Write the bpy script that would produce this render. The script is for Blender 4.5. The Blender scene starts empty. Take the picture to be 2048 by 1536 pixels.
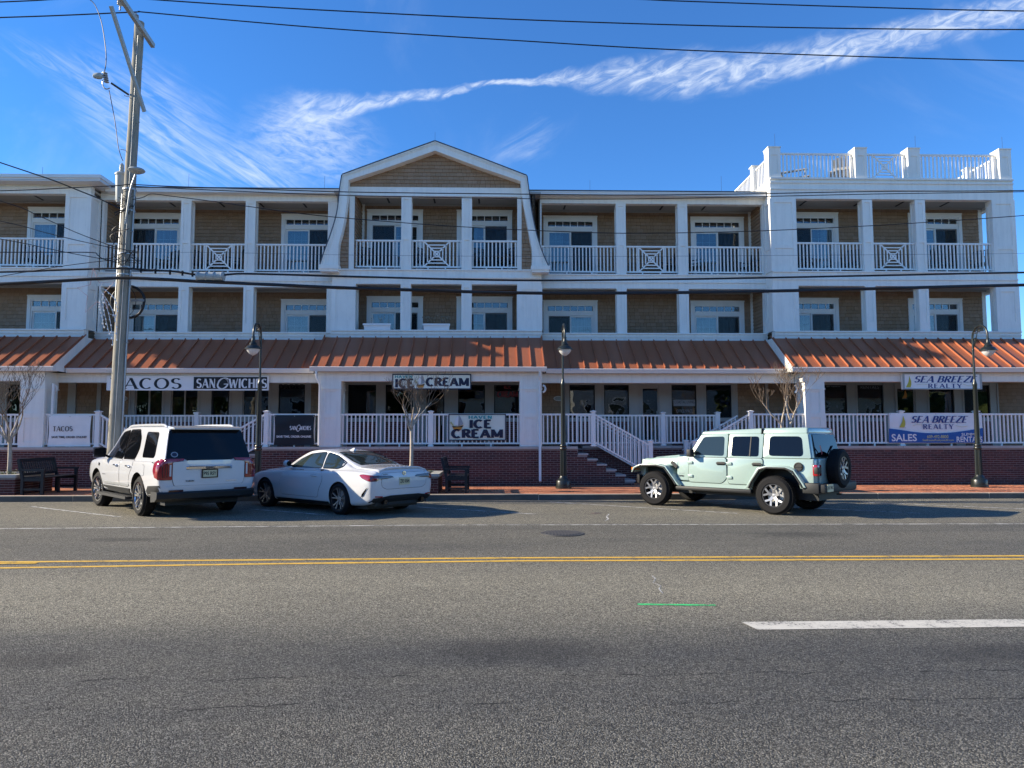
import bpy, bmesh, math, random
from mathutils import Vector, Matrix, noise
from mathutils.bvhtree import BVHTree
from mathutils.geometry import delaunay_2d_cdt
random.seed(7)
S = bpy.context.scene
C = S.collection
R = math.radians
# ------------------------------------------------------------------ camera
FPX, CAMH = 1440.0, 1.66
YAW, PIT, ROL = R(1.5), math.atan(105 / FPX), R(-0.07)
fwd = Vector((math.sin(YAW) * math.cos(PIT), math.cos(YAW) * math.cos(PIT), math.sin(PIT)))
rt0 = Vector((math.cos(YAW), -math.sin(YAW), 0))
up0 = rt0.cross(fwd)
rt = rt0 * math.cos(ROL) + up0 * math.sin(ROL)
up = -rt0 * math.sin(ROL) + up0 * math.cos(ROL)
cam_d = bpy.data.cameras.new('camera')
cam = bpy.data.objects.new('camera', cam_d)
C.objects.link(cam)
cam_d.sensor_width = 36
cam_d.lens = 36 * FPX / 2048
cam_d.clip_end = 3000
cam.matrix_world = Matrix(((rt.x, up.x, -fwd.x, 0), (rt.y, up.y, -fwd.y, 0), (rt.z, up.z, -fwd.z, CAMH), (0, 0, 0, 1)))
S.camera = cam

def at(px, py, Y):
    "survey helper: the point of the street plane at distance Y that was measured at this pixel"
    d = rt * ((px - 1024) / FPX) + up * ((768 - py) / FPX) + fwd
    p = d * (Y / d.y)
    return Vector((p.x, p.y, p.z + CAMH))
def ax(px, Y, py=700): return at(px, py, Y).x
def gz(px, py, Z=0.0):
    d = rt * ((px - 1024) / FPX) + up * ((768 - py) / FPX) + fwd
    p = d * ((Z - CAMH) / d.z)
    return Vector((p.x, p.y, Z))
# ------------------------------------------------------------------ light
SUN_EL, SUN_AZ = 24.4, 3.5            # sun low on the left, a little behind the building front
sdir = Vector((-math.cos(R(SUN_EL)) * math.cos(R(SUN_AZ)), math.cos(R(SUN_EL)) * math.sin(R(SUN_AZ)), math.sin(R(SUN_EL))))
sl = bpy.data.lights.new('sun', 'SUN')
sl.energy = 4.3
sl.angle = R(0.53)
sl.color = (1.0, 0.88, 0.69)
so = bpy.data.objects.new('sun', sl)
C.objects.link(so)
so.location = (-30, 5, 30)
so.rotation_euler = sdir.to_track_quat('Z', 'Y').to_euler()
W = bpy.data.worlds.new('World')
S.world = W
W.use_nodes = True
S.view_settings.view_transform = 'Standard'
S.view_settings.look = 'None'
S.view_settings.exposure = 1.18
S.view_settings.gamma = 1
S.view_settings.use_curve_mapping = False
S.cycles.max_bounces = 6

class NT:
    def __init__(s, tree):
        s.t = tree; s.n = tree.nodes; s.l = tree.links
    def add(s, typ, **kw):
        nd = s.n.new(typ)
        for k, v in kw.items(): setattr(nd, k, v)
        return nd
    def link(s, a, b): s.l.new(a, b)
    def val(s, sock, v):
        if isinstance(v, (int, float, tuple, list)): sock.default_value = v
        else: s.l.new(v, sock)
    def m(s, op, a, b=0.0, c=0.0, clamp=False):
        nd = s.add('ShaderNodeMath', operation=op, use_clamp=clamp)
        s.val(nd.inputs[0], a); s.val(nd.inputs[1], b); s.val(nd.inputs[2], c)
        return nd.outputs[0]
    def vm(s, op, a, b=(0, 0, 0)):
        nd = s.add('ShaderNodeVectorMath', operation=op)
        s.val(nd.inputs[0], a); s.val(nd.inputs[1], b)
        return nd.outputs['Value'] if op in ('DOT_PRODUCT', 'LENGTH') else nd.outputs[0]
    def sep(s, v):
        nd = s.add('ShaderNodeSeparateXYZ'); s.val(nd.inputs[0], v); return nd.outputs
    def comb(s, x, y, z=0.0):
        nd = s.add('ShaderNodeCombineXYZ'); s.val(nd.inputs[0], x); s.val(nd.inputs[1], y); s.val(nd.inputs[2], z); return nd.outputs[0]
    def noise(s, vec, scale, detail=4.0, rough=0.55, dist=0.0):
        nd = s.add('ShaderNodeTexNoise'); s.val(nd.inputs['Vector'], vec)
        nd.inputs['Scale'].default_value = scale; nd.inputs['Detail'].default_value = detail
        nd.inputs['Roughness'].default_value = rough; nd.inputs['Distortion'].default_value = dist
        return nd.outputs[0]
    def smooth(s, x, a, b):
        nd = s.add('ShaderNodeMapRange', interpolation_type='SMOOTHSTEP'); s.val(nd.inputs[0], x)
        nd.inputs[1].default_value = a; nd.inputs[2].default_value = b
        return nd.outputs[0]
    def lin(s, x, a, b, c, d):
        nd = s.add('ShaderNodeMapRange'); s.val(nd.inputs[0], x)
        for i, v in enumerate((a, b, c, d)): nd.inputs[i + 1].default_value = v
        return nd.outputs[0]
    def curve(s, x, pts):
        "piecewise curve of (x, y) points in 0..1"
        nd = s.add('ShaderNodeFloatCurve'); s.val(nd.inputs['Value'], x)
        cv = nd.mapping.curves[0]
        while len(cv.points) < len(pts): cv.points.new(0.5, 0.5)
        for p, q in zip(cv.points, pts): p.location = q
        nd.mapping.update()
        return nd.outputs[0]
    def mix(s, f, a, b, typ='MIX'):
        nd = s.add('ShaderNodeMix', data_type='RGBA', blend_type=typ)
        s.val(nd.inputs[0], f); s.val(nd.inputs[6], a); s.val(nd.inputs[7], b)
        return nd.outputs[2]

def build_sky():
    t = NT(W.node_tree)
    t.n.clear()
    out = t.add('ShaderNodeOutputWorld'); bg = t.add('ShaderNodeBackground')
    sky = t.add('ShaderNodeTexSky', sky_type='NISHITA')
    sky.sun_disc = False
    sky.sun_elevation = R(SUN_EL); sky.sun_rotation = math.atan2(sdir.x, sdir.y)
    sky.altitude = 1200; sky.air_density = 1.0; sky.dust_density = 0.0; sky.ozone_density = 4.0
    tc = t.add('ShaderNodeTexCoord')
    d = t.sep(tc.outputs['Generated'])
    ay = t.m('MAXIMUM', t.m('ABSOLUTE', d[1]), 0.06)
    u = t.m('DIVIDE', d[0], ay); v = t.m('DIVIDE', d[2], ay)
    uv = t.comb(u, v)
    # direction of a pixel of the photograph -> (u, v)
    def uvp(px, py):
        q = rt * ((px - 1024) / FPX) + up * ((768 - py) / FPX) + fwd
        return q.x / q.y, q.z / q.y
    warp = t.noise(uv, 5.0, 3.0)
    warp2 = t.noise(t.vm('ADD', uv, (7.3, 2.1, 0)), 16.0, 4.0)
    # long cirrus band that climbs to the right
    path = [(560, 235, 50), (650, 225, 44), (760, 200, 20), (850, 190, 14), (930, 178, 10), (1010, 163, 9), (1080, 160, 12), (1150, 158, 26),
            (1250, 152, 42), (1350, 150, 56), (1500, 140, 52), (1650, 105, 44), (1800, 72, 40), (1950, 40, 42), (2048, 15, 46), (2300, -50, 50)]
    u0, u1 = -0.4, 1.0
    pc, pw = [], []
    for px, py, hw in path:
        a, b = uvp(px, py)
        pc.append(((a - u0) / (u1 - u0), b)); pw.append(((a - u0) / (u1 - u0), hw / FPX * 8))
    un = t.m('DIVIDE', t.m('SUBTRACT', u, u0), u1 - u0, clamp=True)
    vc = t.curve(un, pc); hw = t.m('DIVIDE', t.curve(un, pw), 8.0)
    dv = t.m('SUBTRACT', t.m('ADD', v, t.m('MULTIPLY', t.m('SUBTRACT', warp2, 0.5), 0.035)), vc)
    band = t.smooth(t.m('DIVIDE', t.m('ABSOLUTE', dv), hw), 1.15, 0.15)
    band = t.m('MULTIPLY', band, t.smooth(u, uvp(520, 200)[0], uvp(640, 200)[0]))
    def streak(ang, sx, sy, off, detail=6.0, dist=0.6):
        c, s = math.cos(ang), math.sin(ang)
        a = t.m('ADD', t.m('MULTIPLY', u, c), t.m('MULTIPLY', v, s))
        b = t.m('SUBTRACT', t.m('MULTIPLY', v, c), t.m('MULTIPLY', u, s))
        return t.noise(t.comb(t.m('MULTIPLY', a, sx), t.m('MULTIPLY', b, sy), off), 1.0, detail, 0.62, dist)
    f1 = streak(R(24), 22, 62, 1.0, 8.0, 0.9)
    tex1 = t.smooth(f1, 0.34, 0.72)
    band = t.m('MULTIPLY', band, t.m('ADD', 0.16, t.m('MULTIPLY', tex1, 0.84)))
    # soft plume on the left: fibres that fall to the right
    def blob(px, py, rx, ry, ang, lo=1.0, hi=0.1):
        a0, b0 = uvp(px, py)
        c, s = math.cos(ang), math.sin(ang)
        x = t.m('SUBTRACT', t.m('ADD', u, t.m('MULTIPLY', t.m('SUBTRACT', warp, 0.5), 0.10)), a0)
        y = t.m('SUBTRACT', t.m('ADD', v, t.m('MULTIPLY', t.m('SUBTRACT', warp2, 0.5), 0.05)), b0)
        p = t.m('DIVIDE', t.m('ADD', t.m('MULTIPLY', x, c), t.m('MULTIPLY', y, s)), rx / FPX)
        q = t.m('DIVIDE', t.m('SUBTRACT', t.m('MULTIPLY', y, c), t.m('MULTIPLY', x, s)), ry / FPX)
        return t.smooth(t.m('SQRT', t.m('ADD', t.m('MULTIPLY', p, p), t.m('MULTIPLY', q, q))), lo, hi)
    b1 = blob(610, 280, 190, 112, R(-8))
    b2 = blob(300, 245, 290, 135, R(-36))
    b3 = blob(520, 345, 150, 60, R(-25))
    b4 = blob(90, 120, 150, 45, R(-25))
    b5 = blob(1045, 285, 110, 50, R(28))
    f2 = streak(R(-33), 9, 70, 4.0, 7.0, 1.4)
    f3 = streak(R(-14), 34, 90, 9.0, 8.0, 0.7)
    f4 = streak(R(30), 10, 50, 13.0)
    t2 = t.smooth(f2, 0.30, 0.80); t3 = t.smooth(f3, 0.24, 0.76); t4 = t.smooth(f4, 0.38, 0.75)
    cl = t.m('MULTIPLY', band, 0.78)
    for b, tx, k in ((b1, t3, 0.62), (b2, t2, 0.55), (b3, t2, 0.62), (b4, t2, 0.25), (b5, t4, 0.30)):
        c1 = t.m('MULTIPLY', t.m('MULTIPLY', b, tx), k)
        cl = t.m('SUBTRACT', t.m('ADD', cl, c1), t.m('MULTIPLY', cl, c1))
    # thin veil everywhere, so that the sky outside the picture goes on the same way
    veil = t.m('MULTIPLY', t.smooth(t.noise(uv, 3.0, 6.0, 0.6, 0.8), 0.52, 0.82), 0.16)
    cl = t.m('ADD', t.m('ADD', cl, veil), 0.04, clamp=True)
    up_ok = t.smooth(d[2], 0.01, 0.08)
    cl = t.m('MULTIPLY', t.m('MULTIPLY', cl, up_ok), 0.9)
    hs = t.add('ShaderNodeHueSaturation'); hs.inputs['Saturation'].default_value = SKY_SAT; hs.inputs['Hue'].default_value = 0.507; hs.inputs['Value'].default_value = 0.76
    t.link(sky.outputs[0], hs.inputs['Color'])
    col = t.mix(cl, hs.outputs[0], CLOUD_COL)
    t.link(col, bg.inputs[0]); bg.inputs[1].default_value = SKY_STR
    t.link(bg.outputs[0], out.inputs[0])
SKY_STR = 0.145
SKY_SAT = 1.27
CLOUD_COL = (3.0, 3.3, 3.7, 1)
build_sky()

# ------------------------------------------------------------------ materials
def newmat(name):
    m = bpy.data.materials.new(name); m.use_nodes = True
    t = NT(m.node_tree)
    return m, t, m.node_tree.nodes['Principled BSDF']
def seed01(t):
    oi = t.add('ShaderNodeObjectInfo'); ge = t.add('ShaderNodeNewGeometry')
    return t.m('FRACT', t.m('ADD', oi.outputs['Random'], ge.outputs['Random Per Island']))
def mat(name, col, rough=0.5, metal=0.0, var=0.0, vscale=3.0, bump=0.0, bscale=40.0, spec=0.5, coat=0.0, island=0.0, obj=True):
    m, t, b = newmat(name)
    c = (*col, 1)
    b.inputs['Roughness'].default_value = rough; b.inputs['Metallic'].default_value = metal
    b.inputs['Specular IOR Level'].default_value = spec
    b.inputs['Coat Weight'].default_value = coat; b.inputs['Coat Roughness'].default_value = 0.04
    tc = t.add('ShaderNodeTexCoord')
    vec = tc.outputs['Object']
    if var or island:
        out = c
        if var:
            n = t.noise(vec, vscale, 5.0, 0.6)
            k = t.lin(n, 0.25, 0.75, 1 - var, 1 + var)
            out = t.mix(1.0, out, t.comb(k, k, k), 'MULTIPLY')
        if island:
            k = t.lin(seed01(t), 0, 1, 1 - island, 1 + island)
            out = t.mix(1.0, out, t.comb(k, k, k), 'MULTIPLY')
        t.link(out, b.inputs['Base Color'])
    else: b.inputs['Base Color'].default_value = c
    if bump:
        bp = t.add('ShaderNodeBump'); bp.inputs['Strength'].default_value = bump; bp.inputs['Distance'].default_value = 0.01
        t.link(t.noise(vec, bscale, 4.0, 0.6), bp.inputs['Height']); t.link(bp.outputs[0], b.inputs['Normal'])
    return m
M = {}
M['white'] = mat('white_trim', (0.86, 0.85, 0.81), 0.42, var=0.05, vscale=1.3, bump=0.04, bscale=25)
def trim_mat():
    m, t, b = newmat('white_trim')
    tc = t.add('ShaderNodeTexCoord'); v = tc.outputs['Object']
    n1 = t.noise(v, 1.2, 4.0, 0.6); n2 = t.noise(t.vm('MULTIPLY', v, (9, 9, 0.7)), 1.0, 5.0, 0.65); n3 = t.noise(v, 7.0, 4.0, 0.7)
    k = t.m('MULTIPLY', t.lin(n1, 0.25, 0.75, 0.93, 1.03), t.m('MULTIPLY', t.lin(n2, 0.45, 0.78, 1.0, 0.88), t.lin(n3, 0.55, 0.8, 1.0, 0.93)))
    t.link(t.mix(1.0, (0.90, 0.88, 0.82, 1), t.comb(k, k, k), 'MULTIPLY'), b.inputs['Base Color']); b.inputs['Roughness'].default_value = 0.42
    bp = t.add('ShaderNodeBump'); bp.inputs['Strength'].default_value = 0.05; bp.inputs['Distance'].default_value = 0.01
    t.link(n3, bp.inputs['Height']); t.link(bp.outputs[0], b.inputs['Normal'])
    return m
M['white'] = trim_mat()
M['vinyl'] = mat('white_vinyl', (0.88, 0.865, 0.83), 0.35, var=0.03, vscale=2.0)
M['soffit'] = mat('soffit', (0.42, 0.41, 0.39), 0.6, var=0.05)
M['trimgrey'] = mat('storefront_trim', (0.45, 0.43, 0.40), 0.5, var=0.06, vscale=1.0)
M['gutter'] = mat('gutter', (0.76, 0.76, 0.74), 0.35, var=0.05, vscale=0.8)
M['black'] = mat('black_metal', (0.012, 0.016, 0.014), 0.32, spec=0.6, var=0.2, vscale=4)
M['cable'] = mat('cable_black', (0.010, 0.010, 0.012), 0.55)
M['wire'] = mat('aluminium_wire', (0.05, 0.05, 0.06), 0.5)
M['steel'] = mat('galvanised', (0.42, 0.43, 0.43), 0.45, metal=0.6, var=0.12, vscale=6)
M['greybox'] = mat('grey_box', (0.36, 0.39, 0.38), 0.5, var=0.1, vscale=5)
M['porcelain'] = mat('insulator', (0.30, 0.32, 0.34), 0.25)
M['stone'] = mat('coping_stone', (0.42, 0.41, 0.38), 0.75, var=0.12, vscale=3, bump=0.15, bscale=30)
M['kerb'] = mat('kerb_concrete', (0.50, 0.46, 0.38), 0.85, var=0.16, vscale=2.5, bump=0.25, bscale=40)
M['kerbface'] = mat('kerb_face_scuffed_shaded', (0.12, 0.11, 0.092), 0.9, var=0.25, vscale=3, bump=0.25, bscale=40)  # street face darker than the top: scuffs, plus shade put into the colour
M['mortar'] = mat('mortar', (0.28, 0.245, 0.235), 0.9, var=0.1)
M['mortar2'] = mat('paver_joint', (0.20, 0.16, 0.13), 0.95, var=0.15)
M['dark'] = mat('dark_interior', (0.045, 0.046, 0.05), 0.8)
M['shopin'] = mat('shop_interior', (0.26, 0.25, 0.22), 0.8, var=0.5, vscale=1.1)
M['floor'] = mat('porch_boards', (0.14, 0.13, 0.12), 0.7, var=0.1)
M['rubber'] = mat('tyre_rubber', (0.009, 0.009, 0.010), 0.8, bump=0.1, bscale=60, spec=0.25)
M['plastic'] = mat('black_plastic', (0.010, 0.011, 0.012), 0.6)
M['gloss_black'] = mat('gloss_black', (0.008, 0.008, 0.009), 0.12)
M['carwhite'] = mat('car_paint_white', (0.62, 0.625, 0.63), 0.22, coat=1.0)
M['carmint'] = mat('car_paint_mint', (0.31, 0.41, 0.375), 0.30, coat=1.0)
M['chrome'] = mat('chrome', (0.80, 0.81, 0.83), 0.10, metal=1.0)
M['alloy'] = mat('machined_alloy', (0.36, 0.36, 0.37), 0.40, metal=0.8)
M['darkalloy'] = mat('dark_alloy', (0.05, 0.05, 0.055), 0.35, metal=0.6)
M['redlens'] = mat('red_lens', (0.30, 0.006, 0.010), 0.12, coat=1.0)
M['darkred'] = mat('smoked_lens', (0.05, 0.004, 0.005), 0.12, coat=1.0)
M['amber'] = mat('amber_lens', (0.75, 0.20, 0.02), 0.15, coat=1.0)
M['clearlens'] = mat('clear_lens', (0.55, 0.55, 0.56), 0.15, coat=1.0)
M['carglass'] = mat('car_glass', (0.004, 0.005, 0.007), 0.03, spec=0.35)
M['carglass2'] = mat('car_glass_light', (0.022, 0.032, 0.030), 0.03, spec=0.7)
M['plate'] = mat('plate_cream', (0.62, 0.56, 0.34), 0.5)
M['bark'] = mat('bark_pale', (0.42, 0.36, 0.29), 0.85, var=0.3, vscale=9, bump=0.4, bscale=40)
M['twig'] = mat('twig', (0.20, 0.145, 0.10), 0.85, var=0.3, vscale=5)
M['leaf'] = mat('leaf', (0.10, 0.13, 0.035), 0.6, island=0.5)
M['soil'] = mat('soil', (0.05, 0.035, 0.025), 0.95, var=0.3)
M['flower'] = mat('dry_flower', (0.30, 0.26, 0.18), 0.8, island=0.6)
M['benchblack'] = mat('bench_paint', (0.012, 0.013, 0.016), 0.45, var=0.2)
M['adiron'] = mat('adirondack_grey', (0.40, 0.38, 0.34), 0.7, island=0.1)
M['patio'] = mat('patio_metal', (0.014, 0.014, 0.016), 0.5)
M['navy'] = mat('navy_print', (0.012, 0.014, 0.045), 0.5)
M['ink'] = mat('black_print', (0.006, 0.006, 0.009), 0.5)
M['inkwhite'] = mat('white_print', (0.80, 0.80, 0.80), 0.5)
M['teal'] = mat('teal_print', (0.05, 0.36, 0.38), 0.5)
M['royal'] = mat('royal_blue_print', (0.010, 0.095, 0.36), 0.45)
M['midblue'] = mat('blue_letter_print', (0.018, 0.045, 0.22), 0.45)
M['yellowp'] = mat('yellow_print', (0.50, 0.46, 0.06), 0.5)
M['orangep'] = mat('orange_print', (0.62, 0.26, 0.03), 0.5)
M['redp'] = mat('red_print', (0.30, 0.05, 0.06), 0.5)
M['greyp'] = mat('grey_print', (0.34, 0.36, 0.38), 0.5)
M['paleyellow'] = mat('pale_yellow_print', (0.55, 0.52, 0.25), 0.5)
M['banner'] = mat('banner_vinyl', (0.85, 0.85, 0.84), 0.45, var=0.06, vscale=2.5)
M['bannerblack'] = mat('banner_black', (0.010, 0.011, 0.016), 0.42)
M['signcream'] = mat('sign_cream', (0.80, 0.82, 0.70), 0.45, var=0.06, vscale=2)
M['signwhite'] = mat('sign_white', (0.86, 0.86, 0.85), 0.4, var=0.03)
M['curtain'] = mat('curtain', (0.50, 0.55, 0.55), 0.9, var=0.12, vscale=4)
M['roofshingle'] = mat('roof_shingle', (0.10, 0.11, 0.13), 0.9, var=0.3, vscale=8)
M['iron'] = mat('cast_iron', (0.10, 0.098, 0.095), 0.6, metal=0.4, bump=0.3, bscale=70)
M['plaque'] = mat('plaque_white', (0.7, 0.7, 0.68), 0.4)

def shingle_mat(name, col):
    m, t, b = newmat(name)
    sd = seed01(t)
    tc = t.add('ShaderNodeTexCoord')
    g = t.noise(t.vm('MULTIPLY', tc.outputs['Object'], (60, 60, 4)), 1.0, 4.0, 0.6)
    k = t.m('MULTIPLY', t.lin(sd, 0, 1, 0.88, 1.09), t.lin(g, 0.2, 0.8, 0.90, 1.08))
    c = t.mix(sd, (*col, 1), (col[0] * 0.95, col[1] * 1.0, col[2] * 1.12, 1))
    t.link(t.mix(1.0, c, t.comb(k, k, k), 'MULTIPLY'), b.inputs['Base Color'])
    b.inputs['Roughness'].default_value = 0.85
    return m
M['shingle'] = shingle_mat('cedar_shingle', (0.375, 0.238, 0.140))
M['shinglebase'] = mat('shingle_shadow_gap', (0.05, 0.035, 0.02), 0.9)

def brick_mat(name, cols, rough=0.85):
    m, t, b = newmat(name)
    sd = seed01(t)
    rp = t.add('ShaderNodeValToRGB')
    e = rp.color_ramp.elements
    while len(e) < len(cols): e.new(0.5)
    for i, c in enumerate(cols):
        e[i].position = i / (len(cols) - 1); e[i].color = (*c, 1)
    t.link(sd, rp.inputs[0])
    tc = t.add('ShaderNodeTexCoord')
    n = t.noise(tc.outputs['Object'], 28.0, 5.0, 0.65)
    big = t.noise(tc.outputs['Object'], 1.1, 3.0, 0.6)
    k = t.m('MULTIPLY', t.lin(n, 0.25, 0.75, 0.82, 1.15), t.lin(big, 0.3, 0.7, 0.88, 1.1))
    t.link(t.mix(1.0, rp.outputs[0], t.comb(k, k, k), 'MULTIPLY'), b.inputs['Base Color'])
    b.inputs['Roughness'].default_value = rough
    return m
M['brick'] = brick_mat('red_brick', [(0.055, 0.020, 0.018), (0.095, 0.031, 0.027), (0.070, 0.022, 0.022), (0.130, 0.042, 0.034), (0.048, 0.022, 0.025)])
M['paver'] = brick_mat('clay_paver', [(0.40, 0.135, 0.06), (0.54, 0.205, 0.10), (0.46, 0.16, 0.075), (0.34, 0.105, 0.05), (0.56, 0.26, 0.14)])

def metal_roof():
    m, t, b = newmat('copper_coloured_roof')
    tc = t.add('ShaderNodeTexCoord')
    n = t.noise(tc.outputs['Object'], 2.0, 5.0, 0.6)
    k = t.m('MULTIPLY', t.lin(n, 0.25, 0.75, 0.96, 1.04), t.lin(seed01(t), 0, 1, 0.96, 1.04))
    t.link(t.mix(1.0, (0.37, 0.122, 0.056, 1), t.comb(k, k, k), 'MULTIPLY'), b.inputs['Base Color'])
    b.inputs['Roughness'].default_value = 0.42; b.inputs['Metallic'].default_value = 0.1
    return m
M['roof'] = metal_roof()

def asphalt():
    m, t, b = newmat('asphalt')
    tc = t.add('ShaderNodeTexCoord')
    v = tc.outputs['Object']
    xyz = t.sep(v)
    vo = t.add('ShaderNodeTexVoronoi'); t.link(v, vo.inputs['Vector']); vo.inputs['Scale'].default_value = 112.0
    cs = t.sep(vo.outputs['Color'])
    vo2 = t.add('ShaderNodeTexVoronoi'); t.link(v, vo2.inputs['Vector']); vo2.inputs['Scale'].default_value = 230.0
    cs2 = t.sep(vo2.outputs['Color'])
    st = t.m('POWER', cs[0], 2.6)
    st2 = t.m('POWER', cs2[1], 2.0)
    agg = t.m('ADD', t.m('MULTIPLY', st, 0.72), t.m('MULTIPLY', st2, 0.45))
    # bands worn along the traffic, patches and stains
    lanes = t.curve(t.m('DIVIDE', xyz[1], 20.0, clamp=True), [(0.0, 0.18), (0.12, 0.20), (0.20, 0.17), (0.265, 0.10), (0.31, 0.30), (0.345, 0.70), (0.40, 0.90), (0.45, 0.78), (0.50, 0.50), (0.55, 0.36), (0.60, 0.42), (0.64, 0.34), (0.675, 0.40), (0.685, 0.66), (0.85, 0.70), (1.0, 0.60)])
    big = t.noise(t.vm('MULTIPLY', v, (0.18, 0.75, 1)), 1.0, 5.0, 0.6, 0.3)
    mid = t.noise(v, 2.6, 5.0, 0.65)
    sp = t.noise(v, 17.0, 4.0, 0.7)
    tone = t.m('ADD', lanes, t.m('MULTIPLY', t.m('SUBTRACT', big, 0.5), 0.75))
    tone = t.m('ADD', tone, t.m('MULTIPLY', t.m('SUBTRACT', mid, 0.5), 0.28))
    base = t.mix(t.m('ADD', tone, 0.0, clamp=True), (0.070, 0.070, 0.067, 1), (0.255, 0.234, 0.176, 1))
    k = t.m('ADD', 0.14, t.m('MULTIPLY', agg, 2.8))
    k = t.m('MULTIPLY', k, t.lin(sp, 0.25, 0.75, 0.8, 1.18))
    col = t.mix(1.0, base, t.comb(k, k, k), 'MULTIPLY')
    # oil drips along the middle of the near lane and two long cracks
    oil = t.smooth(t.noise(t.vm('MULTIPLY', v, (1.3, 2.6, 1)), 1.0, 4.0, 0.6), 0.64, 0.74)
    oil = t.m('MULTIPLY', oil, t.smooth(t.m('ABSOLUTE', t.m('SUBTRACT', xyz[1], 5.5)), 0.7, 0.2))
    wig = t.m('MULTIPLY', t.m('SUBTRACT', t.noise(v, 3.0, 4.0, 0.6), 0.5), 0.9)
    for (sx, sy, rx_, ry_) in ((0.25, 5.75, 0.85, 0.42), (3.9, 5.55, 0.9, 0.35), (-6.0, 12.0, 0.8, 0.3), (5.2, 12.2, 1.2, 0.4), (-3.4, 5.6, 0.5, 0.25)):
        p = t.m('DIVIDE', t.m('SUBTRACT', xyz[0], sx), rx_); q = t.m('DIVIDE', t.m('SUBTRACT', xyz[1], sy), ry_)
        rr = t.m('ADD', t.m('SQRT', t.m('ADD', t.m('MULTIPLY', p, p), t.m('MULTIPLY', q, q))), wig)
        oil = t.m('MAXIMUM', oil, t.m('MULTIPLY', t.smooth(rr, 1.1, 0.3), 0.85))
    col = t.mix(t.m('MULTIPLY', oil, 0.55), col, (0.02, 0.02, 0.022, 1))
    wob = t.m('MULTIPLY', t.m('SUBTRACT', t.noise(t.vm('MULTIPLY', v, (1.3, 0, 0)), 1.0, 7.0, 0.7), 0.5), 0.45)
    gate = t.smooth(t.noise(t.vm('MULTIPLY', v, (1.6, 0.4, 0)), 1.0, 3.0, 0.6), 0.46, 0.56)
    for yc, wd in ((5.15, 0.014), (4.62, 0.013)):
        dd = t.m('ABSOLUTE', t.m('SUBTRACT', t.m('ADD', xyz[1], wob), yc))
        cr = t.m('MULTIPLY', t.smooth(dd, wd, wd * 0.3), gate)
        col = t.mix(t.m('MULTIPLY', cr, 0.9), col, (0.008, 0.008, 0.009, 1))
    # seam along the edge of the travel lane
    dd = t.m('ABSOLUTE', t.m('SUBTRACT', t.m('ADD', xyz[1], t.m('MULTIPLY', wob, 0.12)), 13.78))
    col = t.mix(t.m('MULTIPLY', t.smooth(dd, 0.03, 0.005), 0.5), col, (0.03, 0.03, 0.03, 1))
    t.link(col, b.inputs['Base Color'])
    b.inputs['Roughness'].default_value = 0.82
    b.inputs['Specular IOR Level'].default_value = 0.35
    bp = t.add('ShaderNodeBump'); bp.inputs['Strength'].default_value = 1.0; bp.inputs['Distance'].default_value = 0.012
    h = t.m('SUBTRACT', 1.0, vo.outputs['Distance'])
    t.link(t.m('ADD', h, t.m('MULTIPLY', st2, 0.4)), bp.inputs['Height'])
    t.link(bp.outputs[0], b.inputs['Normal'])
    return m
M['asphalt'] = asphalt()

def paint(name, col, wear=0.5, alpha_lo=0.40, alpha_hi=0.52):
    m, t, b = newmat(name)
    tc = t.add('ShaderNodeTexCoord'); v = tc.outputs['Object']
    n = t.noise(v, 38.0, 5.0, 0.75)
    n2 = t.noise(v, 5.0, 4.0, 0.6)
    vo = t.add('ShaderNodeTexVoronoi'); t.link(v, vo.inputs['Vector']); vo.inputs['Scale'].default_value = 78.0
    x = t.m('ADD', t.m('ADD', n, t.m('MULTIPLY', t.m('SUBTRACT', n2, 0.5), 0.6)), wear)
    f = t.smooth(x, alpha_lo, alpha_hi)
    k = t.lin(n2, 0.2, 0.8, 0.8, 1.1)
    t.link(t.mix(f, (0.09, 0.088, 0.08, 1), t.mix(1.0, (*col, 1), t.comb(k, k, k), 'MULTIPLY')), b.inputs['Base Color'])
    b.inputs['Roughness'].default_value = 0.75
    bp = t.add('ShaderNodeBump'); bp.inputs['Strength'].default_value = 0.4; bp.inputs['Distance'].default_value = 0.005
    t.link(t.m('SUBTRACT', 1.0, vo.outputs['Distance']), bp.inputs['Height']); t.link(bp.outputs[0], b.inputs['Normal'])
    return m
M['pwhite'] = paint('road_paint_white', (0.58, 0.55, 0.47), 0.055)
M['pwhiteworn'] = paint('road_paint_white_worn', (0.60, 0.59, 0.55), -0.02)
M['pyellow'] = paint('road_paint_yellow', (0.72, 0.43, 0.05), 0.07)
M['pgreen'] = paint('spray_green', (0.05, 0.62, 0.18), 0.06, 0.40, 0.56)
M['porange'] = paint('spray_orange', (0.50, 0.17, 0.08), -0.12, 0.40, 0.60)

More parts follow.
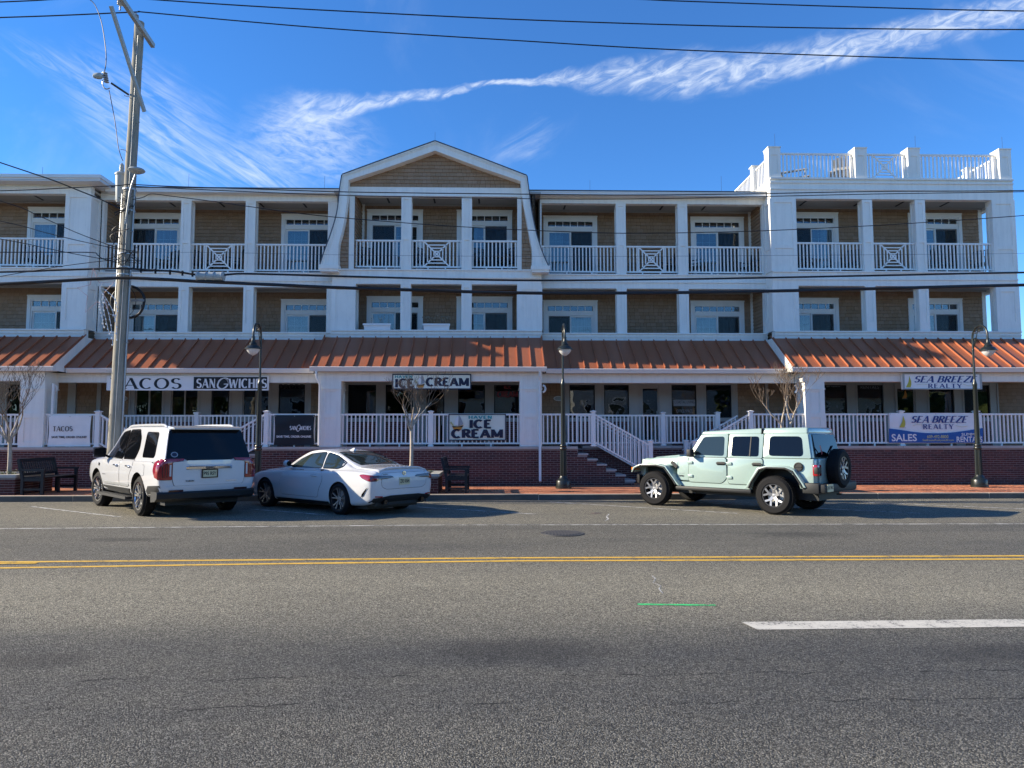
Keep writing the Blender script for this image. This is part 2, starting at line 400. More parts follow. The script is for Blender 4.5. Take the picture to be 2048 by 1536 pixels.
def glass(name, tint=(0.75, 0.82, 0.82), base=0.10):
    m, t, b = newmat(name)
    t.n.remove(b)
    out = t.n['Material Output']
    tr = t.add('ShaderNodeBsdfTransparent'); tr.inputs[0].default_value = (*tint, 1)
    gl = t.add('ShaderNodeBsdfGlossy'); gl.inputs['Roughness'].default_value = 0.015; gl.inputs[0].default_value = (0.95, 0.97, 1, 1)
    tc = t.add('ShaderNodeTexCoord')
    bp = t.add('ShaderNodeBump'); bp.inputs['Strength'].default_value = 0.25; bp.inputs['Distance'].default_value = 0.02
    t.link(t.noise(tc.outputs['Object'], 1.6, 2.0, 0.5), bp.inputs['Height']); t.link(bp.outputs[0], gl.inputs['Normal'])
    fr = t.add('ShaderNodeFresnel'); fr.inputs[0].default_value = 1.5
    mx = t.add('ShaderNodeMixShader')
    t.link(t.m('ADD', t.m('MULTIPLY', fr.outputs[0], 0.9), base, clamp=True), mx.inputs[0])
    t.link(tr.outputs[0], mx.inputs[1]); t.link(gl.outputs[0], mx.inputs[2])
    t.link(mx.outputs[0], out.inputs[0])
    return m
M['glass'] = glass('window_glass', (0.58, 0.68, 0.70), 0.08)
def screen_mat():
    m, t, b = newmat('insect_screen')
    tr = t.add('ShaderNodeBsdfTransparent'); mx = t.add('ShaderNodeMixShader'); mx.inputs[0].default_value = 0.40
    b.inputs['Base Color'].default_value = (0.02, 0.022, 0.024, 1); b.inputs['Roughness'].default_value = 0.8
    t.link(tr.outputs[0], mx.inputs[1]); t.link(b.outputs[0], mx.inputs[2]); t.link(mx.outputs[0], t.n['Material Output'].inputs[0])
    return m
M['screen'] = screen_mat()
M['shopglass'] = glass('shop_glass', (0.42, 0.46, 0.46), 0.05)
def wood_pole():
    m, t, b = newmat('weathered_pole')
    tc = t.add('ShaderNodeTexCoord'); v = tc.outputs['Object']
    g = t.noise(t.vm('MULTIPLY', v, (26, 26, 1.4)), 1.0, 5.0, 0.65)
    n = t.noise(v, 5.0, 4.0, 0.6)
    k = t.lin(g, 0.25, 0.75, 0.6, 1.25)
    c = t.mix(n, (0.23, 0.21, 0.17, 1), (0.34, 0.32, 0.265, 1))
    t.link(t.mix(1.0, c, t.comb(k, k, k), 'MULTIPLY'), b.inputs['Base Color']); b.inputs['Roughness'].default_value = 0.9
    bp = t.add('ShaderNodeBump'); bp.inputs['Strength'].default_value = 0.6; bp.inputs['Distance'].default_value = 0.01
    t.link(g, bp.inputs['Height']); t.link(bp.outputs[0], b.inputs['Normal'])
    return m
M['pole'] = wood_pole()

# ------------------------------------------------------------------ mesh builder
class MB:
    def __init__(s): s.v = []; s.f = []; s.mi = []; s.cur = 0
    def add(s, vs, fs):
        o = len(s.v); s.v += [tuple(p) for p in vs]
        for f in fs: s.f.append(tuple(i + o for i in f)); s.mi.append(s.cur)
        return s
    def box(s, x0, x1, y0, y1, z0, z1):
        return s.add([(x0, y0, z0), (x1, y0, z0), (x1, y1, z0), (x0, y1, z0), (x0, y0, z1), (x1, y0, z1), (x1, y1, z1), (x0, y1, z1)],
                     [(0, 3, 2, 1), (4, 5, 6, 7), (0, 1, 5, 4), (1, 2, 6, 5), (2, 3, 7, 6), (3, 0, 4, 7)])
    def bar(s, a, b, w, h=None, upv=(0, 0, 1)):
        "square bar from a to b, w wide and h high"
        h = h or w; a = Vector(a); b = Vector(b); d = (b - a).normalized(); u = Vector(upv)
        if abs(d.dot(u)) > 0.98: u = Vector((0, 1, 0))
        r = d.cross(u).normalized(); u = r.cross(d).normalized()
        p = []
        for q in (a, b):
            for i, j in ((-1, -1), (1, -1), (1, 1), (-1, 1)): p.append(q + r * (i * w / 2) + u * (j * h / 2))
        return s.add(p, [(0, 1, 2, 3), (7, 6, 5, 4), (0, 4, 5, 1), (1, 5, 6, 2), (2, 6, 7, 3), (3, 7, 4, 0)])
    def prism(s, poly, axis, a, b):
        "poly of 2D points pushed along axis ('x','y','z') from a to b"
        n = len(poly)
        def P(q, t):
            return {'x': (t, q[0], q[1]), 'y': (q[0], t, q[1]), 'z': (q[0], q[1], t)}[axis]
        return s.add([P(q, a) for q in poly] + [P(q, b) for q in poly],
                     [tuple(range(n)), tuple(range(2 * n - 1, n - 1, -1))] + [(i, i + n, (i + 1) % n + n, (i + 1) % n) for i in range(n)])
    def tube(s, path, r, n=8, cap=True):
        path = [Vector(p) for p in path]; m = len(path)
        rs = r if isinstance(r, (list, tuple)) else [r] * m
        u = None; vs = []
        for i, p in enumerate(path):
            d = (path[min(i + 1, m - 1)] - path[max(i - 1, 0)])
            d = d.normalized() if d.length > 1e-9 else Vector((0, 0, 1))
            if u is None: u = d.orthogonal().normalized()
            u = (u - d * u.dot(d))
            u = u.normalized() if u.length > 1e-6 else d.orthogonal().normalized()
            w = d.cross(u)
            for k in range(n):
                a = 2 * math.pi * k / n
                vs.append(p + (u * math.cos(a) + w * math.sin(a)) * rs[i])
        fs = [(i * n + k, i * n + (k + 1) % n, (i + 1) * n + (k + 1) % n, (i + 1) * n + k) for i in range(m - 1) for k in range(n)]
        if cap: fs += [tuple(range(n - 1, -1, -1)), tuple(range((m - 1) * n, m * n))]
        return s.add(vs, fs)
    def lathe(s, prof, c, n=20, axis='z', cap=True):
        "prof: (radius, height) pairs turned about an axis through c"
        vs = []
        for r, h in prof:
            for k in range(n):
                a = 2 * math.pi * k / n
                x, y = r * math.cos(a), r * math.sin(a)
                vs.append({'z': (c[0] + x, c[1] + y, c[2] + h), 'y': (c[0] + x, c[1] + h, c[2] + y), 'x': (c[0] + h, c[1] + x, c[2] + y)}[axis])
        m = len(prof)
        fs = [(i * n + k, i * n + (k + 1) % n, (i + 1) * n + (k + 1) % n, (i + 1) * n + k) for i in range(m - 1) for k in range(n)]
        if cap: fs += [tuple(range(n - 1, -1, -1)), tuple(range((m - 1) * n, m * n))]
        return s.add(vs, fs)
    def mesh(s, name, off=(0, 0, 0)):
        me = bpy.data.meshes.new(name)
        me.from_pydata([(p[0] - off[0], p[1] - off[1], p[2] - off[2]) for p in s.v], [], s.f)
        if any(s.mi): me.polygons.foreach_set('material_index', s.mi)
        return me
ROOT = {}
def finish(me, mats, smooth):
    for mm in (mats if isinstance(mats, (list, tuple)) else [mats]): me.materials.append(M[mm] if isinstance(mm, str) else mm)
    bm = bmesh.new(); bm.from_mesh(me)
    bmesh.ops.recalc_face_normals(bm, faces=bm.faces)
    bm.to_mesh(me); bm.free()
    if smooth:
        me.polygons.foreach_set('use_smooth', [True] * len(me.polygons))
        me.set_sharp_from_angle(angle=R(smooth))
def obj(name, mb, m, parent=None, smooth=0, fix=True):
    "one mesh object; world coordinates unless its thing was built in its own coordinates"
    off = ROOT.get(parent, (0, 0, 0))
    me = mb.mesh(name, off)
    if fix: finish(me, m, smooth)
    else:
        for mm in (m if isinstance(m, (list, tuple)) else [m]): me.materials.append(M[mm])
    o = bpy.data.objects.new(name, me); C.objects.link(o)
    if parent is not None: o.parent = parent; ROOT[o] = off
    return o
def inst(name, me, loc, parent, rot=None):
    off = ROOT.get(parent, (0, 0, 0))
    o = bpy.data.objects.new(name, me); C.objects.link(o); o.parent = parent
    o.location = (loc[0] - off[0], loc[1] - off[1], loc[2] - off[2])
    if rot is not None: o.rotation_euler = rot
    ROOT[o] = tuple(loc)
    return o
def tag(o, label=None, cat=None, group=None, kind=None):
    if label: o['label'] = label
    if cat: o['category'] = cat
    if group: o['group'] = group
    if kind: o['kind'] = kind
    return o
def thing(name, loc, label, cat, group=None, rz=0.0, local=False):
    o = bpy.data.objects.new(name, None); C.objects.link(o)
    o.location = loc; o.rotation_euler = (0, 0, rz); o.empty_display_size = 0.2
    ROOT[o] = (0, 0, 0) if local else tuple(loc)
    return tag(o, label, cat, group)
def copy_tree(o, parent=None):
    c = o.copy(); C.objects.link(c); c.parent = parent
    for ch in o.children: copy_tree(ch, c)
    return c
def spline(pts, n=12):
    "Catmull-Rom through points"
    P = [Vector(p) for p in pts]; out = []
    for i in range(len(P) - 1):
        a, b, c, d = P[max(i - 1, 0)], P[i], P[i + 1], P[min(i + 2, len(P) - 1)]
        for k in range(n):
            t = k / n
            out.append(0.5 * ((2 * b) + (c - a) * t + (2 * a - 5 * b + 4 * c - d) * t * t + (3 * b - a - 3 * c + d) * t ** 3))
    out.append(P[-1])
    return out
# ------------------------------------------------------------------ ground, road, kerb, pavement
def sheet(name, x0, x1, y0, y1, z, m, parent=None):
    return obj(name, MB().add([(x0, y0, z), (x1, y0, z), (x1, y1, z), (x0, y1, z)], [(0, 1, 2, 3)]), m, parent)
tag(sheet('ground', -900, 900, -900, 900, -0.03, 'asphalt'), kind='structure')
tag(sheet('road', -120, 120, -20, 18.97, 0.0, 'asphalt'), kind='structure')
def strip(name, pts, w, m, z=0.004):
    "painted line through the points, w wide"
    mb = MB(); pts = [Vector(p) for p in pts]; vs = []
    for i, p in enumerate(pts):
        d = (pts[min(i + 1, len(pts) - 1)] - pts[max(i - 1, 0)]); d.z = 0; d.normalize()
        n = Vector((-d.y, d.x, 0)) * (w / 2)
        vs += [(p.x - n.x, p.y - n.y, z), (p.x + n.x, p.y + n.y, z)]
    mb.add(vs, [(2 * i, 2 * i + 2, 2 * i + 3, 2 * i + 1) for i in range(len(pts) - 1)])
    return tag(obj(name, mb, m), kind='structure')
strip('edge_line', [(-60, 13.45, 0), (-9, 13.45, 0), (-1, 13.72, 0), (10, 13.5, 0), (60, 13.5, 0)], 0.075, 'pwhiteworn')
strip('centre_line', [(-60, 9.9, 0), (-6.5, 9.9, 0), (0.3, 10.0, 0), (7.4, 9.93, 0), (60, 9.9, 0)], 0.10, 'pyellow')
strip('centre_line', [(-60, 8.0, 0), (-8, 9.32, 0), (-6.2, 9.46, 0), (-3, 9.64, 0), (0.3, 9.76, 0), (7.2, 9.68, 0), (60, 9.68, 0)], 0.10, 'pyellow')
strip('centre_line', [(-30, 9.55, 0), (-8, 9.70, 0), (-6.0, 9.78, 0)], 0.08, 'pyellow', 0.008)
mb = MB(); mb.add([(2.22, 6.52, 0.004), (5.2, 6.545, 0.004), (5.25, 6.29, 0.004), (2.27, 6.262, 0.004)], [(0, 1, 2, 3)])
tag(obj('lane_dash', mb, 'pwhite'), kind='structure')
for k, (a, b) in enumerate((((-11.1, 17.73, 0), (-7.76, 15.34, 0)), ((-5.6, 16.92, 0), (-3.57, 15.57, 0)), ((-1.75, 17.2, 0), (0.9, 15.55, 0)), ((1.45, 18.4, 0), (5.26, 15.54, 0)), ((5.0, 18.2, 0), (9.2, 15.4, 0)), ((9.3, 18.0, 0), (12.6, 15.9, 0)), ((-14.8, 18.0, 0), (-11.3, 15.6, 0)))):
    strip('bay_line', [a, b], 0.085, 'pwhiteworn')
mb = MB()
g0, g1 = gz(1275, 1209), gz(1431, 1211)
pts = [g0.lerp(g1, k / 12) + Vector((0, random.uniform(-.006, .006), 0)) for k in range(13)]
strip('spray_mark', pts, 0.055, 'pgreen')
strip('spray_mark', [gz(1185, 1026), gz(1201, 1027)], 0.30, 'porange')
strip('paint_drip', [gz(1218, 1028), gz(1213, 1034), gz(1217, 1038), gz(1210, 1042)], 0.03, 'pwhiteworn')
strip('paint_drip', [gz(1304, 1152), gz(1311, 1158), gz(1306, 1166), gz(1322, 1172), gz(1318, 1178), gz(1326, 1188)], 0.012, 'pwhiteworn')
# manhole
mh = thing('manhole_cover', (1.18, 12.45, 0), 'round dark iron manhole cover set in the road beyond the yellow lines', 'manhole cover')
mb = MB(); mb.lathe([(0.37, 0.003), (0.37, 0.012), (0.325, 0.012), (0.325, 0.004)], (1.18, 12.45, 0), 40); obj('rim', mb, 'iron', mh, 30)
mb = MB(); mb.lathe([(0.315, 0.003), (0.315, 0.014), (0.0, 0.014)], (1.18, 12.45, 0), 40)
for k in range(-5, 6):
    h = math.sqrt(max(0, 0.285 ** 2 - (k * 0.055) ** 2))
    mb.box(1.18 + k * 0.055 - 0.014, 1.18 + k * 0.055 + 0.014, 12.45 - h, 12.45 + h, 0.0135, 0.021)
obj('lid', mb, 'iron', mh, 30)
# kerb stones, each its own part
KY0, KY1, SZ = 18.97, 19.13, 0.15
kb = tag(obj('kerb', MB().box(-60, 60, KY0 + 0.02, KY1 - 0.02, -0.02, SZ - 0.03), 'kerb'), kind='structure')
mb = MB(); L = 2.98
mb.add([(0, -.08, 0), (L, -.08, 0), (L, .08, 0), (0, .08, 0), (0, -.062, SZ), (L, -.062, SZ), (L, .08, SZ), (0, .08, SZ), (0, -.076, SZ - .02), (L, -.076, SZ - .02)],
       [(0, 1, 9, 8), (8, 9, 5, 4), (4, 5, 6, 7), (1, 2, 6, 5, 9), (3, 0, 8, 4, 7), (2, 3, 7, 6)])
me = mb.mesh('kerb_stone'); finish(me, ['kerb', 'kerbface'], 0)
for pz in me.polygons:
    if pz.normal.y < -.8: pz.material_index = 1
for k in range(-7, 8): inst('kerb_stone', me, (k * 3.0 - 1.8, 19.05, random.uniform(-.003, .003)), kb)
# pavement of clay pavers
pv = tag(sheet('pavement', -60, 60, KY1, 25.2, SZ - 0.012, 'mortar2'), kind='structure')
YW = 22.3           # street face of the porch wall
def paver_mb(mb, x, y, w, d, z):
    b = 0.004
    mb.add([(x, y, z - .01), (x + w, y, z - .01), (x + w, y + d, z - .01), (x, y + d, z - .01), (x + b, y + b, z), (x + w - b, y + b, z), (x + w - b, y + d - b, z), (x + b, y + d - b, z)],
           [(4, 5, 6, 7), (0, 1, 5, 4), (1, 2, 6, 5), (2, 3, 7, 6), (3, 0, 4, 7)])
rows = []
y = KY1 + 0.004; r = 0
while y < 24.4:
    x = -17.5 - (0.10 if r % 2 else 0)
    while x < 19.5:
        rows.append((x, y)); x += 0.204
    y += 0.102; r += 1
me = None; bulk = MB(); single = 0
pm = MB(); paver_mb(pm, 0, 0, 0.198, 0.096, 0); pme = pm.mesh('paver'); finish(pme, 'paver', 0)
near = sorted(rows, key=lambda q: (q[0] - 1.6) ** 2 * 0.25 + (q[1] - 19.1) ** 2 * 3)
ns = set(near[:300])
for q in rows:
    if q[1] > YW + 0.05 and not (2.3 < q[0] < 8.2 or -12.4 < q[0] < -7): continue
    z = SZ + random.uniform(-.0022, .0022)
    if q in ns: inst('paver', pme, (q[0], q[1], z), pv)
    else: paver_mb(bulk, q[0], q[1], 0.198, 0.096, z)
tag(obj('paver_field', bulk, 'paver', pv, fix=False), kind='stuff')

# ------------------------------------------------------------------ the building
BX = (1.0, YW, SZ)
B = thing('building', BX, 'long three storey shingled building with white balconies, shops below and copper coloured porch roofs', 'building')
def part(name, mb, m, parent=None, smooth=0): return obj(name, mb, m, parent or B, smooth)
YC, YR = 23.8, 24.4          # upper fronts: projecting parts, recessed parts
BC, BR = 25.1, 25.7          # balcony back walls
ZF2, ZL, ZB2, ZF3, ZB3 = 4.92, 5.19, 6.74, 7.24, 9.73
x3 = lambda px, Y: ax(px, Y, 470)
x2 = lambda px, Y: ax(px, Y, 620)
x1 = lambda px, Y: ax(px, Y, 800)
XEND = 17.90                 # right end of upper floors
XL = -23.0                   # left end, outside the picture
# x limits of the sections
A0, A1 = XL, x2(172, YC)                 # left pavilion
C0, C1 = x2(663, YC), x2(1083, YC)       # middle pavilion
D0, D1 = x2(1547, YC), XEND              # right pavilion

# --- shingles
sh_one = []; sh_bulk = MB()
SHM = MB(); SHM.add([(0, -.020, 0), (1, -.020, 0), (1, 0, 0), (0, 0, 0), (0, -.007, 1), (1, -.007, 1)], [(0, 1, 5, 4), (0, 3, 2, 1), (1, 2, 5), (3, 0, 4)])
shme = SHM.mesh('shingle'); finish(shme, 'shingle', 0)
def shingle(face, a0, a1, z0, z1, single=None, top=None, clap=False):
    "one shingle of a wall; face maps (along, outwards, z) to the world"
    o1, o0 = 0.028 + random.uniform(0, .004), 0.007
    t0 = z1 if top is None else min(z1, top(a0)); t1 = z1 if top is None else min(z1, top(a1))
    if t0 <= z0 + .01 and t1 <= z0 + .01: return
    t0 = max(t0, z0 + .002); t1 = max(t1, z0 + .002)
    P = [face(a0, o1, z0), face(a1, o1, z0), face(a1, 0, z0), face(a0, 0, z0), face(a0, o0, t0), face(a1, o0, t1)]
    F = [(0, 1, 5, 4), (3, 2, 1, 0), (1, 2, 5), (3, 0, 4)]
    if single is None: sh_bulk.add(P, F)
    else:
        mb = MB(); mb.add(P, F); obj('shingle', mb, 'shingle', single)
SH_COUNT = [0]
def shingles(face, a0, a1, z0, z1, single=None, top=None, zref=0.0, exp=0.128, wmin=.10, wmax=.23):
    k0 = math.floor((z0 - zref) / exp); k1 = math.ceil((z1 - zref) / exp)
    for k in range(k0, k1):
        za, zb = max(zref + k * exp, z0), min(zref + (k + 1) * exp, z1)
        if zb - za < .012: continue
        a = a0; first = True
        while a < a1 - .004:
            w = random.uniform(wmin, wmax)
            if first: w *= random.uniform(.3, 1); first = False
            b = min(a + w, a1)
            if a1 - b < .05: b = a1
            s = single
            if s is not None:
                SH_COUNT[0] += 1
                if SH_COUNT[0] > 300: s = None
            shingle(face, a + .0035, b - .0035, za, zb - .004, s, top)
            a = b
def front(Y): return lambda a, o, z: (a, Y - o, z)
def leftface(X): return lambda a, o, z: (X - o, a, z)     # looks to -x, along = y
def rightface(X): return lambda a, o, z: (X + o, a, z)
WALL = part('upper_wall', MB().box(0, 0.01, 26.9, 26.91, 4, 4.01), 'shinglebase')    # carries the shingles
def swall(x0, x1, Y, z0, z1, single=None, top=None):
    "shingled wall piece that faces the street"
    if x1 - x0 < .02: return
    wall_mb.box(x0, x1, Y, Y + .12, z0, z1)
    shingles(front(Y), x0, x1, z0, z1, single, top)
wall_mb = MB()

# --- sliding doors with transom (one mesh set, shared)
UW = 1.96; UH = 2.42
def unit_meshes(flip):
    f = MB(); w = UW / 2; c = .115
    f.box(-w, -w + c, -.045, .06, 0, UH); f.box(w - c, w, -.045, .06, 0, UH); f.box(-w + c, w - c, -.045, .06, UH - c - .03, UH)
    f.box(-w - .015, w + .015, -.055, -.046, UH - .035, UH + .012)
    iw = w - c
    f.box(-iw, -iw + .05, -.02, .06, 0, UH - c - .03); f.box(iw - .05, iw, -.02, .06, 0, UH - c - .03)
    ztr1, ztr0, zd = UH - .20, UH - .385, UH - .55
    f.box(-iw + .05, iw - .05, -.02, .06, ztr1, UH - c - .03)
    f.box(-iw + .05, iw - .05, -.03, .06, zd, ztr0)
    n = 6; tw = 2 * (iw - .06) / n
    for k in range(1, n): f.box(-iw + .06 + k * tw - .011, -iw + .06 + k * tw + .011, -.004, .03, ztr0, ztr1)
    for s in (-1, 1):
        a, b = (-iw + .05, 0.02) if s < 0 else (-.02, iw - .05)
        y0 = -.012 if (s < 0) == flip else .02
        f.box(a, a + .055, y0, y0 + .03, .05, zd); f.box(b - .055, b, y0, y0 + .03, .05, zd)
        f.box(a + .055, b - .055, y0, y0 + .03, zd - .06, zd); f.box(a + .055, b - .055, y0, y0 + .03, .05, .14)
        gw = (b - a - .11) / 3
        if (s < 0) != flip:
            for k in (1, 2): f.box(a + .055 + k * gw - .008, a + .055 + k * gw + .008, y0 + .024, y0 + .030, .14, zd - .06)
            for z in (.14 + k * (zd - .2) / 5 for k in range(1, 5)): f.box(a + .055, b - .055, y0 + .025, y0 + .029, z - .007, z + .007)
    f.box(-iw, iw, -.05, .06, 0, .05)
    fm = f.mesh('sliding_door'); finish(fm, 'vinyl', 0)
    p = MB()
    p.add([(0, 0, 0), (1, 0, 0), (1, 0, 1), (0, 0, 1)], [(0, 1, 2, 3)])
    return fm
UM = [unit_meshes(False), unit_meshes(True)]
def quad_mesh(name, w, h, m):
    q = MB(); q.box(0, w, 0, .006, 0, h); me = q.mesh(name); finish(me, m, 0); return me
LEAF = quad_mesh('pane', .80, UH - .55 - .20, 'glass')
SCREEN = quad_mesh('screen', .76, UH - .55 - .08, 'screen')
TP = quad_mesh('transom_pane', 2 * (UW / 2 - .115 - .06) / 6 - .022, .185, 'glass')
def curtain_mesh(x0, x1, seed):
    rnd = random.Random(seed); mb = MB(); n = 46; vs = []
    ph = rnd.uniform(0, 6); fq = rnd.uniform(26, 38)
    for i in range(n + 1):
        x = x0 + (x1 - x0) * i / n; y = .022 * math.sin(fq * x + ph) + .01 * math.sin(11 * x)
        vs += [(x, y, .03), (x, y * .8, UH - .5)]
    mb.add(vs, [(2 * i, 2 * i + 2, 2 * i + 3, 2 * i + 1) for i in range(n)])
    me = mb.mesh('curtain'); finish(me, 'curtain', 60); return me
CUR = [curtain_mesh(-.86, -.30, 1), curtain_mesh(.05, .86, 2), curtain_mesh(-.86, .1, 3), curtain_mesh(.42, .86, 4), curtain_mesh(-.86, .86, 5)]
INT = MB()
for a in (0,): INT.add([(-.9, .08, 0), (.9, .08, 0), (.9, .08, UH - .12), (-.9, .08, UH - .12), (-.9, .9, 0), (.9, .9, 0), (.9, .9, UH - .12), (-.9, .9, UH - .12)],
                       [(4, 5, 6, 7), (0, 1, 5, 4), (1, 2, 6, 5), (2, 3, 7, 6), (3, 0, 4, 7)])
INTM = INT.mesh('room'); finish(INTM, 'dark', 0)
units = []
def unit(px, Y, ztop, floor, cur, flip):
    xc = (x3 if floor == 3 else x2)(px, Y)
    zb = ztop - UH
    d = inst('sliding_door', UM[flip], (xc, Y - .01, zb), B)
    inst('pane', LEAF, (xc - .80, Y + .004 - .01 + (-.002 if flip else .022), zb + .14), d); inst('pane', LEAF, (xc + .0, Y + .004 - .01 + (.022 if flip else -.002), zb + .14), d)
    inst('screen', SCREEN, ((xc - .78) if flip else (xc + .03), Y - .034, zb + .06), d)
    n = 6; iw = UW / 2 - .115; tw = 2 * (iw - .06) / n
    for k in range(n): inst('transom_pane', TP, (xc - iw + .06 + k * tw + .011, Y + .008, zb + UH - .385), d)
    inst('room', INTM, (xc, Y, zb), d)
    for c in cur: inst('curtain', CUR[c], (xc, Y + .17, zb), d)
    units.append((xc, Y, floor))
    return xc
UNITS = [(113, BC, (0,), 0), (311, BR, (2,), 1), (618, BR, (1, 2), 0), (790, BC, (2,), 1), (969, BC, (3, 0), 0), (1140.5, BR, (0, 1), 0), (1434, BR, (1,), 0), (1622, BC, (3,), 1), (1869.5, BC, (1,), 0)]
for i, (px, Y, cur, fl) in enumerate(UNITS):
    unit(px, Y, 9.67, 3, cur, fl)
    unit(px, Y, 6.56, 2, (4,) if i in (1, 2, 5, 6) else cur, 1 - fl if i % 2 else fl)
def bay_wall(x0, x1, Y):
    "both upper storeys of a balcony back wall between its openings"
    for fl, z0, z1, zt in ((2, ZF2, 6.86, 6.56), (3, ZF3, 9.86, 9.67)):
        us = sorted(u[0] for u in units if u[1] == Y and u[2] == fl and x0 < u[0] < x1)
        a = x0
        for xc in us:
            swall(a, xc - UW / 2, Y, z0, z1)
            wall_mb.box(xc - UW / 2, xc + UW / 2, Y, Y + .12, zt, z1)
            shingles(front(Y), xc - UW / 2, xc + UW / 2, zt + .014, z1)
            a = xc + UW / 2
        swall(a, x1, Y, z0, z1)
XB_END = x3(1957, BC)
bay_wall(XL, A1 + .05, BC)
bay_wall(A1 + .05, C0 - .0, BR)
bay_wall(C0, C1, BC)
bay_wall(C1, D0, BR)
bay_wall(D0, XB_END, BC)
# side walls of the recessed balconies (clapboards seen edge-on from the street) and their corner boards
side_mb = MB()
for X, fc, ya, yb in ((A1 + .05, rightface, YR + .02, BR), (C0, leftface, YR + .02, BR), (C1, rightface, YR + .02, BR), (D0, leftface, YR + .02, BR),
                      (x3(709, YC) + .0, rightface, YC + .05, BC), (C1 - .02 - .24, leftface, YC + .05, BC)):
    for z0, z1 in ((ZF2, 6.86), (ZF3, 9.86)):
        if ya < YC + .1 and z0 < 6: continue
        o = .06 if fc is rightface else -.06
        wall_mb.box(min(X, X - o), max(X, X - o), ya, yb, z0, z1)
        shingles(fc(X), ya, yb, z0, z1, wmin=.5, wmax=1.4)
        s = 1 if fc is rightface else -1
        part('corner_board', MB().box(min(X, X + s * .10), max(X, X + s * .10), yb - .055, yb - .004, z0, z1), 'white')
for z0, z1 in ((ZF2, 6.86), (ZF3, 9.86)): part('corner_board', MB().box(XB_END, XB_END + .14, BC - .02, BC + .2, z0, z1), 'white')

# --- floors, ceilings, beams and bands
mb = MB()
for x0, x1_, y, yb in ((XL, A1, YC, BC), (A1, C0, YR, BR), (C0, C1, YC, BC), (C1, D0, YR, BR), (D0, XEND, YC, BC)):
    mb.box(x0 + .003, x1_ - .003, y + .06, yb + .3, ZF3 - .2, ZF3 - .012)
    mb.box(x0 + .003, x1_ - .003, y + .06, yb + .3, ZF2 - .2, ZF2)
part('balcony_floor', mb, 'floor')
mb = MB()
for x0, x1_, y, yb in ((XL, A1, YC, BC), (A1, C0, YR, BR), (C0, C1, YC, BC), (C1, D0, YR, BR), (D0, XEND, YC, BC)):
    mb.box(x0 + .004, x1_ - .004, y + .05, yb + .1, 6.86, 6.95)
    mb.box(x0 + .004, x1_ - .004, y + .05, yb + .1, 9.86, 9.93)
    for z in (6.86, 9.86): mb.box(x0 + .10, x1_ - .10, yb - .03, yb - .003, z - .045, z - .001)
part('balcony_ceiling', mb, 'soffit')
def band(x0, x1_, y, z0, z1, lips=(), ends=True):
    mb = MB(); mb.box(x0, x1_, y, y + .22, z0, z1)
    for a, b, o in lips: mb.box(x0 - (o if ends else 0), x1_ + (o if ends else 0), y - o, y + .01, a, b)
    return mb
def bands(x0, x1_, y, roofbeam=True):
    part('floor_band', band(x0, x1_, y, ZB2, ZF3, ((ZF3 - .30, ZF3 - .245, .035), (ZF3 - .045, ZF3 + .004, .04)), False), 'white')
    part('ledge', band(x0, x1_, y - .03, ZF2 - .01, ZL, ((ZL - .045, ZL, .05), (ZL - .15, ZL - .11, .03)), False), 'white')
    if roofbeam: part('roof_beam', band(x0, x1_, y, ZB3, 10.03, ((ZB3 + .17, ZB3 + .21, .03),), False), 'white')
bands(XL, A1, YC); bands(A1 + .002, C0 - .002, YR); bands(C0, C1, YC, False); bands(C1 + .002, D0 - .002, YR); bands(D0, XEND, YC, False)
part('floor_band', MB().box(D0, D0 + .2, YC + .22, YR + .2, ZB2, ZF3).box(A1 - .2, A1, YC + .22, YR + .2, ZB2, ZF3)
     .box(XEND - .22, XEND, YC + .22, 26.4, ZB2, ZF3).box(XEND - .22, XEND, YC + .22, 26.4, ZF2 - .01, ZL), 'white')
# middle pavilion: beam under the gable
part('roof_beam', band(x3(694, YC), x3(1046, YC), YC - .02, ZB3, 10.04, ((ZB3, ZB3 + .03, .01),), False), 'white')
# right pavilion: deep roof edge and sill of the roof terrace
mb = band(D0, XEND, YC, ZB3 + .02, 10.47, ((10.06, 10.11, .035), (10.29, 10.34, .04), (10.42, 10.475, .06)), False)
mb.box(D0, D0 + .22, YC + .22, 31, ZB3 + .02, 10.47); mb.box(XEND - .22, XEND, YC + .22, 31, ZB3 + .02, 10.47)
part('roof_edge', mb, 'white')
part('roof_terrace', MB().box(D0 + .22, XEND - .22, YC + .2, 31, 10.2, 10.36), 'floor')

# --- piers and posts
def panel_box(mb, x0, x1_, y0, y1, z0, z1, panels=(), m=.07, sides=''):
    "square post with sunk panels: core plus proud frame boards (thickness t)"
    t = .028
    mb.box(x0, x1_, y0, y1, z0, z1)
    zs = [z0] + [v for p in panels for v in p] + [z1]
    if panels:
        mb.box(x0, x0 + m, y0 - t, y0 - .0005, z0, z1); mb.box(x1_ - m, x1_, y0 - t, y0 - .0005, z0, z1)
        for i in range(0, len(zs), 2): mb.box(x0 + m, x1_ - m, y0 - t, y0 - .0005, zs[i], zs[i + 1])
        for sd in sides:
            X, o = (x0, -t) if sd == 'l' else (x1_, t)
            a, b = min(X + o, X + o * .03), max(X + o, X + o * .03)
            mb.box(a, b, y0 - t, y0 + m, z0, z1); mb.box(a, b, y1 - m, y1, z0, z1)
            for i in range(0, len(zs), 2): mb.box(a, b, y0 + m, y1 - m, zs[i], zs[i + 1])
    return mb
def pier(name, x0, x1_, y0, d, z0, z1, panels, m=.07, sides='lr'):
    part(name, panel_box(MB(), x0, x1_, y0, y0 + d, z0, z1, panels, m, sides), 'white')
P3 = [(ZF3 + .16, 8.02), (8.16, ZB3 - .12)]
P2 = [(ZL + .33, ZB2 - .18)]
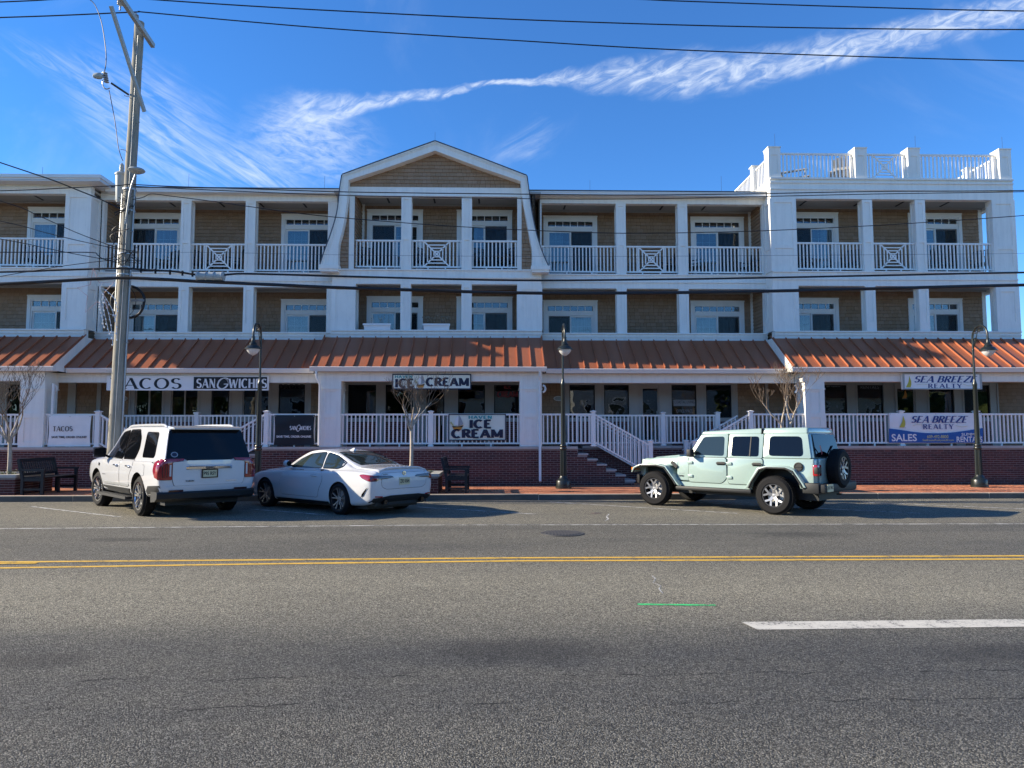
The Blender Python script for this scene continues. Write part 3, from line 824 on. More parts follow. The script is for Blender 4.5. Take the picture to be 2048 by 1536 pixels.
for x0, x1_ in ((x3(130, YC), A1), (D0, x3(1592, YC)), (x3(1988, YC), XEND)):
    dp = .30 if x0 > 12 else .58
    pier('pier', x0, x1_, YC + .02, dp, ZF3, ZB3 + (.02 if x0 > 0 else 0), P3, .11)
    pier('pier', x0, x1_, YC + .02, dp, ZL, ZB2, P2, .13)
for x0, x1_ in ((C0, x2(709, YC)), (x2(1036, YC), C1)): pier('pier', x0, x1_, YC + .02, .58, ZL, ZB2, P2, .13)
pw = .285
def post(xc, y, hi, z0, z1, w=pw):
    pans = [(z0 + .1, z0 + 1.0), (z0 + 1.12, z1 - .1)] if hi else [(z0 + .3, z1 - .12)]
    pier('post', xc - w / 2, xc + w / 2, y + .02, .30, z0, z1, pans, .055, 'lr')
posts3 = {'a': [], 'c': [], 'd': [], 'r1': [], 'r2': []}
def both(key, pxs, y):
    for a, b in pxs:
        xc = (x3(a, y) + x3(b, y)) / 2
        posts3[key].append(xc); post(xc, y, True, ZF3, ZB3); post(xc, y, False, ZL, ZB2)
both('r1', ((360, 382), (488, 512)), YR)
both('c', ((804, 821), (925, 942)), YC)
both('r2', ((1233, 1251), (1356, 1375)), YR)
both('d', ((1726, 1747), (1832, 1853)), YC)
for xa, xb in ((x3(187, YR), x3(206, YR)), (x3(655, YR), C0), (C1, x3(1083.5, YR)), (x3(1526, YR), x3(1539, YR))):
    pier('pilaster', min(xa, xb), max(xa, xb), YR + .02, .2, ZF3, ZB3, [], .05, '')
    pier('pilaster', min(xa, xb), max(xa, xb), YR + .02, .2, ZL, ZB2, [], .05, '')
# middle pavilion top floor corner posts
cl, cr = x3(698, YC), x3(1042, YC)
pier('post', cl, cl + .17, YC + .0, .26, ZF3, ZB3, [], .05, ''); pier('post', cr - .12, cr + .02, YC + .0, .26, ZF3, ZB3, [], .05, '')

# --- railings
BAL = {}
def bal_mesh(h, w=.040):
    key = round(h, 3)
    if key not in BAL:
        me = MB().box(-w / 2, w / 2, -w / 2, w / 2, 0, h).mesh('baluster'); finish(me, 'vinyl', 0); BAL[key] = me
    return BAL[key]
def railing(x0, x1_, y, zb, zt, sp=.125, feet=2, chip=False, parent=None, thick=.05, foot=.08):
    mb = MB(); mb.box(x0, x1_, y - .04, y + .04, zt - .055, zt); mb.box(x0, x1_, y - .025, y + .025, zb, zb + .05)
    mb.box(x0, x0 + .022, y - .02, y + .02, zb + .05, zt - .055); mb.box(x1_ - .022, x1_, y - .02, y + .02, zb + .05, zt - .055)
    for k in range(feet):
        xx = x0 + (x1_ - x0) * (k + 1) / (feet + 1); mb.box(xx - .022, xx + .022, y - .022, y + .022, zb - foot, zb)
    r = part('railing', mb, 'vinyl')
    h = zt - zb - .105
    n = max(1, round((x1_ - x0) / sp))
    step = (x1_ - x0) / n
    s = h if chip else 0; xm = (x0 + x1_) / 2
    for k in range(n):
        xx = x0 + (k + .5) * step
        if chip and abs(xx - xm) < s / 2 + .05: continue
        inst('baluster', bal_mesh(h), (xx, y, zb + .05), r)
    if chip:
        c = MB(); z0, z1 = zb + .05, zt - .055; a, b = xm - s / 2, xm + s / 2; w = .045
        c.box(a - w, a, y - .02, y + .02, z0, z1); c.box(b, b + w, y - .02, y + .02, z0, z1)
        zc = (z0 + z1) / 2
        c.bar((a, y, z0), (b, y, z1), w, .036, (0, 1, 0)); c.bar((a, y + .004, z1), (b, y + .004, z0), w, .036, (0, 1, 0))
        for q in (.22, .48, .74):
            hs = s / 2 * q
            for sg in (-1, 1):
                c.box(xm - hs, xm + hs, y - .016, y + .012, zc + sg * hs - w * .42, zc + sg * hs + w * .42)
                c.box(xm + sg * hs - w * .42, xm + sg * hs + w * .42, y - .018, y + .014, zc - hs, zc + hs)
        obj('lattice_panel', c, 'vinyl', r)
    return r
def rails(xs, y, zb, zt, chips=(), feet=2):
    for i in range(0, len(xs), 2): railing(xs[i], xs[i + 1], y, zb, zt, feet=feet, chip=(i // 2) in chips)
h = pw / 2
p = posts3['r1']; rails([x3(206, YR), p[0] - h, p[0] + h, p[1] - h, p[1] + h, x3(655, YR)], YR + .16, 7.33, 8.27, (1,))
p = posts3['c']; rails([cl + .17, p[0] - h, p[0] + h, p[1] - h, p[1] + h, cr - .12], YC + .16, 7.33, 8.27, (1,))
p = posts3['r2']; rails([x3(1084, YR), p[0] - h, p[0] + h, p[1] - h, p[1] + h, x3(1526, YR)], YR + .16, 7.33, 8.27, (1,))
p = posts3['d']; rails([x3(1592, YC), p[0] - h, p[0] + h, p[1] - h, p[1] + h, x3(1988, YC)], YC + .16, 7.33, 8.27, (1,))
railing(x3(-70, YC), x3(130, YC), YC + .16, 7.33, 8.27, feet=5)
# roof terrace: posts with caps and railings on three sides
tp = [(D0 + .0, x3(1569, YC)), (x3(1717, YC), x3(1743, YC)), (x3(1824, YC), x3(1849, YC)), (x3(1988, YC), x3(2012, YC) + .12)]
tp = [(a, a + .36) for a, b in tp[:3]] + [(XEND - .40, XEND - .04)]
for a, b in tp:
    mb = panel_box(MB(), a, b, YC + .02, YC + .38, 10.47, 11.50, [(10.62, 11.28)], .07, 'lr')
    mb.box(a - .045, b + .045, YC - .035, YC + .43, 11.535, 11.57); mb.box(a - .03, b + .03, YC - .012, YC + .405, 11.45, 11.535)
    part('terrace_post', mb, 'white')
for i in range(3): railing(tp[i][1], tp[i + 1][0], YC + .2, 10.52, 11.42, .135, 2, i == 1, foot=.05)
def side_rail(X, ya, yb, zb, zt, n):
    mb = MB(); mb.box(X - .04, X + .04, ya, yb, zt - .055, zt); mb.box(X - .025, X + .025, ya, yb, zb, zb + .05)
    for k in range(n):
        yy = ya + (yb - ya) * (k + .5) / n; mb.box(X - .02, X + .02, yy - .02, yy + .02, zb + .05, zt - .055)
    part('side_railing', mb, 'vinyl')
for X in (D0 + .2, XEND - .25):
    side_rail(X, YC + .44, YC + 1.7, 10.5, 11.42, 9)
    mb = MB(); mb.box(X - .14, X + .14, YC + 1.7, YC + 1.98, 10.47, 11.52); mb.box(X - .18, X + .18, YC + 1.66, YC + 2.02, 11.52, 11.56); part('terrace_post', mb, 'white')
    side_rail(X, YC + 1.98, YC + 7, 10.5, 11.42, 36)

# --- gable of the middle pavilion: flared sides
YG = 23.48
lo = [(870, 283), (778, 316), (685, 350), (681, 375), (675, 425), (662, 470), (649, 505), (640, 534)]
li = [(870, 301), (780, 333), (697, 360), (695, 390), (690, 432), (683, 466), (677, 490), (676, 534)]
ro = [(870, 283), (962, 317), (1053, 352), (1057, 382), (1062, 420), (1073, 472), (1085, 508), (1098, 537)]
ri = [(870, 301), (958, 334), (1041, 362), (1045, 395), (1053, 440), (1060, 478), (1064, 500), (1064, 537)]
def P2d(l): return [(at(a, b, YG).x, at(a, b, YG).z) for a, b in l]
LO, LI, RO, RI = P2d(lo), P2d(li), P2d(ro), P2d(ri)
def dens(l):
    s = spline([(a, 0, b) for a, b in l[2:]], 5); return l[:2] + [(v.x, v.z) for v in s]
LO, LI, RO, RI = dens(LO), dens(LI), dens(RO), dens(RI)
mb = MB()
for O, I in ((LO, LI), (RO, RI)):
    n = len(O); vs = []
    for y in (YG, YC - .003):
        for q in O: vs.append((q[0], y, q[1]))
        for q in I: vs.append((q[0], y, q[1]))
    for i in range(n - 1):
        a, b, c, d = i, i + 1, n + i + 1, n + i
        mb.add([vs[k] for k in (a, b, c, d, 2 * n + a, 2 * n + b, 2 * n + c, 2 * n + d)], [(0, 1, 2, 3), (7, 6, 5, 4), (0, 4, 5, 1), (2, 6, 7, 3)])
    # thin moulding along the outer edge
    for i in range(n - 1):
        q0 = Vector((O[i][0] * .72 + I[i][0] * .28, YG - .012, O[i][1] * .72 + I[i][1] * .28)); q1 = Vector((O[i + 1][0] * .72 + I[i + 1][0] * .28, YG - .012, O[i + 1][1] * .72 + I[i + 1][1] * .28))
        mb.bar((O[i][0], YG - .006, O[i][1] - .02), (O[i + 1][0], YG - .006, O[i + 1][1] - .02), .03, .05, (0, 1, 0))
        mb.bar(q0, q1, .012, .02, (0, 1, 0))
part('rake_board', mb, 'white')
mb = MB()
for O, s in ((LO, -1), (RO, 1)):
    n = len(O)
    for i in range(n - 1):
        a, b = Vector((O[i][0], 0, O[i][1])), Vector((O[i + 1][0], 0, O[i + 1][1])); d = (b - a).normalized(); nn = Vector((-d.z, 0, d.x)) * .035
        if nn.z < 0 or (abs(nn.z) < .02 and nn.x * s < 0): nn = -nn
        if nn.x * s < 0 and abs(nn.x) > abs(nn.z): nn = -nn
        mb.add([(a.x + nn.x * t, y, a.z + nn.z * t) for y in (YG - .04, 29) for t in (.03, 1)] + [(b.x + nn.x * t, y, b.z + nn.z * t) for y in (YG - .04, 29) for t in (.03, 1)],
               [(0, 1, 5, 4), (2, 6, 7, 3), (0, 4, 6, 2), (1, 3, 7, 5)])
part('gable_roof', mb, 'roofshingle')
mb = MB()
for O, I in ((LO, LI), (RO, RI)):
    mb = MB(); x0, x1_ = min(O[-1][0], I[-1][0]), max(O[-1][0], I[-1][0])
    mb.box(x0 - .03, x1_ + .03, YG - .05, YC - .004, ZF3 - .08, ZF3 + .06); mb.box(x0 + .0, x1_ + .0, YG - .02, YC - .004, ZF3 - .16, ZF3 - .08)
    part('rake_foot', mb, 'white')
GX = (LO[0][0] + RO[0][0]) / 2
gz0 = LI[0][1]
def gtop(x):
    l = LI if x < GX else RI
    for i in range(2):
        (xa, za), (xb, zb_) = l[i], l[i + 1]
        if min(xa, xb) <= x <= max(xa, xb): return za + (zb_ - za) * (x - xa) / (xb - xa)
    (xa, za), (xb, zb_) = l[1], l[2]
    return za + (zb_ - za) * (x - xa) / (xb - xa)
GW = part('gable_wall', MB().prism([(LI[2][0], 10.03), (RI[2][0], 10.03), (RI[2][0], RI[2][1]), (GX, gz0), (LI[2][0], LI[2][1])], 'y', YC, YC + .12), 'shinglebase')
shingles(front(YC), LI[2][0] + .01, RI[2][0] - .01, 10.042, gz0 - .01, GW, lambda x: gtop(x) + .05, 10.042)
for I, x0, x1_ in ((LI, None, cl), (RI, cr + .02, None)):
    zs = [ZF3 + .0 + k * .128 for k in range(25)]
    for z in zs:
        zt = min(z + .128, 10.02)
        if z > 9.98: break
        xi = None
        for i in range(len(I) - 1):
            if min(I[i][1], I[i + 1][1]) <= z <= max(I[i][1], I[i + 1][1]): xi = I[i][0] + (I[i + 1][0] - I[i][0]) * (z - I[i][1]) / (I[i + 1][1] - I[i][1] + 1e-9)
        if xi is None: xi = I[-1][0]
        a, b = (xi - .12, x1_) if x1_ is not None else (x0, xi + .12)
        wall_mb.box(a, b, YC + .012, YC + .1, z, zt)
        shingles(front(YC + .01), a, b, z, zt, GW, None, ZF3)

# --- porch: wall, floor, ceiling, beams
ZP = 1.30
XP0, XP1 = -20.0, 19.2
stairL, stairR = (-12.15, -7.15), (2.62, 7.72)
YS = 23.55
# brick wall pieces: (x0, x1, y, z0, ztop function)
brick_me = MB(); bw, bh = .198, .0545
brick_me.add([(0, 0, 0), (bw, 0, 0), (bw, .02, 0), (0, .02, 0), (0, 0, bh), (bw, 0, bh), (bw, .02, bh), (0, .02, bh)], [(0, 1, 5, 4), (4, 5, 6, 7), (0, 3, 2, 1), (1, 2, 6, 5), (3, 0, 4, 7)])
bme = brick_me.mesh('brick'); finish(bme, 'brick', 0)
PW = part('porch_wall', MB().box(XP0, stairL[0], YW + .005, YW + .25, -.02, 1.27).box(stairL[1], stairR[0], YW + .005, YW + .25, -.02, 1.27).box(stairR[1], XP1, YW + .005, YW + .25, -.02, 1.27)
          .box(stairL[0], stairL[1], YS + .005, YS + .25, -.02, 1.27).box(stairR[0], stairR[1], YS + .005, YS + .25, -.02, 1.27), 'mortar')
bcount = 0; bbulk = MB(); cand = []
def brick_run(x0, x1_, y, z0, z1, fn=None):
    k = 0; z = z0
    while z + bh <= z1 + .004:
        x = x0 - (.105 if k % 2 else 0)
        while x < x1_ - .01:
            a, b = max(x, x0), min(x + bw, x1_)
            if b - a > .03 and (fn is None or fn(a, b, z + bh)): cand.append((a, b, y + random.uniform(-.0025, .0015), z))
            x += .210
        z += .0675; k += 1
brick_run(XP0 + 2, stairL[0], YW, SZ + .006, 1.27); brick_run(stairL[1], stairR[0], YW, SZ + .006, 1.27); brick_run(stairR[1], XP1, YW, SZ + .006, 1.27)
brick_run(stairL[0], stairL[1], YS, SZ + .006, 1.27); brick_run(stairR[0], stairR[1], YS, SZ + .006, 1.27)
# stairs: four stone treads on brick, both ways into each recess
NT_, RUN, RISE = 6, .29, (ZP - SZ) / 7
stair_mb = MB(); treads = []
for (sx, dr) in ((stairR[0], 1), (stairR[1], -1), (stairL[0], 1), (stairL[1], -1)):
    for k in range(NT_):
        a = sx + dr * RUN * k; b = sx + dr * RUN * (k + 1); zt = ZP - RISE * (k + 1)
        part('stair_base', MB().box(min(a, b), max(a, b), YW + .005, YS + .0, -.02, zt - .052), 'mortar')
        treads.append((min(a, b) - (.035 if dr < 0 else 0), max(a, b) + (.035 if dr > 0 else 0), zt))
        brick_run(min(a, b), max(a, b) - .004, YW, SZ + .006, zt - .052)
tr_me = MB().box(0, RUN + .035, -.02, YS - YW, 0, .05).mesh('stair_tread'); finish(tr_me, 'stone', 0)
for a, b, zt in treads: inst('stair_tread', tr_me, (a, YW, zt - .05), B)
full = [c for c in cand if c[1] - c[0] > bw - .001 and c[2] < YW + .1]
full.sort(key=lambda c: abs(c[0] + .1 - .55))
pick = set(full[:300])
for c in cand:
    if c in pick: inst('brick', bme, (c[0], c[2], c[3]), PW)
    else:
        a, b, y, z = c
        bbulk.add([(a, y, z), (b, y, z), (b, y + .02, z), (a, y + .02, z), (a, y, z + bh), (b, y, z + bh), (b, y + .02, z + bh), (a, y + .02, z + bh)], [(0, 1, 5, 4), (4, 5, 6, 7), (0, 3, 2, 1), (1, 2, 6, 5), (3, 0, 4, 7)])
tag(obj('brickwork', bbulk, 'brick', PW, fix=False), kind='stuff')
# coping slabs along the porch edge
for x0, x1_, y in ((XP0, stairL[0], YW), (stairL[1], stairR[0], YW), (stairR[1], XP1, YW), (stairL[0] + .3, stairL[1] - .3, YS), (stairR[0] + .3, stairR[1] - .3, YS)):
    n = max(1, round((x1_ - x0) / 1.22)); w = (x1_ - x0) / n
    for k in range(n):
        part('coping_slab', MB().box(x0 + k * w + .003, x0 + (k + 1) * w - .003, y - .035, y + .36, 1.272, 1.352 + random.uniform(-.002, .002)), 'stone')
mb = MB()
for a, b, y in ((XP0, stairL[0], YW + .3), (stairL[0], stairL[1], YS + .3), (stairL[1], stairR[0], YW + .3), (stairR[0], stairR[1], YS + .3), (stairR[1], XP1, YW + .3)): mb.box(a, b, y, 25, 1.15, ZP)
part('porch_floor', mb, 'floor')
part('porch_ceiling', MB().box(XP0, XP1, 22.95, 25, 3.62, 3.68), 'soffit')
# beams; the projecting parts stand 0.6 m further out
sec = [(XP0, x1(104, 22.0), True), (x1(104, 22.0), x1(635, 22.3), False), (x1(635, 22.3), x1(1085, 22.3), True), (x1(1085, 22.3), x1(1606, 22.3), False), (x1(1606, 22.3), XP1, True)]
sec[0] = (XP0, x1(88, 22.3), True); sec[1] = (sec[0][1], sec[1][1], False)
for a, b, prj in sec:
    y = YW if prj else YW + .6
    mb = MB(); mb.box(a + .002, b - .002, y, y + .3, 3.37, 3.66); mb.box(a + .002, b - .002, y - .02, y - .001, 3.56, 3.66)
    if prj: mb.box(a + .002, a + .3, y + .3, y + .9, 3.37, 3.66); mb.box(b - .3, b - .002, y + .3, y + .9, 3.37, 3.66)
    part('porch_beam', mb, 'white')
# porch piers
for a, b in ((x1(40, 22.3), x1(88, 22.3)), (x1(640, 22.3), x1(681, 22.3)), (x1(1040, 22.3), x1(1083, 22.3)), (x1(1611, 22.3), x1(1649, 22.3)), (17.5, 18.2)):
    mb = panel_box(MB(), a + .02, b - .02, YW + .03, YW + .66, 1.353, 3.15, [(1.50, 2.24), (2.40, 3.06)], .12, 'lr')
    mb.box(a - .01, b + .01, YW - .005, YW + .69, 3.15, 3.37); mb.box(a - .03, b + .03, YW - .025, YW + .71, 3.12, 3.15)
    part('porch_pier', mb, 'white')
# porch railings
def newel(x, y, z0=1.353, z1=2.42, w=.13):
    mb = MB(); mb.box(x - w / 2, x + w / 2, y - w / 2, y + w / 2, z0, z1); mb.box(x - w / 2 - .025, x + w / 2 + .025, y - w / 2 - .025, y + w / 2 + .025, z1, z1 + .03)
    mb.add([(x - w / 2 - .02, y - w / 2 - .02, z1 + .03), (x + w / 2 + .02, y - w / 2 - .02, z1 + .03), (x + w / 2 + .02, y + w / 2 + .02, z1 + .03), (x - w / 2 - .02, y + w / 2 + .02, z1 + .03), (x, y, z1 + .06)],
           [(0, 1, 4), (1, 2, 4), (2, 3, 4), (3, 0, 4)])
    mb.box(x - w / 2 - .02, x + w / 2 + .02, y - w / 2 - .02, y + w / 2 + .02, z0, z0 + .04)
    part('newel_post', mb, 'vinyl')
yr = YW + .12
nL0, nL1, nR0, nR1 = x1(198, yr), x1(534, yr), x1(1186, yr), x1(1500, yr)
nC, nP, nP2 = x1(862, yr), x1(1800, yr), x1(1950, yr)
for x in (nL0, nL1, nR0, nR1, nC, nP, nP2): newel(x, yr)
ZR0, ZR1 = 1.425, 2.37
def prail(a, b, feet=2): railing(a, b, yr, ZR0, ZR1, .127, feet, foot=.075)
prail(XP0 + 3, x1(40, 22.3), 1); prail(x1(89, 22.3), nL0 - .065, 1); prail(nL1 + .065, x1(640, 22.3), 1)
prail(x1(681, 22.3), nC - .065, 2); prail(nC + .065, x1(1040, 22.3), 2); prail(x1(1083, 22.3), nR0 - .065, 1); prail(nR1 + .065, x1(1611, 22.3), 1)
prail(x1(1649, 22.3), nP - .065, 2); prail(nP + .065, nP2 - .065, 2); prail(nP2 + .065, 17.5, 2)
yb_ = YS + .1
for xs in ((stairL[0] + .1, x1(395, yb_), stairL[1] - .1), (stairR[0] + .1, x1(1325, yb_), stairR[1] - .25)):
    newel(xs[1], yb_); newel(xs[2] - .05, yb_)
    railing(xs[0], xs[1] - .065, yb_, ZR0, ZR1, .127, 1, foot=.075); railing(xs[1] + .065, xs[2] - .115, yb_, ZR0, ZR1, .127, 1, foot=.075)
def stair_rail(x0, dr, y, n=13):
    "sloping handrail with balusters beside a flight, down to a low newel"
    ln = 1.72; sl_ = RISE / RUN
    xa, xb = x0 + dr * .07, x0 + dr * ln
    za, zb = 2.33, 2.33 - sl_ * (ln - .07)
    mb = MB(); mb.bar((xa, y, za), (xb, y, zb), .075, .05); mb.bar((xa, y, za - .86), (xb, y, zb - .86), .05, .05)
    mb.bar((xa, y + .12, za - .10), (xb + dr * .16, y + .12, zb - .19), .03, .03)
    r = part('stair_railing', mb, 'vinyl')
    for k in range(n):
        xx = xa + (xb - xa) * (k + .6) / n; zz = za + (zb - za) * (k + .6) / n
        inst('baluster', bal_mesh(.81), (xx, y, zz - .83), r)
    newel(xb + dr * .06, y, SZ, zb + .10)
stair_rail(nR0, 1, yr); stair_rail(nR1, -1, yr); stair_rail(nL0, 1, yr); stair_rail(nL1, -1, yr)
stair_rail(nR0, 1, YS - .12); stair_rail(nR1, -1, YS - .12)

# --- porch roofs with standing seams
def porch_roof(x0, x1_, prj):
    dy = 0 if prj else .6
    ye, ze, yt, zt = 22.0 + dy, 3.80, 23.62 + dy, 4.915
    yend = yt + .12
    n = max(1, round((x1_ - x0) / .425)); w = (x1_ - x0) / n
    rf = part('porch_roof', MB().add([(x0, ye + .03, ze - .04), (x1_, ye + .03, ze - .04), (x1_, yend, zt - .04), (x0, yend, zt - .04), (x0, ye + .03, ze - .09), (x1_, ye + .03, ze - .09), (x1_, yend, zt - .12), (x0, yend, zt - .12)],
              [(0, 1, 2, 3), (7, 6, 5, 4), (0, 4, 5, 1), (1, 5, 6, 2), (2, 6, 7, 3), (3, 7, 4, 0)]), 'soffit')
    mb = MB(); d = Vector((0, yt - ye, zt - ze)); L = d.length; d.normalize(); nn = Vector((0, -d.z, d.y))
    def Q(x, s, h): v = d * s + nn * h; return (x, v.y, v.z)
    g = .002
    mb.add([Q(g, 0, -.012), Q(w - g, 0, -.012), Q(w - g, L, -.012), Q(g, L, -.012), Q(g, 0, 0), Q(w - g, 0, 0), Q(w - g, L, 0), Q(g, L, 0)], [(0, 3, 2, 1), (4, 5, 6, 7), (0, 1, 5, 4), (1, 2, 6, 5), (2, 3, 7, 6), (3, 0, 4, 7)])
    me = mb.mesh('roof_panel'); finish(me, 'roof', 0)
    mb = MB(); t, hh = .013, .05
    mb.add([Q(-t, -.01, 0.0005), Q(t, -.01, 0.0005), Q(t, L, 0.0005), Q(-t, L, 0.0005), Q(-t, .02, hh), Q(t, .02, hh), Q(t, L, hh), Q(-t, L, hh)], [(0, 3, 2, 1), (4, 5, 6, 7), (0, 1, 5, 4), (1, 2, 6, 5), (2, 3, 7, 6), (3, 0, 4, 7)])
    sm = mb.mesh('roof_seam'); finish(sm, 'roof', 0)
    for k in range(n):
        inst('roof_panel', me, (x0 + k * w, ye, ze), rf)
        inst('roof_seam', sm, (x0 + k * w + (.014 if k == 0 else 0), ye, ze), rf)
    inst('roof_seam', sm, (x0 + w * n - .014, ye, ze), rf)
    # gutter with a rolled lip, fascia behind it
    mb = MB(); prof = [(ye - .015, ze - .005), (ye - .03, ze - .02), (ye - .012, ze - .05), (ye + .01, ze - .10), (ye + .03, ze - .145), (ye + .115, ze - .145), (ye + .115, ze - .012), (ye + .10, ze - .012), (ye + .10, ze - .13), (ye + .04, ze - .13), (ye + .0, ze - .012)]
    n_ = len(prof); a, b = x0 - .06, x1_ + .06
    if not prj: a, b = x0 + .05, x1_ - .05
    vs = [(x, q[0], q[1]) for x in (a, b) for q in prof]
    mb.add(vs, [(i, (i + 1) % n_, (i + 1) % n_ + n_, i + n_) for i in range(n_)])
    mb.box(a, a + .004, ye - .02, ye + .115, ze - .146, ze - .01); mb.box(b - .004, b, ye - .02, ye + .115, ze - .146, ze - .01)
    part('gutter', mb, 'gutter')
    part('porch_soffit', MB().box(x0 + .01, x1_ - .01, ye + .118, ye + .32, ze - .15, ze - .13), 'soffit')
    if prj:        # white rake boards where the roof stands above its neighbours
        for X in (x0, x1_):
            s = -1 if X == x0 else 1
            a, b = sorted((X + s * .002, X + s * .03))
            part('rake_trim', MB().prism([(ye - .0, ze - .13), (ye - .0, ze - .005), (yt, zt - .005), (yt + .6, zt - .005), (yt + .6, zt - .46), (ye + .62, ze - .13)], 'x', a, b), 'white')
            a2, b2 = sorted((X + s * .002, X + s * .036))
            part('rake_trim', MB().add([(a2, ye, ze - .004), (b2, ye, ze - .004), (b2, yt + .1, zt - .004 + .07), (a2, yt + .1, zt - .004 + .07), (a2, ye, ze + .03), (b2, ye, ze + .03), (b2, yt + .1, zt + .10), (a2, yt + .1, zt + .10)],
                 [(0, 3, 2, 1), (4, 5, 6, 7), (0, 1, 5, 4), (1, 2, 6, 5), (2, 3, 7, 6), (3, 0, 4, 7)]), 'roof')
rx = [XP0, x1(100, 22.0), x1(622, 22.0), x1(1090, 22.0), x1(1590, 22.0), XP1]
for i in range(5): porch_roof(rx[i] + (0 if i % 2 == 0 else .035), rx[i + 1] - (0 if i % 2 == 0 else .035), i % 2 == 0)

# --- main roof eaves
def eave(x0, x1_, yf, z):
    mb = MB(); mb.box(x0, x1_, yf, yf + .14, z - .13, z); mb.box(x0, x1_, yf - .015, yf, z - .05, z - .002); mb.box(x0, x1_, yf + .14, yf + .5, z - .13, z - .10)
    part('gutter', mb, 'gutter')
eave(A1 + .3, LO[3][0] + .02, YR - .30, 10.055); eave(RO[3][0] - .02, D0 - .02, YR - .30, 10.055)
mb = MB()
for a, b in ((A1, GX), (GX, D0)): mb.prism([(YR - .33, 10.06), (YR - .33, 10.09), (36, 13.0), (36, 12.9)], 'x', a + .01, b - .01)
part('main_roof', mb, 'roofshingle')
# left pavilion: hipped roof on a deep eave
ex0, ex1 = XL - .45, x3(196, 23.4)
mb = MB(); mb.box(ex0, ex1, YC - .42, 36, 10.02, 10.06)
for za, zb, o in ((10.05, 10.12, .0), (10.12, 10.23, .04)): mb.box(ex0 - o, ex1 + o, YC - .42 - o, YC - .30, za, zb); mb.box(ex1 - .12, ex1 + o, YC - .3, 34, za, zb)
part('eave', mb, 'gutter')
mb = MB(); mb.add([(ex0, YC - .40, 10.235), (ex1, YC - .40, 10.235), (ex1, 36, 10.235), (ex0, 36, 10.235), (ex0 + 4.5, 29, 11.6), (ex1 - 4.5, 29, 11.6)], [(0, 1, 5, 4), (1, 2, 5), (2, 3, 4, 5), (3, 0, 4), (0, 3, 2, 1)])
part('hip_roof', mb, 'roofshingle')
# body of the house behind the balconies
mb = MB(); mb.box(XL, XB_END + .1, 27.6, 36, 0, 9.9)
mb.box(XL, XB_END, 25.95, 27.6, 9.9, 10.0); mb.box(XB_END - .05, XB_END + .1, BC + .12, 27.6, ZF2, 9.9); mb.box(XL, XL + .1, YC + .3, 27.6, 0, 9.9)
part('house_body', mb, 'shinglebase')
part('upper_wall_backing', wall_mb, 'shinglebase', WALL)
tag(obj('shingle_field', sh_bulk, 'shingle', WALL, fix=False), kind='stuff')
for px, py0, py1, Y in ((84, 334, 362, YC - .3), (377, 348, 376, YR - .3), (649, 352, 378, YR - .3), (870, 264, 284, YG + .1), (1180, 360, 384, YR - .3), (1443, 352, 383, YR - .3), (1550, 268, 294, YC + .2), (1831, 272, 297, YC + .2), (2005, 274, 298, YC + .2)):
    a, b = at(px, py1 + 3, Y), at(px, py0, Y)
    part('lightning_rod', MB().tube([(a.x, Y, a.z), (a.x, Y, b.z)], .0045, 4), 'wire')
for px, Y in ((520, YR), (340, YR), (440, YR), (607, YR), (1130, YR), (1325, YR), (1410, YR), (1610, YC), (1720, YC), (1805, YC), (1895, YC), (775, YC), (868, YC), (958, YC), (70, YC)):
    xx = x3(px, Y + .7); part('ceiling_vent', MB().box(xx - .03, xx + .03, Y + .45, Y + 1.05, 9.842, 9.858), 'dark')
# downspouts
def downspout(pts):
    part('downspout', MB().tube(pts, .042, 6), 'gutter', None, 40)
xd = x1(1080, 22.1)
downspout([(xd, 22.06, 3.68), (xd, 22.06, 3.58), (xd, 22.22, 3.40), (xd, 22.22, .36), (xd, 22.16, .28)])
xd = x1(634, 22.1)
downspout([(xd - .03, 22.06, 3.68), (xd - .03, 22.06, 3.50), (xd + .05, 22.22, 3.25), (xd + .05, 22.22, 1.4)])
xd = x1(103, 22.3)
downspout([(xd - .02, 22.4, 3.30), (xd - .02, 22.4, 1.4)]); 
for px in (108, 1087, 1592):
    xx = x1(px, 22.6); a = [(xx + .09 * math.cos(k * .5) - .03, 22.62, 3.16 + .11 * math.sin(k * .5)) for k in range(-3, 4)]
    part('vent_elbow', MB().tube(a, .035, 8), 'gutter', None, 40)

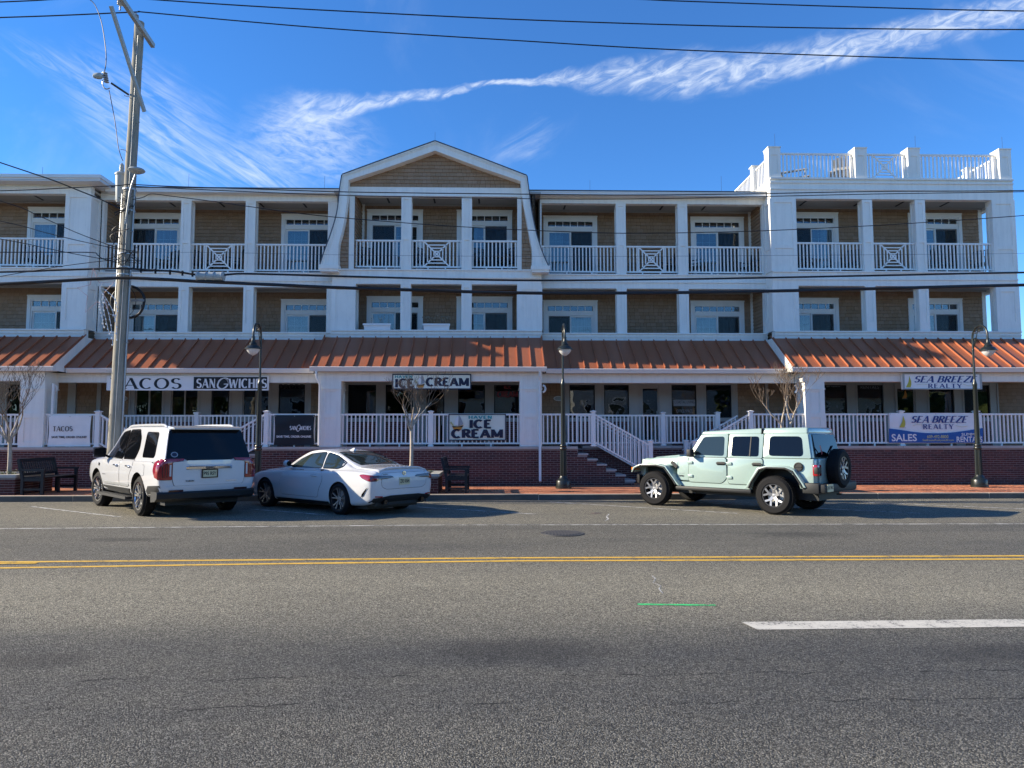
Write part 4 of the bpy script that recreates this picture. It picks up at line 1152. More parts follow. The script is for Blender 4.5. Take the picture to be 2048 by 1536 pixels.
# --- shop fronts
YF = 24.8
shop = [(-90, 'tr', 14), (14, 'win', 42), (42, 'tr', 50), (50, 'sh', 137), (137, 'post', 153), (153, 'sh', 195), (195, 'post', 203), (203, 'sh', 258), (258, 'tr', 270), (270, 'win2', 325), (325, 'tr', 342), (342, 'win2', 396), (396, 'tr', 423), (423, 'door', 459), (459, 'tr', 485),
        (485, 'win2', 538), (538, 'tr', 557), (557, 'win', 610), (610, 'tr', 622), (622, 'sh', 640), (640, 'tr', 696), (696, 'win', 752), (752, 'tr', 771), (771, 'win', 826), (826, 'tr', 853), (853, 'door', 889), (889, 'tr', 916), (916, 'win', 970), (970, 'tr', 988), (988, 'win', 1040), (1040, 'tr', 1055),
        (1055, 'sh', 1130), (1130, 'tr', 1139), (1139, 'win', 1190), (1190, 'tr', 1208), (1208, 'win', 1258), (1258, 'tr', 1283), (1283, 'door', 1318), (1318, 'tr', 1343), (1343, 'win', 1393), (1393, 'tr', 1412), (1412, 'win', 1463), (1463, 'tr', 1475), (1475, 'sh', 1530), (1530, 'post', 1536), (1536, 'sh', 1571), (1571, 'post', 1576), (1576, 'sh', 1640),
        (1640, 'tr', 1648), (1648, 'win', 1694), (1694, 'tr', 1715), (1715, 'win', 1767), (1767, 'tr', 1793), (1793, 'door', 1831), (1831, 'tr', 1858), (1858, 'win', 1908), (1908, 'tr', 1928), (1928, 'win', 1980), (1980, 'tr', 1997), (1997, 'sh', 2140)]

def brick_far(): 
    m, t, b = newmat('brick_far')
    tc = t.add('ShaderNodeTexCoord'); s_ = t.sep(tc.outputs['Object'])
    bt = t.add('ShaderNodeTexBrick'); t.link(t.comb(s_[0], s_[2]), bt.inputs[0])
    bt.inputs['Scale'].default_value = 1; bt.inputs['Brick Width'].default_value = .21; bt.inputs['Row Height'].default_value = .0675; bt.inputs['Mortar Size'].default_value = .008
    bt.inputs['Color1'].default_value = (.13, .045, .04, 1); bt.inputs['Color2'].default_value = (.19, .065, .055, 1); bt.inputs['Mortar'].default_value = (.25, .22, .2, 1)
    t.link(bt.outputs[0], b.inputs['Base Color']); b.inputs['Roughness'].default_value = .9
    return m
M['brickfar'] = brick_far()
for a, kd, b in shop:
    xa, xb = x1(a, YF), x1(b, YF)
    tr_mb = MB(); kn = MB()
    if kd == 'sh':
        wall_sh = MB().box(xa, xb, YF, YF + .12, ZP, 3.62); part('shop_wall', wall_sh, 'shinglebase')
        sb = MB(); keep = sh_bulk.v, sh_bulk.f, sh_bulk.mi
        sh_bulk.v, sh_bulk.f, sh_bulk.mi = sb.v, sb.f, sb.mi
        shingles(front(YF), xa, xb, ZP, 3.62)
        sh_bulk.v, sh_bulk.f, sh_bulk.mi = keep
        tag(obj('shingle_field', sb, 'shingle', WALL, fix=False), kind='stuff')
    elif kd in ('tr', 'post'):
        o = .06 if kd == 'post' else .0
        tr_mb.box(xa, xb, YF - o, YF + .16, ZP, 3.62)
        if kd == 'tr' and xb - xa > .2: tr_mb.box(xa + .0, xa + .05, YF - .02, YF - .001, 2.25, 3.5); tr_mb.box(xb - .05, xb, YF - .02, YF - .001, 2.25, 3.5)
    elif kd in ('win', 'win2'):
        tr_mb.box(xa, xb, YF + .001, YF + .16, 3.44, 3.62); tr_mb.box(xa, xb, YF - .02, YF + .16, 2.17, 2.30); kn.box(xa, xb, YF - .03, YF + .14, ZP, 2.169)
        f = MB(); c = .035
        f.box(xa, xa + c, YF + .03, YF + .09, 2.30, 3.44); f.box(xb - c, xb, YF + .03, YF + .09, 2.30, 3.44); f.box(xa + c, xb - c, YF + .03, YF + .09, 3.44 - c, 3.44); f.box(xa + c, xb - c, YF + .03, YF + .09, 2.30, 2.30 + c)
        if kd == 'win2': f.box((xa + xb) / 2 - .025, (xa + xb) / 2 + .025, YF + .03, YF + .09, 2.3 + c, 3.44 - c)
        w = part('shop_window', f, 'plastic' if kd == 'win' else 'trimgrey')
        if kd == 'win2':
            xm = (xa + xb) / 2
            for p0, p1 in ((xa + c, xm - .025), (xm + .025, xb - c)): obj('pane', MB().box(p0, p1, YF + .06, YF + .068, 2.3 + c, 3.44 - c), 'shopglass', w)
            sl2 = MB()
            for k in range(26): z = 2.34 + k * .042; sl2.bar((xa + c, YF + .13, z), (xb - c, YF + .13, z), .034, .003, (0, .5, 1))
            obj('blind', sl2, 'greyp', w)
        else: obj('pane', MB().box(xa + c, xb - c, YF + .06, YF + .068, 2.3 + c, 3.44 - c), 'shopglass', w)
    else:
        tr_mb.box(xa, xb, YF + .001, YF + .16, 3.36, 3.62)
        f = MB(); c = .05
        f.box(xa, xa + c, YF + .02, YF + .08, ZP, 3.36); f.box(xb - c, xb, YF + .02, YF + .08, ZP, 3.36); f.box(xa + c, xb - c, YF + .02, YF + .08, 3.36 - c, 3.36); f.box(xa + c, xb - c, YF + .02, YF + .08, ZP, ZP + .25)
        d = part('shop_door', f, 'dark' if a in (423, 853) else 'trimgrey')
        obj('pane', MB().box(xa + c, xb - c, YF + .045, YF + .052, ZP + .25, 3.36 - c), 'shopglass', d)
        obj('handle', MB().tube([(xb - .09, YF + .0, 2.05), (xb - .09, YF - .04, 2.08), (xb - .09, YF - .04, 2.5), (xb - .09, YF + .0, 2.53)], .012, 6), 'steel', d, 40)
    if tr_mb.v: part('shop_trim', tr_mb, 'trimgrey')
    if kn.v: part('knee_wall', kn, 'brickfar')
sh_in = MB(); sh_in.add([(XL, YF + .2, ZP), (XP1 - .5, YF + .2, ZP), (XP1 - .5, 27.5, ZP), (XL, 27.5, ZP), (XL, YF + .2, 3.6), (XP1 - .5, YF + .2, 3.6), (XP1 - .5, 27.5, 3.6), (XL, 27.5, 3.6)], [(0, 1, 2, 3), (4, 7, 6, 5), (2, 6, 7, 3), (0, 3, 7, 4), (1, 5, 6, 2)])
part('shop_interior', sh_in, 'shopin')
# ------------------------------------------------------------------ lettering
def arc(cx, cz, rx, rz, a0, a1, n=10):
    return [(cx + rx * math.cos(R(a0 + (a1 - a0) * k / n)), cz + rz * math.sin(R(a0 + (a1 - a0) * k / n))) for k in range(n + 1)]
GL = {
 'A': (.74, [([(.05, 0), (.37, 1)], 't'), ([(.37, 1), (.69, 0)], 'k'), ([(.17, .34), (.57, .34)], 't')], [(.05, 0), (.69, 0)]),
 'B': (.64, [([(.12, 0), (.12, 1)], 'k'), ([(.12, .96), (.34, .96)] + arc(.34, .75, .19, .21, 90, -90) + [(.12, .54)], 'a'), ([(.12, .54), (.36, .54)] + arc(.36, .29, .22, .25, 90, -90) + [(.12, .04)], 'a')], [(.12, 0), (.12, 1)]),
 'C': (.70, [(arc(.38, .5, .31, .47, 48, 312, 16), 'a')], []),
 'D': (.72, [([(.12, 0), (.12, 1)], 'k'), ([(.12, .96), (.30, .96)] + arc(.30, .5, .34, .46, 90, -90, 14) + [(.12, .04)], 'a')], [(.12, 0), (.12, 1)]),
 'E': (.60, [([(.12, 0), (.12, 1)], 'k'), ([(.12, .96), (.54, .96)], 't'), ([(.12, .52), (.44, .52)], 't'), ([(.12, .04), (.56, .04)], 't')], [(.12, 0), (.12, 1)]),
 'G': (.72, [(arc(.38, .5, .31, .47, 48, 350, 16), 'a'), ([(.44, .44), (.69, .44)], 't')], []),
 'H': (.74, [([(.12, 0), (.12, 1)], 'k'), ([(.62, 0), (.62, 1)], 'k'), ([(.12, .52), (.62, .52)], 't')], [(.12, 0), (.12, 1), (.62, 0), (.62, 1)]),
 'I': (.26, [([(.13, 0), (.13, 1)], 'k')], [(.13, 0), (.13, 1)]),
 'L': (.56, [([(.12, 0), (.12, 1)], 'k'), ([(.12, .04), (.54, .04)], 't')], [(.12, 0), (.12, 1)]),
 'M': (.92, [([(.12, 0), (.12, 1)], 't'), ([(.12, 1), (.46, .1)], 'k'), ([(.46, .1), (.80, 1)], 't'), ([(.80, 1), (.80, 0)], 'k')], [(.12, 0), (.80, 0)]),
 'N': (.76, [([(.12, 0), (.12, 1)], 't'), ([(.12, 1), (.64, 0)], 'k'), ([(.64, 0), (.64, 1)], 't')], [(.12, 0), (.64, 1)]),
 'O': (.78, [(arc(.39, .5, .33, .47, 0, 360, 22), 'a')], []),
 'R': (.66, [([(.12, 0), (.12, 1)], 'k'), ([(.12, .96), (.34, .96)] + arc(.34, .74, .20, .22, 90, -90) + [(.12, .52)], 'a'), ([(.32, .52), (.60, 0)], 'k')], [(.12, 0), (.12, 1), (.60, 0)]),
 'S': (.58, [(arc(.29, .74, .20, .22, 30, 270, 12)[:-1] + arc(.29, .28, .22, .24, 90, -150, 12), 'a')], []),
 'T': (.66, [([(.33, 0), (.33, 1)], 'k'), ([(.04, .96), (.62, .96)], 't')], [(.33, 0)]),
 'V': (.72, [([(.05, 1), (.36, 0)], 'k'), ([(.36, 0), (.67, 1)], 't')], [(.05, 1), (.67, 1)]),
 'W': (1.0, [([(.05, 1), (.28, 0)], 'k'), ([(.28, 0), (.50, .9)], 't'), ([(.50, .9), (.72, 0)], 'k'), ([(.72, 0), (.95, 1)], 't')], [(.05, 1), (.95, 1)]),
 'Y': (.68, [([(.05, 1), (.34, .46)], 'k'), ([(.63, 1), (.34, .46)], 't'), ([(.34, .46), (.34, 0)], 'k')], [(.34, 0), (.05, 1), (.63, 1)]),
 'Z': (.62, [([(.06, .96), (.56, .96)], 't'), ([(.56, .96), (.06, .04)], 'k'), ([(.06, .04), (.58, .04)], 't')], []),
 'U': (.72, [([(.12, 1), (.12, .35)] + arc(.36, .33, .24, .30, 180, 360, 10) + [(.60, 1)], 'a')], [(.12, 1), (.60, 1)]),
}
def glyphs(s, thick, thin, serif=0.0, slant=0.0, gap=.06):
    "letters of one text as flat 2D quads: (list of quads, width)"
    q = []; x = 0.0
    for ch in s:
        if ch == ' ': x += .32; continue
        w, strokes, srf = GL[ch]
        for si, (pts, kind) in enumerate(strokes):
            n = len(pts); L = []
            closed = n > 3 and abs(pts[0][0] - pts[-1][0]) < 1e-6 and abs(pts[0][1] - pts[-1][1]) < 1e-6
            for i in range(n):
                a = pts[i - 1] if i else (pts[-2] if closed else pts[0]); b = pts[(i + 1)] if i < n - 1 else (pts[1] if closed else pts[-1])
                dx, dz = b[0] - a[0], b[1] - a[1]; l = math.hypot(dx, dz) or 1
                wd = {'k': thick, 't': thin}.get(kind, thin + (thick - thin) * (abs(dz) / l) ** 1.3)
                nx, nz = -dz / l * wd / 2, dx / l * wd / 2
                if kind in 'kt' and n == 2 and abs(dz) > .3 and abs(dx) > .05: nx, nz = wd / 2 * l / abs(dz) * (-1 if dz > 0 else 1), 0
                L.append(((x + pts[i][0] + nx, pts[i][1] + nz), (x + pts[i][0] - nx, pts[i][1] - nz)))
            for i in range(n - 1): q.append((si, [L[i][0], L[i][1], L[i + 1][1], L[i + 1][0]]))
        if serif:
            for (sx, sz) in srf:
                h = .055; z0 = sz if sz < .5 else sz - h
                q.append((5, [(x + sx - serif, z0), (x + sx + serif, z0), (x + sx + serif, z0 + h), (x + sx - serif, z0 + h)]))
        x += w + gap
    W_ = x - gap
    return [(si, [(a + (b - .5) * slant, b) for a, b in p]) for si, p in q], W_
def put_glyphs(name, s, m, parent, x0, x1_, z0, z1, y, thick=.2, thin=.07, serif=0, slant=0, gap=.06):
    q, w = glyphs(s, thick, thin, serif, slant, gap); mb = MB()
    xs = [a for _, p in q for a, b in p]; mn, mx = min(xs), max(xs)
    for si, p in q:
        mb.add([(x0 + (a - mn) / (mx - mn) * (x1_ - x0), y - si * .0007, z0 + b * (z1 - z0)) for a, b in p], [(0, 1, 2, 3)])
    return obj(name, mb, m, parent)
def font2d(s, bold=0.0):
    cu = bpy.data.curves.new('lettering', 'FONT'); cu.body = s; cu.offset = bold; cu.resolution_u = 3
    o = bpy.data.objects.new('lettering', cu)
    me = bpy.data.meshes.new_from_object(o)
    v = [(p.co.x, p.co.y) for p in me.vertices]; f = [tuple(p.vertices) for p in me.polygons]
    bpy.data.objects.remove(o); bpy.data.curves.remove(cu); bpy.data.meshes.remove(me)
    xs = [a for a, b in v]; ys = [b for a, b in v]
    mnx, mxx, mny, mxy = min(xs), max(xs), min(ys), max(ys)
    return [((a - mnx) / (mxx - mnx), (b - mny) / (mxy - mny)) for a, b in v], f
def put_font(name, s, m, parent, x0, x1_, z0, z1, y, bold=.0):
    v, f = font2d(s, bold)
    return obj(name, MB().add([(x0 + a * (x1_ - x0), y, z0 + b * (z1 - z0)) for a, b in v], f), m, parent)
def PX(Y): return lambda a, b: (at(a, b, Y).x, at(a, b, Y).z)
def txt(fn, name, s, m, parent, Y, y, pa, pb, **kw):
    "place a text by the measured corners (pixels) on the plane Y"
    a, b = PX(Y)(*pa), PX(Y)(*pb)
    return fn(name, s, m, parent, a[0], b[0], b[1], a[1], y, **kw)
def flat(name, pts, m, parent, y, th=.0):
    n = len(pts); mb = MB()
    if th: mb.prism(pts, 'y', y, y + th)
    else: mb.add([(a, y, b) for a, b in pts], [tuple(range(n))])
    return obj(name, mb, m, parent)
def board(Y, pa, pb):
    a, b = PX(Y)(*pa), PX(Y)(*pb); return a[0], b[0], b[1], a[1]
def banner_mesh(x0, x1_, z0, z1, y, amp=.02, curve_in=.03, nx=22, nz=12, seed=0):
    rnd = random.Random(seed); k1, k2 = rnd.uniform(2, 5), rnd.uniform(4, 8); vs = []
    for j in range(nz + 1):
        v = j / nz
        for i in range(nx + 1):
            u = i / nx
            inset = curve_in * math.sin(math.pi * v) * (1 - 2 * u)
            yy = y - amp * (math.sin(k1 * (u * 1.7 - v) + 1) * math.sin(k2 * v + 2 * u) * .5 + .5)
            vs.append((x0 + (x1_ - x0) * u + inset, yy, z0 + (z1 - z0) * v))
    w = nx + 1
    return MB().add(vs, [(j * w + i, j * w + i + 1, (j + 1) * w + i + 1, (j + 1) * w + i) for j in range(nz) for i in range(nx)])
# --- fascia sign boards on the left porch beam
ys = YW + .6 - .025
x0, x1_, z0, z1 = board(ys, (216, 752), (386, 781))
t = thing('shop_sign', (x0, ys, z0), 'long white fascia sign reading TACOS in black, half behind the wooden pole', 'sign', 'shop signs on the porch beams')
obj('panel', MB().box(x0, x1_, ys - .06, ys - .003, z0, z1), 'signwhite', t)
txt(put_glyphs, 'lettering', 'TACOS', 'ink', t, ys - .06, ys - .066, (221, 756), (363, 778), thick=.16, thin=.055, serif=.12, gap=.10)
x0, x1_, z0, z1 = board(ys, (386.3, 752), (538, 781))
t = thing('shop_sign', (x0, ys, z0), 'black fascia sign with white stencil letters, right of the TACOS sign', 'sign', 'shop signs on the porch beams')
obj('panel', MB().box(x0 + .003, x1_, ys - .055, ys - .003, z0, z1), 'signwhite', t)
obj('black_panel', MB().box(x0 + .05, x1_ - .05, ys - .066, ys - .056, z0 + .045, z1 - .035), 'ink', t)
yy = ys - .068
for s, a, b in (('SAN', 393, 431), ('WICHES', 457, 534)): txt(put_glyphs, 'lettering', s, 'inkwhite', t, yy, yy, (a, 757.5), (b, 776), thick=.22, thin=.10, gap=.07)
txt(put_glyphs, 'lettering', 'G', 'inkwhite', t, yy, yy - .003, (434, 755), (457, 778.5), thick=.10, thin=.07, slant=.25)
c = PX(yy)(446, 767); cm = MB(); cp = [(c[0] + .165 * math.cos(k * .349), yy - .001, c[1] + .165 * math.sin(k * .349)) for k in range(19)]; cm.tube(cp, .007, 4); obj('ring', cm, 'inkwhite', t)
def boat(parent, Y, y, px0, py0, px1, py1):
    "little sailing boat emblem: orange hull, pale sails, mast"
    P = lambda u, v: PX(Y)(px0 + (px1 - px0) * u, py1 + (py0 - py1) * v)
    flat('boat_hull', [P(.15, .30), P(.28, .05), P(.82, .05), P(1.0, .36), P(.6, .28)], 'orangep', parent, y)
    flat('boat_hull_stripe', [P(.16, .29), P(.2, .2), P(.92, .22), P(.97, .32), P(.6, .26)], 'ink', parent, y - .001)
    flat('boat_sail', [P(.66, .33), P(.70, 1.0), P(.82, .80), P(.98, .45), P(.9, .36)], 'greyp', parent, y - .002)
    flat('boat_sail', [P(.62, .34), P(.64, .98), P(.42, .78), P(.30, .42), P(.4, .36)], 'inkwhite', parent, y - .002)
    flat('boat_mast', [P(.635, .3), P(.66, .3), P(.67, 1.02), P(.65, 1.02)], 'ink', parent, y - .003)
    flat('boat_bow', [P(.0, .52), P(.08, .62), P(.2, .45), P(.3, .30), P(.17, .32)], 'paleyellow', parent, y - .002)
# --- ice cream sign on the middle beam
ys = YW - .025
x0, x1_, z0, z1 = board(ys, (785, 748), (942.5, 779))
t = thing('shop_sign', (x0, ys, z0), 'cream ICE CREAM sign with a navy frame on the middle porch beam', 'sign', 'shop signs on the porch beams')
obj('frame', MB().box(x0, x1_, ys - .04, ys - .003, z0, z1), 'navy', t)
obj('panel', MB().box(x0 + .035, x1_ - .035, ys - .052, ys - .041, z0 + .035, z1 - .035), 'signcream', t)
yy = ys - .055
txt(put_glyphs, 'lettering', 'HAVEN', 'teal', t, yy, yy, (790, 750.8), (825, 756), thick=.24, thin=.2, gap=.12)
txt(put_glyphs, 'lettering', 'ICE', 'navy', t, yy, yy, (790.5, 758), (826.5, 775), thick=.27, thin=.22, gap=.10)
txt(put_glyphs, 'lettering', 'CREAM', 'navy', t, yy, yy, (851, 756), (938, 772), thick=.28, thin=.22, gap=.08)
boat(t, yy, yy, 830, 749, 850, 777)
# --- realty sign
x0, x1_, z0, z1 = board(ys, (1801, 747.5), (1960, 779))
t = thing('shop_sign', (x0, ys, z0), 'white realty sign box with a yellow sail, behind the right lamp post', 'sign', 'shop signs on the porch beams')
obj('panel', MB().box(x0, x1_, ys - .10, ys - .003, z0, z1), 'signwhite', t)
mb = MB(); e = .025
for a, b, c, d in ((x0, x1_, z0, z0 + e), (x0, x1_, z1 - e, z1), (x0, x0 + e * 2.4, z0 + e, z1 - e), (x1_ - e * 2.4, x1_, z0 + e, z1 - e)): mb.box(a, b, ys - .112, ys - .101, c, d)
obj('frame', mb, 'greybox', t)
yy = ys - .104
txt(put_glyphs, 'lettering', 'SEA BREEZE', 'midblue', t, yy, yy, (1828, 752), (1955, 765), thick=.20, thin=.075, serif=.13, slant=.3, gap=.07)
txt(put_glyphs, 'lettering', 'REALTY', 'midblue', t, yy, yy, (1856, 767.5), (1925, 776), thick=.18, thin=.08, serif=.12, gap=.18)
def sail(parent, Y, y, a, b, c, d, m='yellowp'):
    P = lambda u, v: PX(Y)(a + (c - a) * u, d + (b - d) * v)
    flat('sail', [P(0, .06), P(.45, .5), P(.62, 1), P(.95, .55), P(.98, .3), P(.85, .06)], m, parent, y)
    flat('sail_line', [P(0, 0), P(1.1, 0), P(1.1, .025), P(0, .025)], 'greyp', parent, y - .001)
sail(t, yy, yy, 1812, 752, 1823, 776)
def swash(parent, Y, y, a, b, up_):
    p0, p1 = PX(Y)(*a), PX(Y)(*b)
    pts = [Vector((p0[0] + (p1[0] - p0[0]) * k / 8, y, p0[1] + (p1[1] - p0[1]) * k / 8 + up_ * math.sin(math.pi * k / 8))) for k in range(9)]
    obj('swash', MB().tube(pts, .005, 4), 'paleyellow', parent)
swash(t, yy, yy, (1833, 770), (1855, 769), .02); swash(t, yy, yy, (1926, 768), (1948, 771), -.03)
# --- banners tied to the porch railing
yb0 = YW + .055
def banner(pa, pb, m, label, seed, amp=.02, curve_in=.03):
    x0, x1_, z0, z1 = board(yb0, pa, pb)
    t = thing('banner', (x0, yb0, z0), label, 'banner', 'banners tied to the porch railing')
    obj('cloth', banner_mesh(x0, x1_, z0, z1, yb0, amp, curve_in, seed=seed), m, t, 60)
    mb = MB()
    for x in (x0 + .04, (x0 + x1_) / 2, x1_ - .04): mb.lathe([(.012, -.003), (.012, .003)], (x, yb0 - amp - .002, z1 - .03), 8, 'y')
    obj('eyelet', mb, 'steel', t)
    return t
yl = yb0 - .030
t = banner((98, 831), (181, 893), 'banner', 'white cloth banner reading TACOS, SAVE TIME, ORDER ONLINE! on the left railing', 3)
txt(put_glyphs, 'lettering', 'TACOS', 'ink', t, yl, yl, (106, 852.5), (145, 862.5), thick=.17, thin=.07, serif=.09, gap=.08)
txt(put_font, 'lettering', 'SAVE TIME, ORDER ONLINE!', 'ink', t, yl, yl, (103, 872), (173, 877), bold=.03)
t = banner((549, 830), (629, 890), 'bannerblack', 'black cloth banner with white lettering on the railing left of the middle pier', 5)
for s, a, b in (('SAN', 579.5, 593), ('WICHES', 600, 622)): txt(put_glyphs, 'lettering', s, 'inkwhite', t, yl, yl, (a, 852), (b, 860), thick=.22, thin=.10)
txt(put_glyphs, 'lettering', 'G', 'inkwhite', t, yl, yl, (593, 849.5), (600.5, 863), thick=.12, thin=.09, slant=.25)
txt(put_font, 'lettering', 'SAVE TIME, ORDER ONLINE!', 'inkwhite', t, yl, yl, (553, 871), (622, 876), bold=.03)
t = banner((897, 828), (1012, 881), 'signcream', 'cream ICE CREAM banner with a boat, tied to the middle porch railing', 8, .012, .0)
x0, x1_, z0, z1 = board(yl, (897, 828), (1012, 881)); mb = MB(); e = .028
for a, b, c, d in ((x0, x1_, z0, z0 + e), (x0, x1_, z1 - e, z1), (x0, x0 + e, z0 + e, z1 - e), (x1_ - e, x1_, z0 + e, z1 - e)): mb.box(a, b, yl, yl + .004, c, d)
obj('border', mb, 'navy', t)
txt(put_glyphs, 'lettering', 'HAVEN', 'teal', t, yl, yl, (937, 831.5), (984, 837.5), thick=.24, thin=.2, gap=.14)
txt(put_glyphs, 'lettering', 'ICE', 'navy', t, yl, yl, (939, 840), (982, 856), thick=.27, thin=.22, gap=.10)
txt(put_glyphs, 'lettering', 'CREAM', 'navy', t, yl, yl, (902, 859), (1006, 875.5), thick=.28, thin=.22, gap=.09)
boat(t, yl, yl, 900, 831, 927, 861)
t = banner((1778, 826), (1966, 886), 'banner', 'wide white and blue realty banner with SALES and RENTALS on the right railing', 11, .014, .0)
P = PX(yl)
top = [(1778, 857), (1800, 859.5), (1825, 863.5), (1850, 866), (1875, 866.5), (1900, 865.5), (1925, 862.5), (1950, 858.5), (1966, 856)]
flat('blue_field', [P(1778, 885.5)] + [P(1966, 885.5)] + [P(a, b) for a, b in reversed(top)], 'royal', t, yl + .003)
txt(put_glyphs, 'lettering', 'SEA BREEZE', 'midblue', t, yl, yl, (1822, 832), (1937, 845.5), thick=.20, thin=.075, serif=.13, slant=.3, gap=.07)
txt(put_glyphs, 'lettering', 'REALTY', 'midblue', t, yl, yl, (1846, 848.5), (1908, 858), thick=.18, thin=.08, serif=.12, gap=.18)
sail(t, yl, yl, 1799, 831, 1811, 856); swash(t, yl, yl, (1826, 851), (1845, 850), .02); swash(t, yl, yl, (1912, 851), (1935, 852), -.03)
txt(put_font, 'lettering', 'SALES', 'inkwhite', t, yl, yl, (1783, 868), (1834, 882.5), bold=.02)
txt(put_font, 'lettering', '609-492-8800', 'paleyellow', t, yl, yl, (1854, 870), (1897, 876.5), bold=.015)
txt(put_font, 'lettering', 'SeaBreezeRealtyonLBI.com', 'paleyellow', t, yl, yl, (1845, 878), (1908, 883.5), bold=.01)
txt(put_font, 'lettering', 'SUMMER', 'inkwhite', t, yl, yl, (1923, 866), (1961, 871.5), bold=.015)
txt(put_font, 'lettering', 'RENTALS', 'inkwhite', t, yl, yl, (1913, 873), (1965, 884), bold=.02)
# --- lettering and notices at the shop fronts
t = thing('wall_lettering', (x1(555, YF), YF, 3.4), 'black serif letters ORDER fixed above the take-out window left of the middle pier', 'lettering')
txt(put_glyphs, 'lettering', 'ORDER', 'ink', t, YF - .004, YF - .006, (556, 768.5), (609, 777), thick=.24, thin=.10, serif=.14, gap=.24)
yw = YF + .056
def notice(label, items, loc):
    t = thing('window_sign', (x1(loc[0], yw), yw, at(loc[0], loc[1], yw).z), label, 'sign', 'notices in the shop windows')
    for k, (fn, s, m, a, b, kw) in enumerate(items): txt(fn, 'lettering', s, m, t, yw, yw - .001 * k, a, b, **kw)
    return t
notice('red ICE CREAM letters in the last window before the right middle pier', [(put_glyphs, 'ICE', 'redp', (1008, 768), (1022, 777.5), dict(thick=.26, thin=.2)), (put_glyphs, 'CREAM', 'redp', (994, 783), (1036, 794), dict(thick=.28, thin=.22))], (1010, 795))
notice('white SALES lettering in the first window right of the right pier', [(put_font, 'SALES', 'greyp', (1653, 767), (1680, 774), {})], (1660, 775))
notice('white SUMMER RENTALS lettering in the second window of the realty office', [(put_font, 'SUMMER', 'greyp', (1728, 766), (1750, 769), {}), (put_font, 'RENTALS', 'greyp', (1721, 771), (1758, 778), {})], (1740, 778))
t = notice('pale poster reading OFFICE SPACE in a shop window above the mint off-roader', [(put_font, 'COASTAL LIVING', 'ink', (1349, 801), (1389, 807), {}), (put_font, 'OFFICE SPACE', 'greyp', (1353, 819), (1385, 825), {})], (1370, 826))
a, b = PX(yw)(1347, 799.5), PX(yw)(1391, 812); flat('poster', [(a[0], b[1]), (b[0], b[1]), (b[0], a[1]), (a[0], a[1])], 'greyp', t, yw + .002)
t = notice('small paper notice in the door glass of the ice cream shop', [(put_font, 'OPEN', 'ink', (868, 805), (880, 808), {})], (874, 812)) if False else None
t = thing('window_sign', (x1(1809, yw), yw, 2.9), 'small orange sail emblem on the glass of the realty office door', 'sign', 'notices in the shop windows')
sail(t, yw - .02, yw - .02, 1804, 780, 1814, 798, 'orangep')
for px, lab in ((245, 'small oval house number plaque on the shingles behind the wooden pole'), (1117, 'small oval house number plaque on the shingles beside the middle lamp post')):
    c = at(px, 797, YF - .03); t = thing('number_plaque', c, lab, 'plaque', 'oval number plaques')
    mb = MB(); n = 20; mb.prism([(c.x + .17 * math.cos(k * 2 * math.pi / n), c.z + .085 * math.sin(k * 2 * math.pi / n)) for k in range(n)], 'y', YF - .04, YF - .022); obj('plate', mb, 'plaque', t)
    mb = MB(); mb.prism([(c.x + .145 * math.cos(k * 2 * math.pi / n), c.z + .062 * math.sin(k * 2 * math.pi / n)) for k in range(n)], 'y', YF - .045, YF - .0405); obj('face', mb, 'greybox', t)

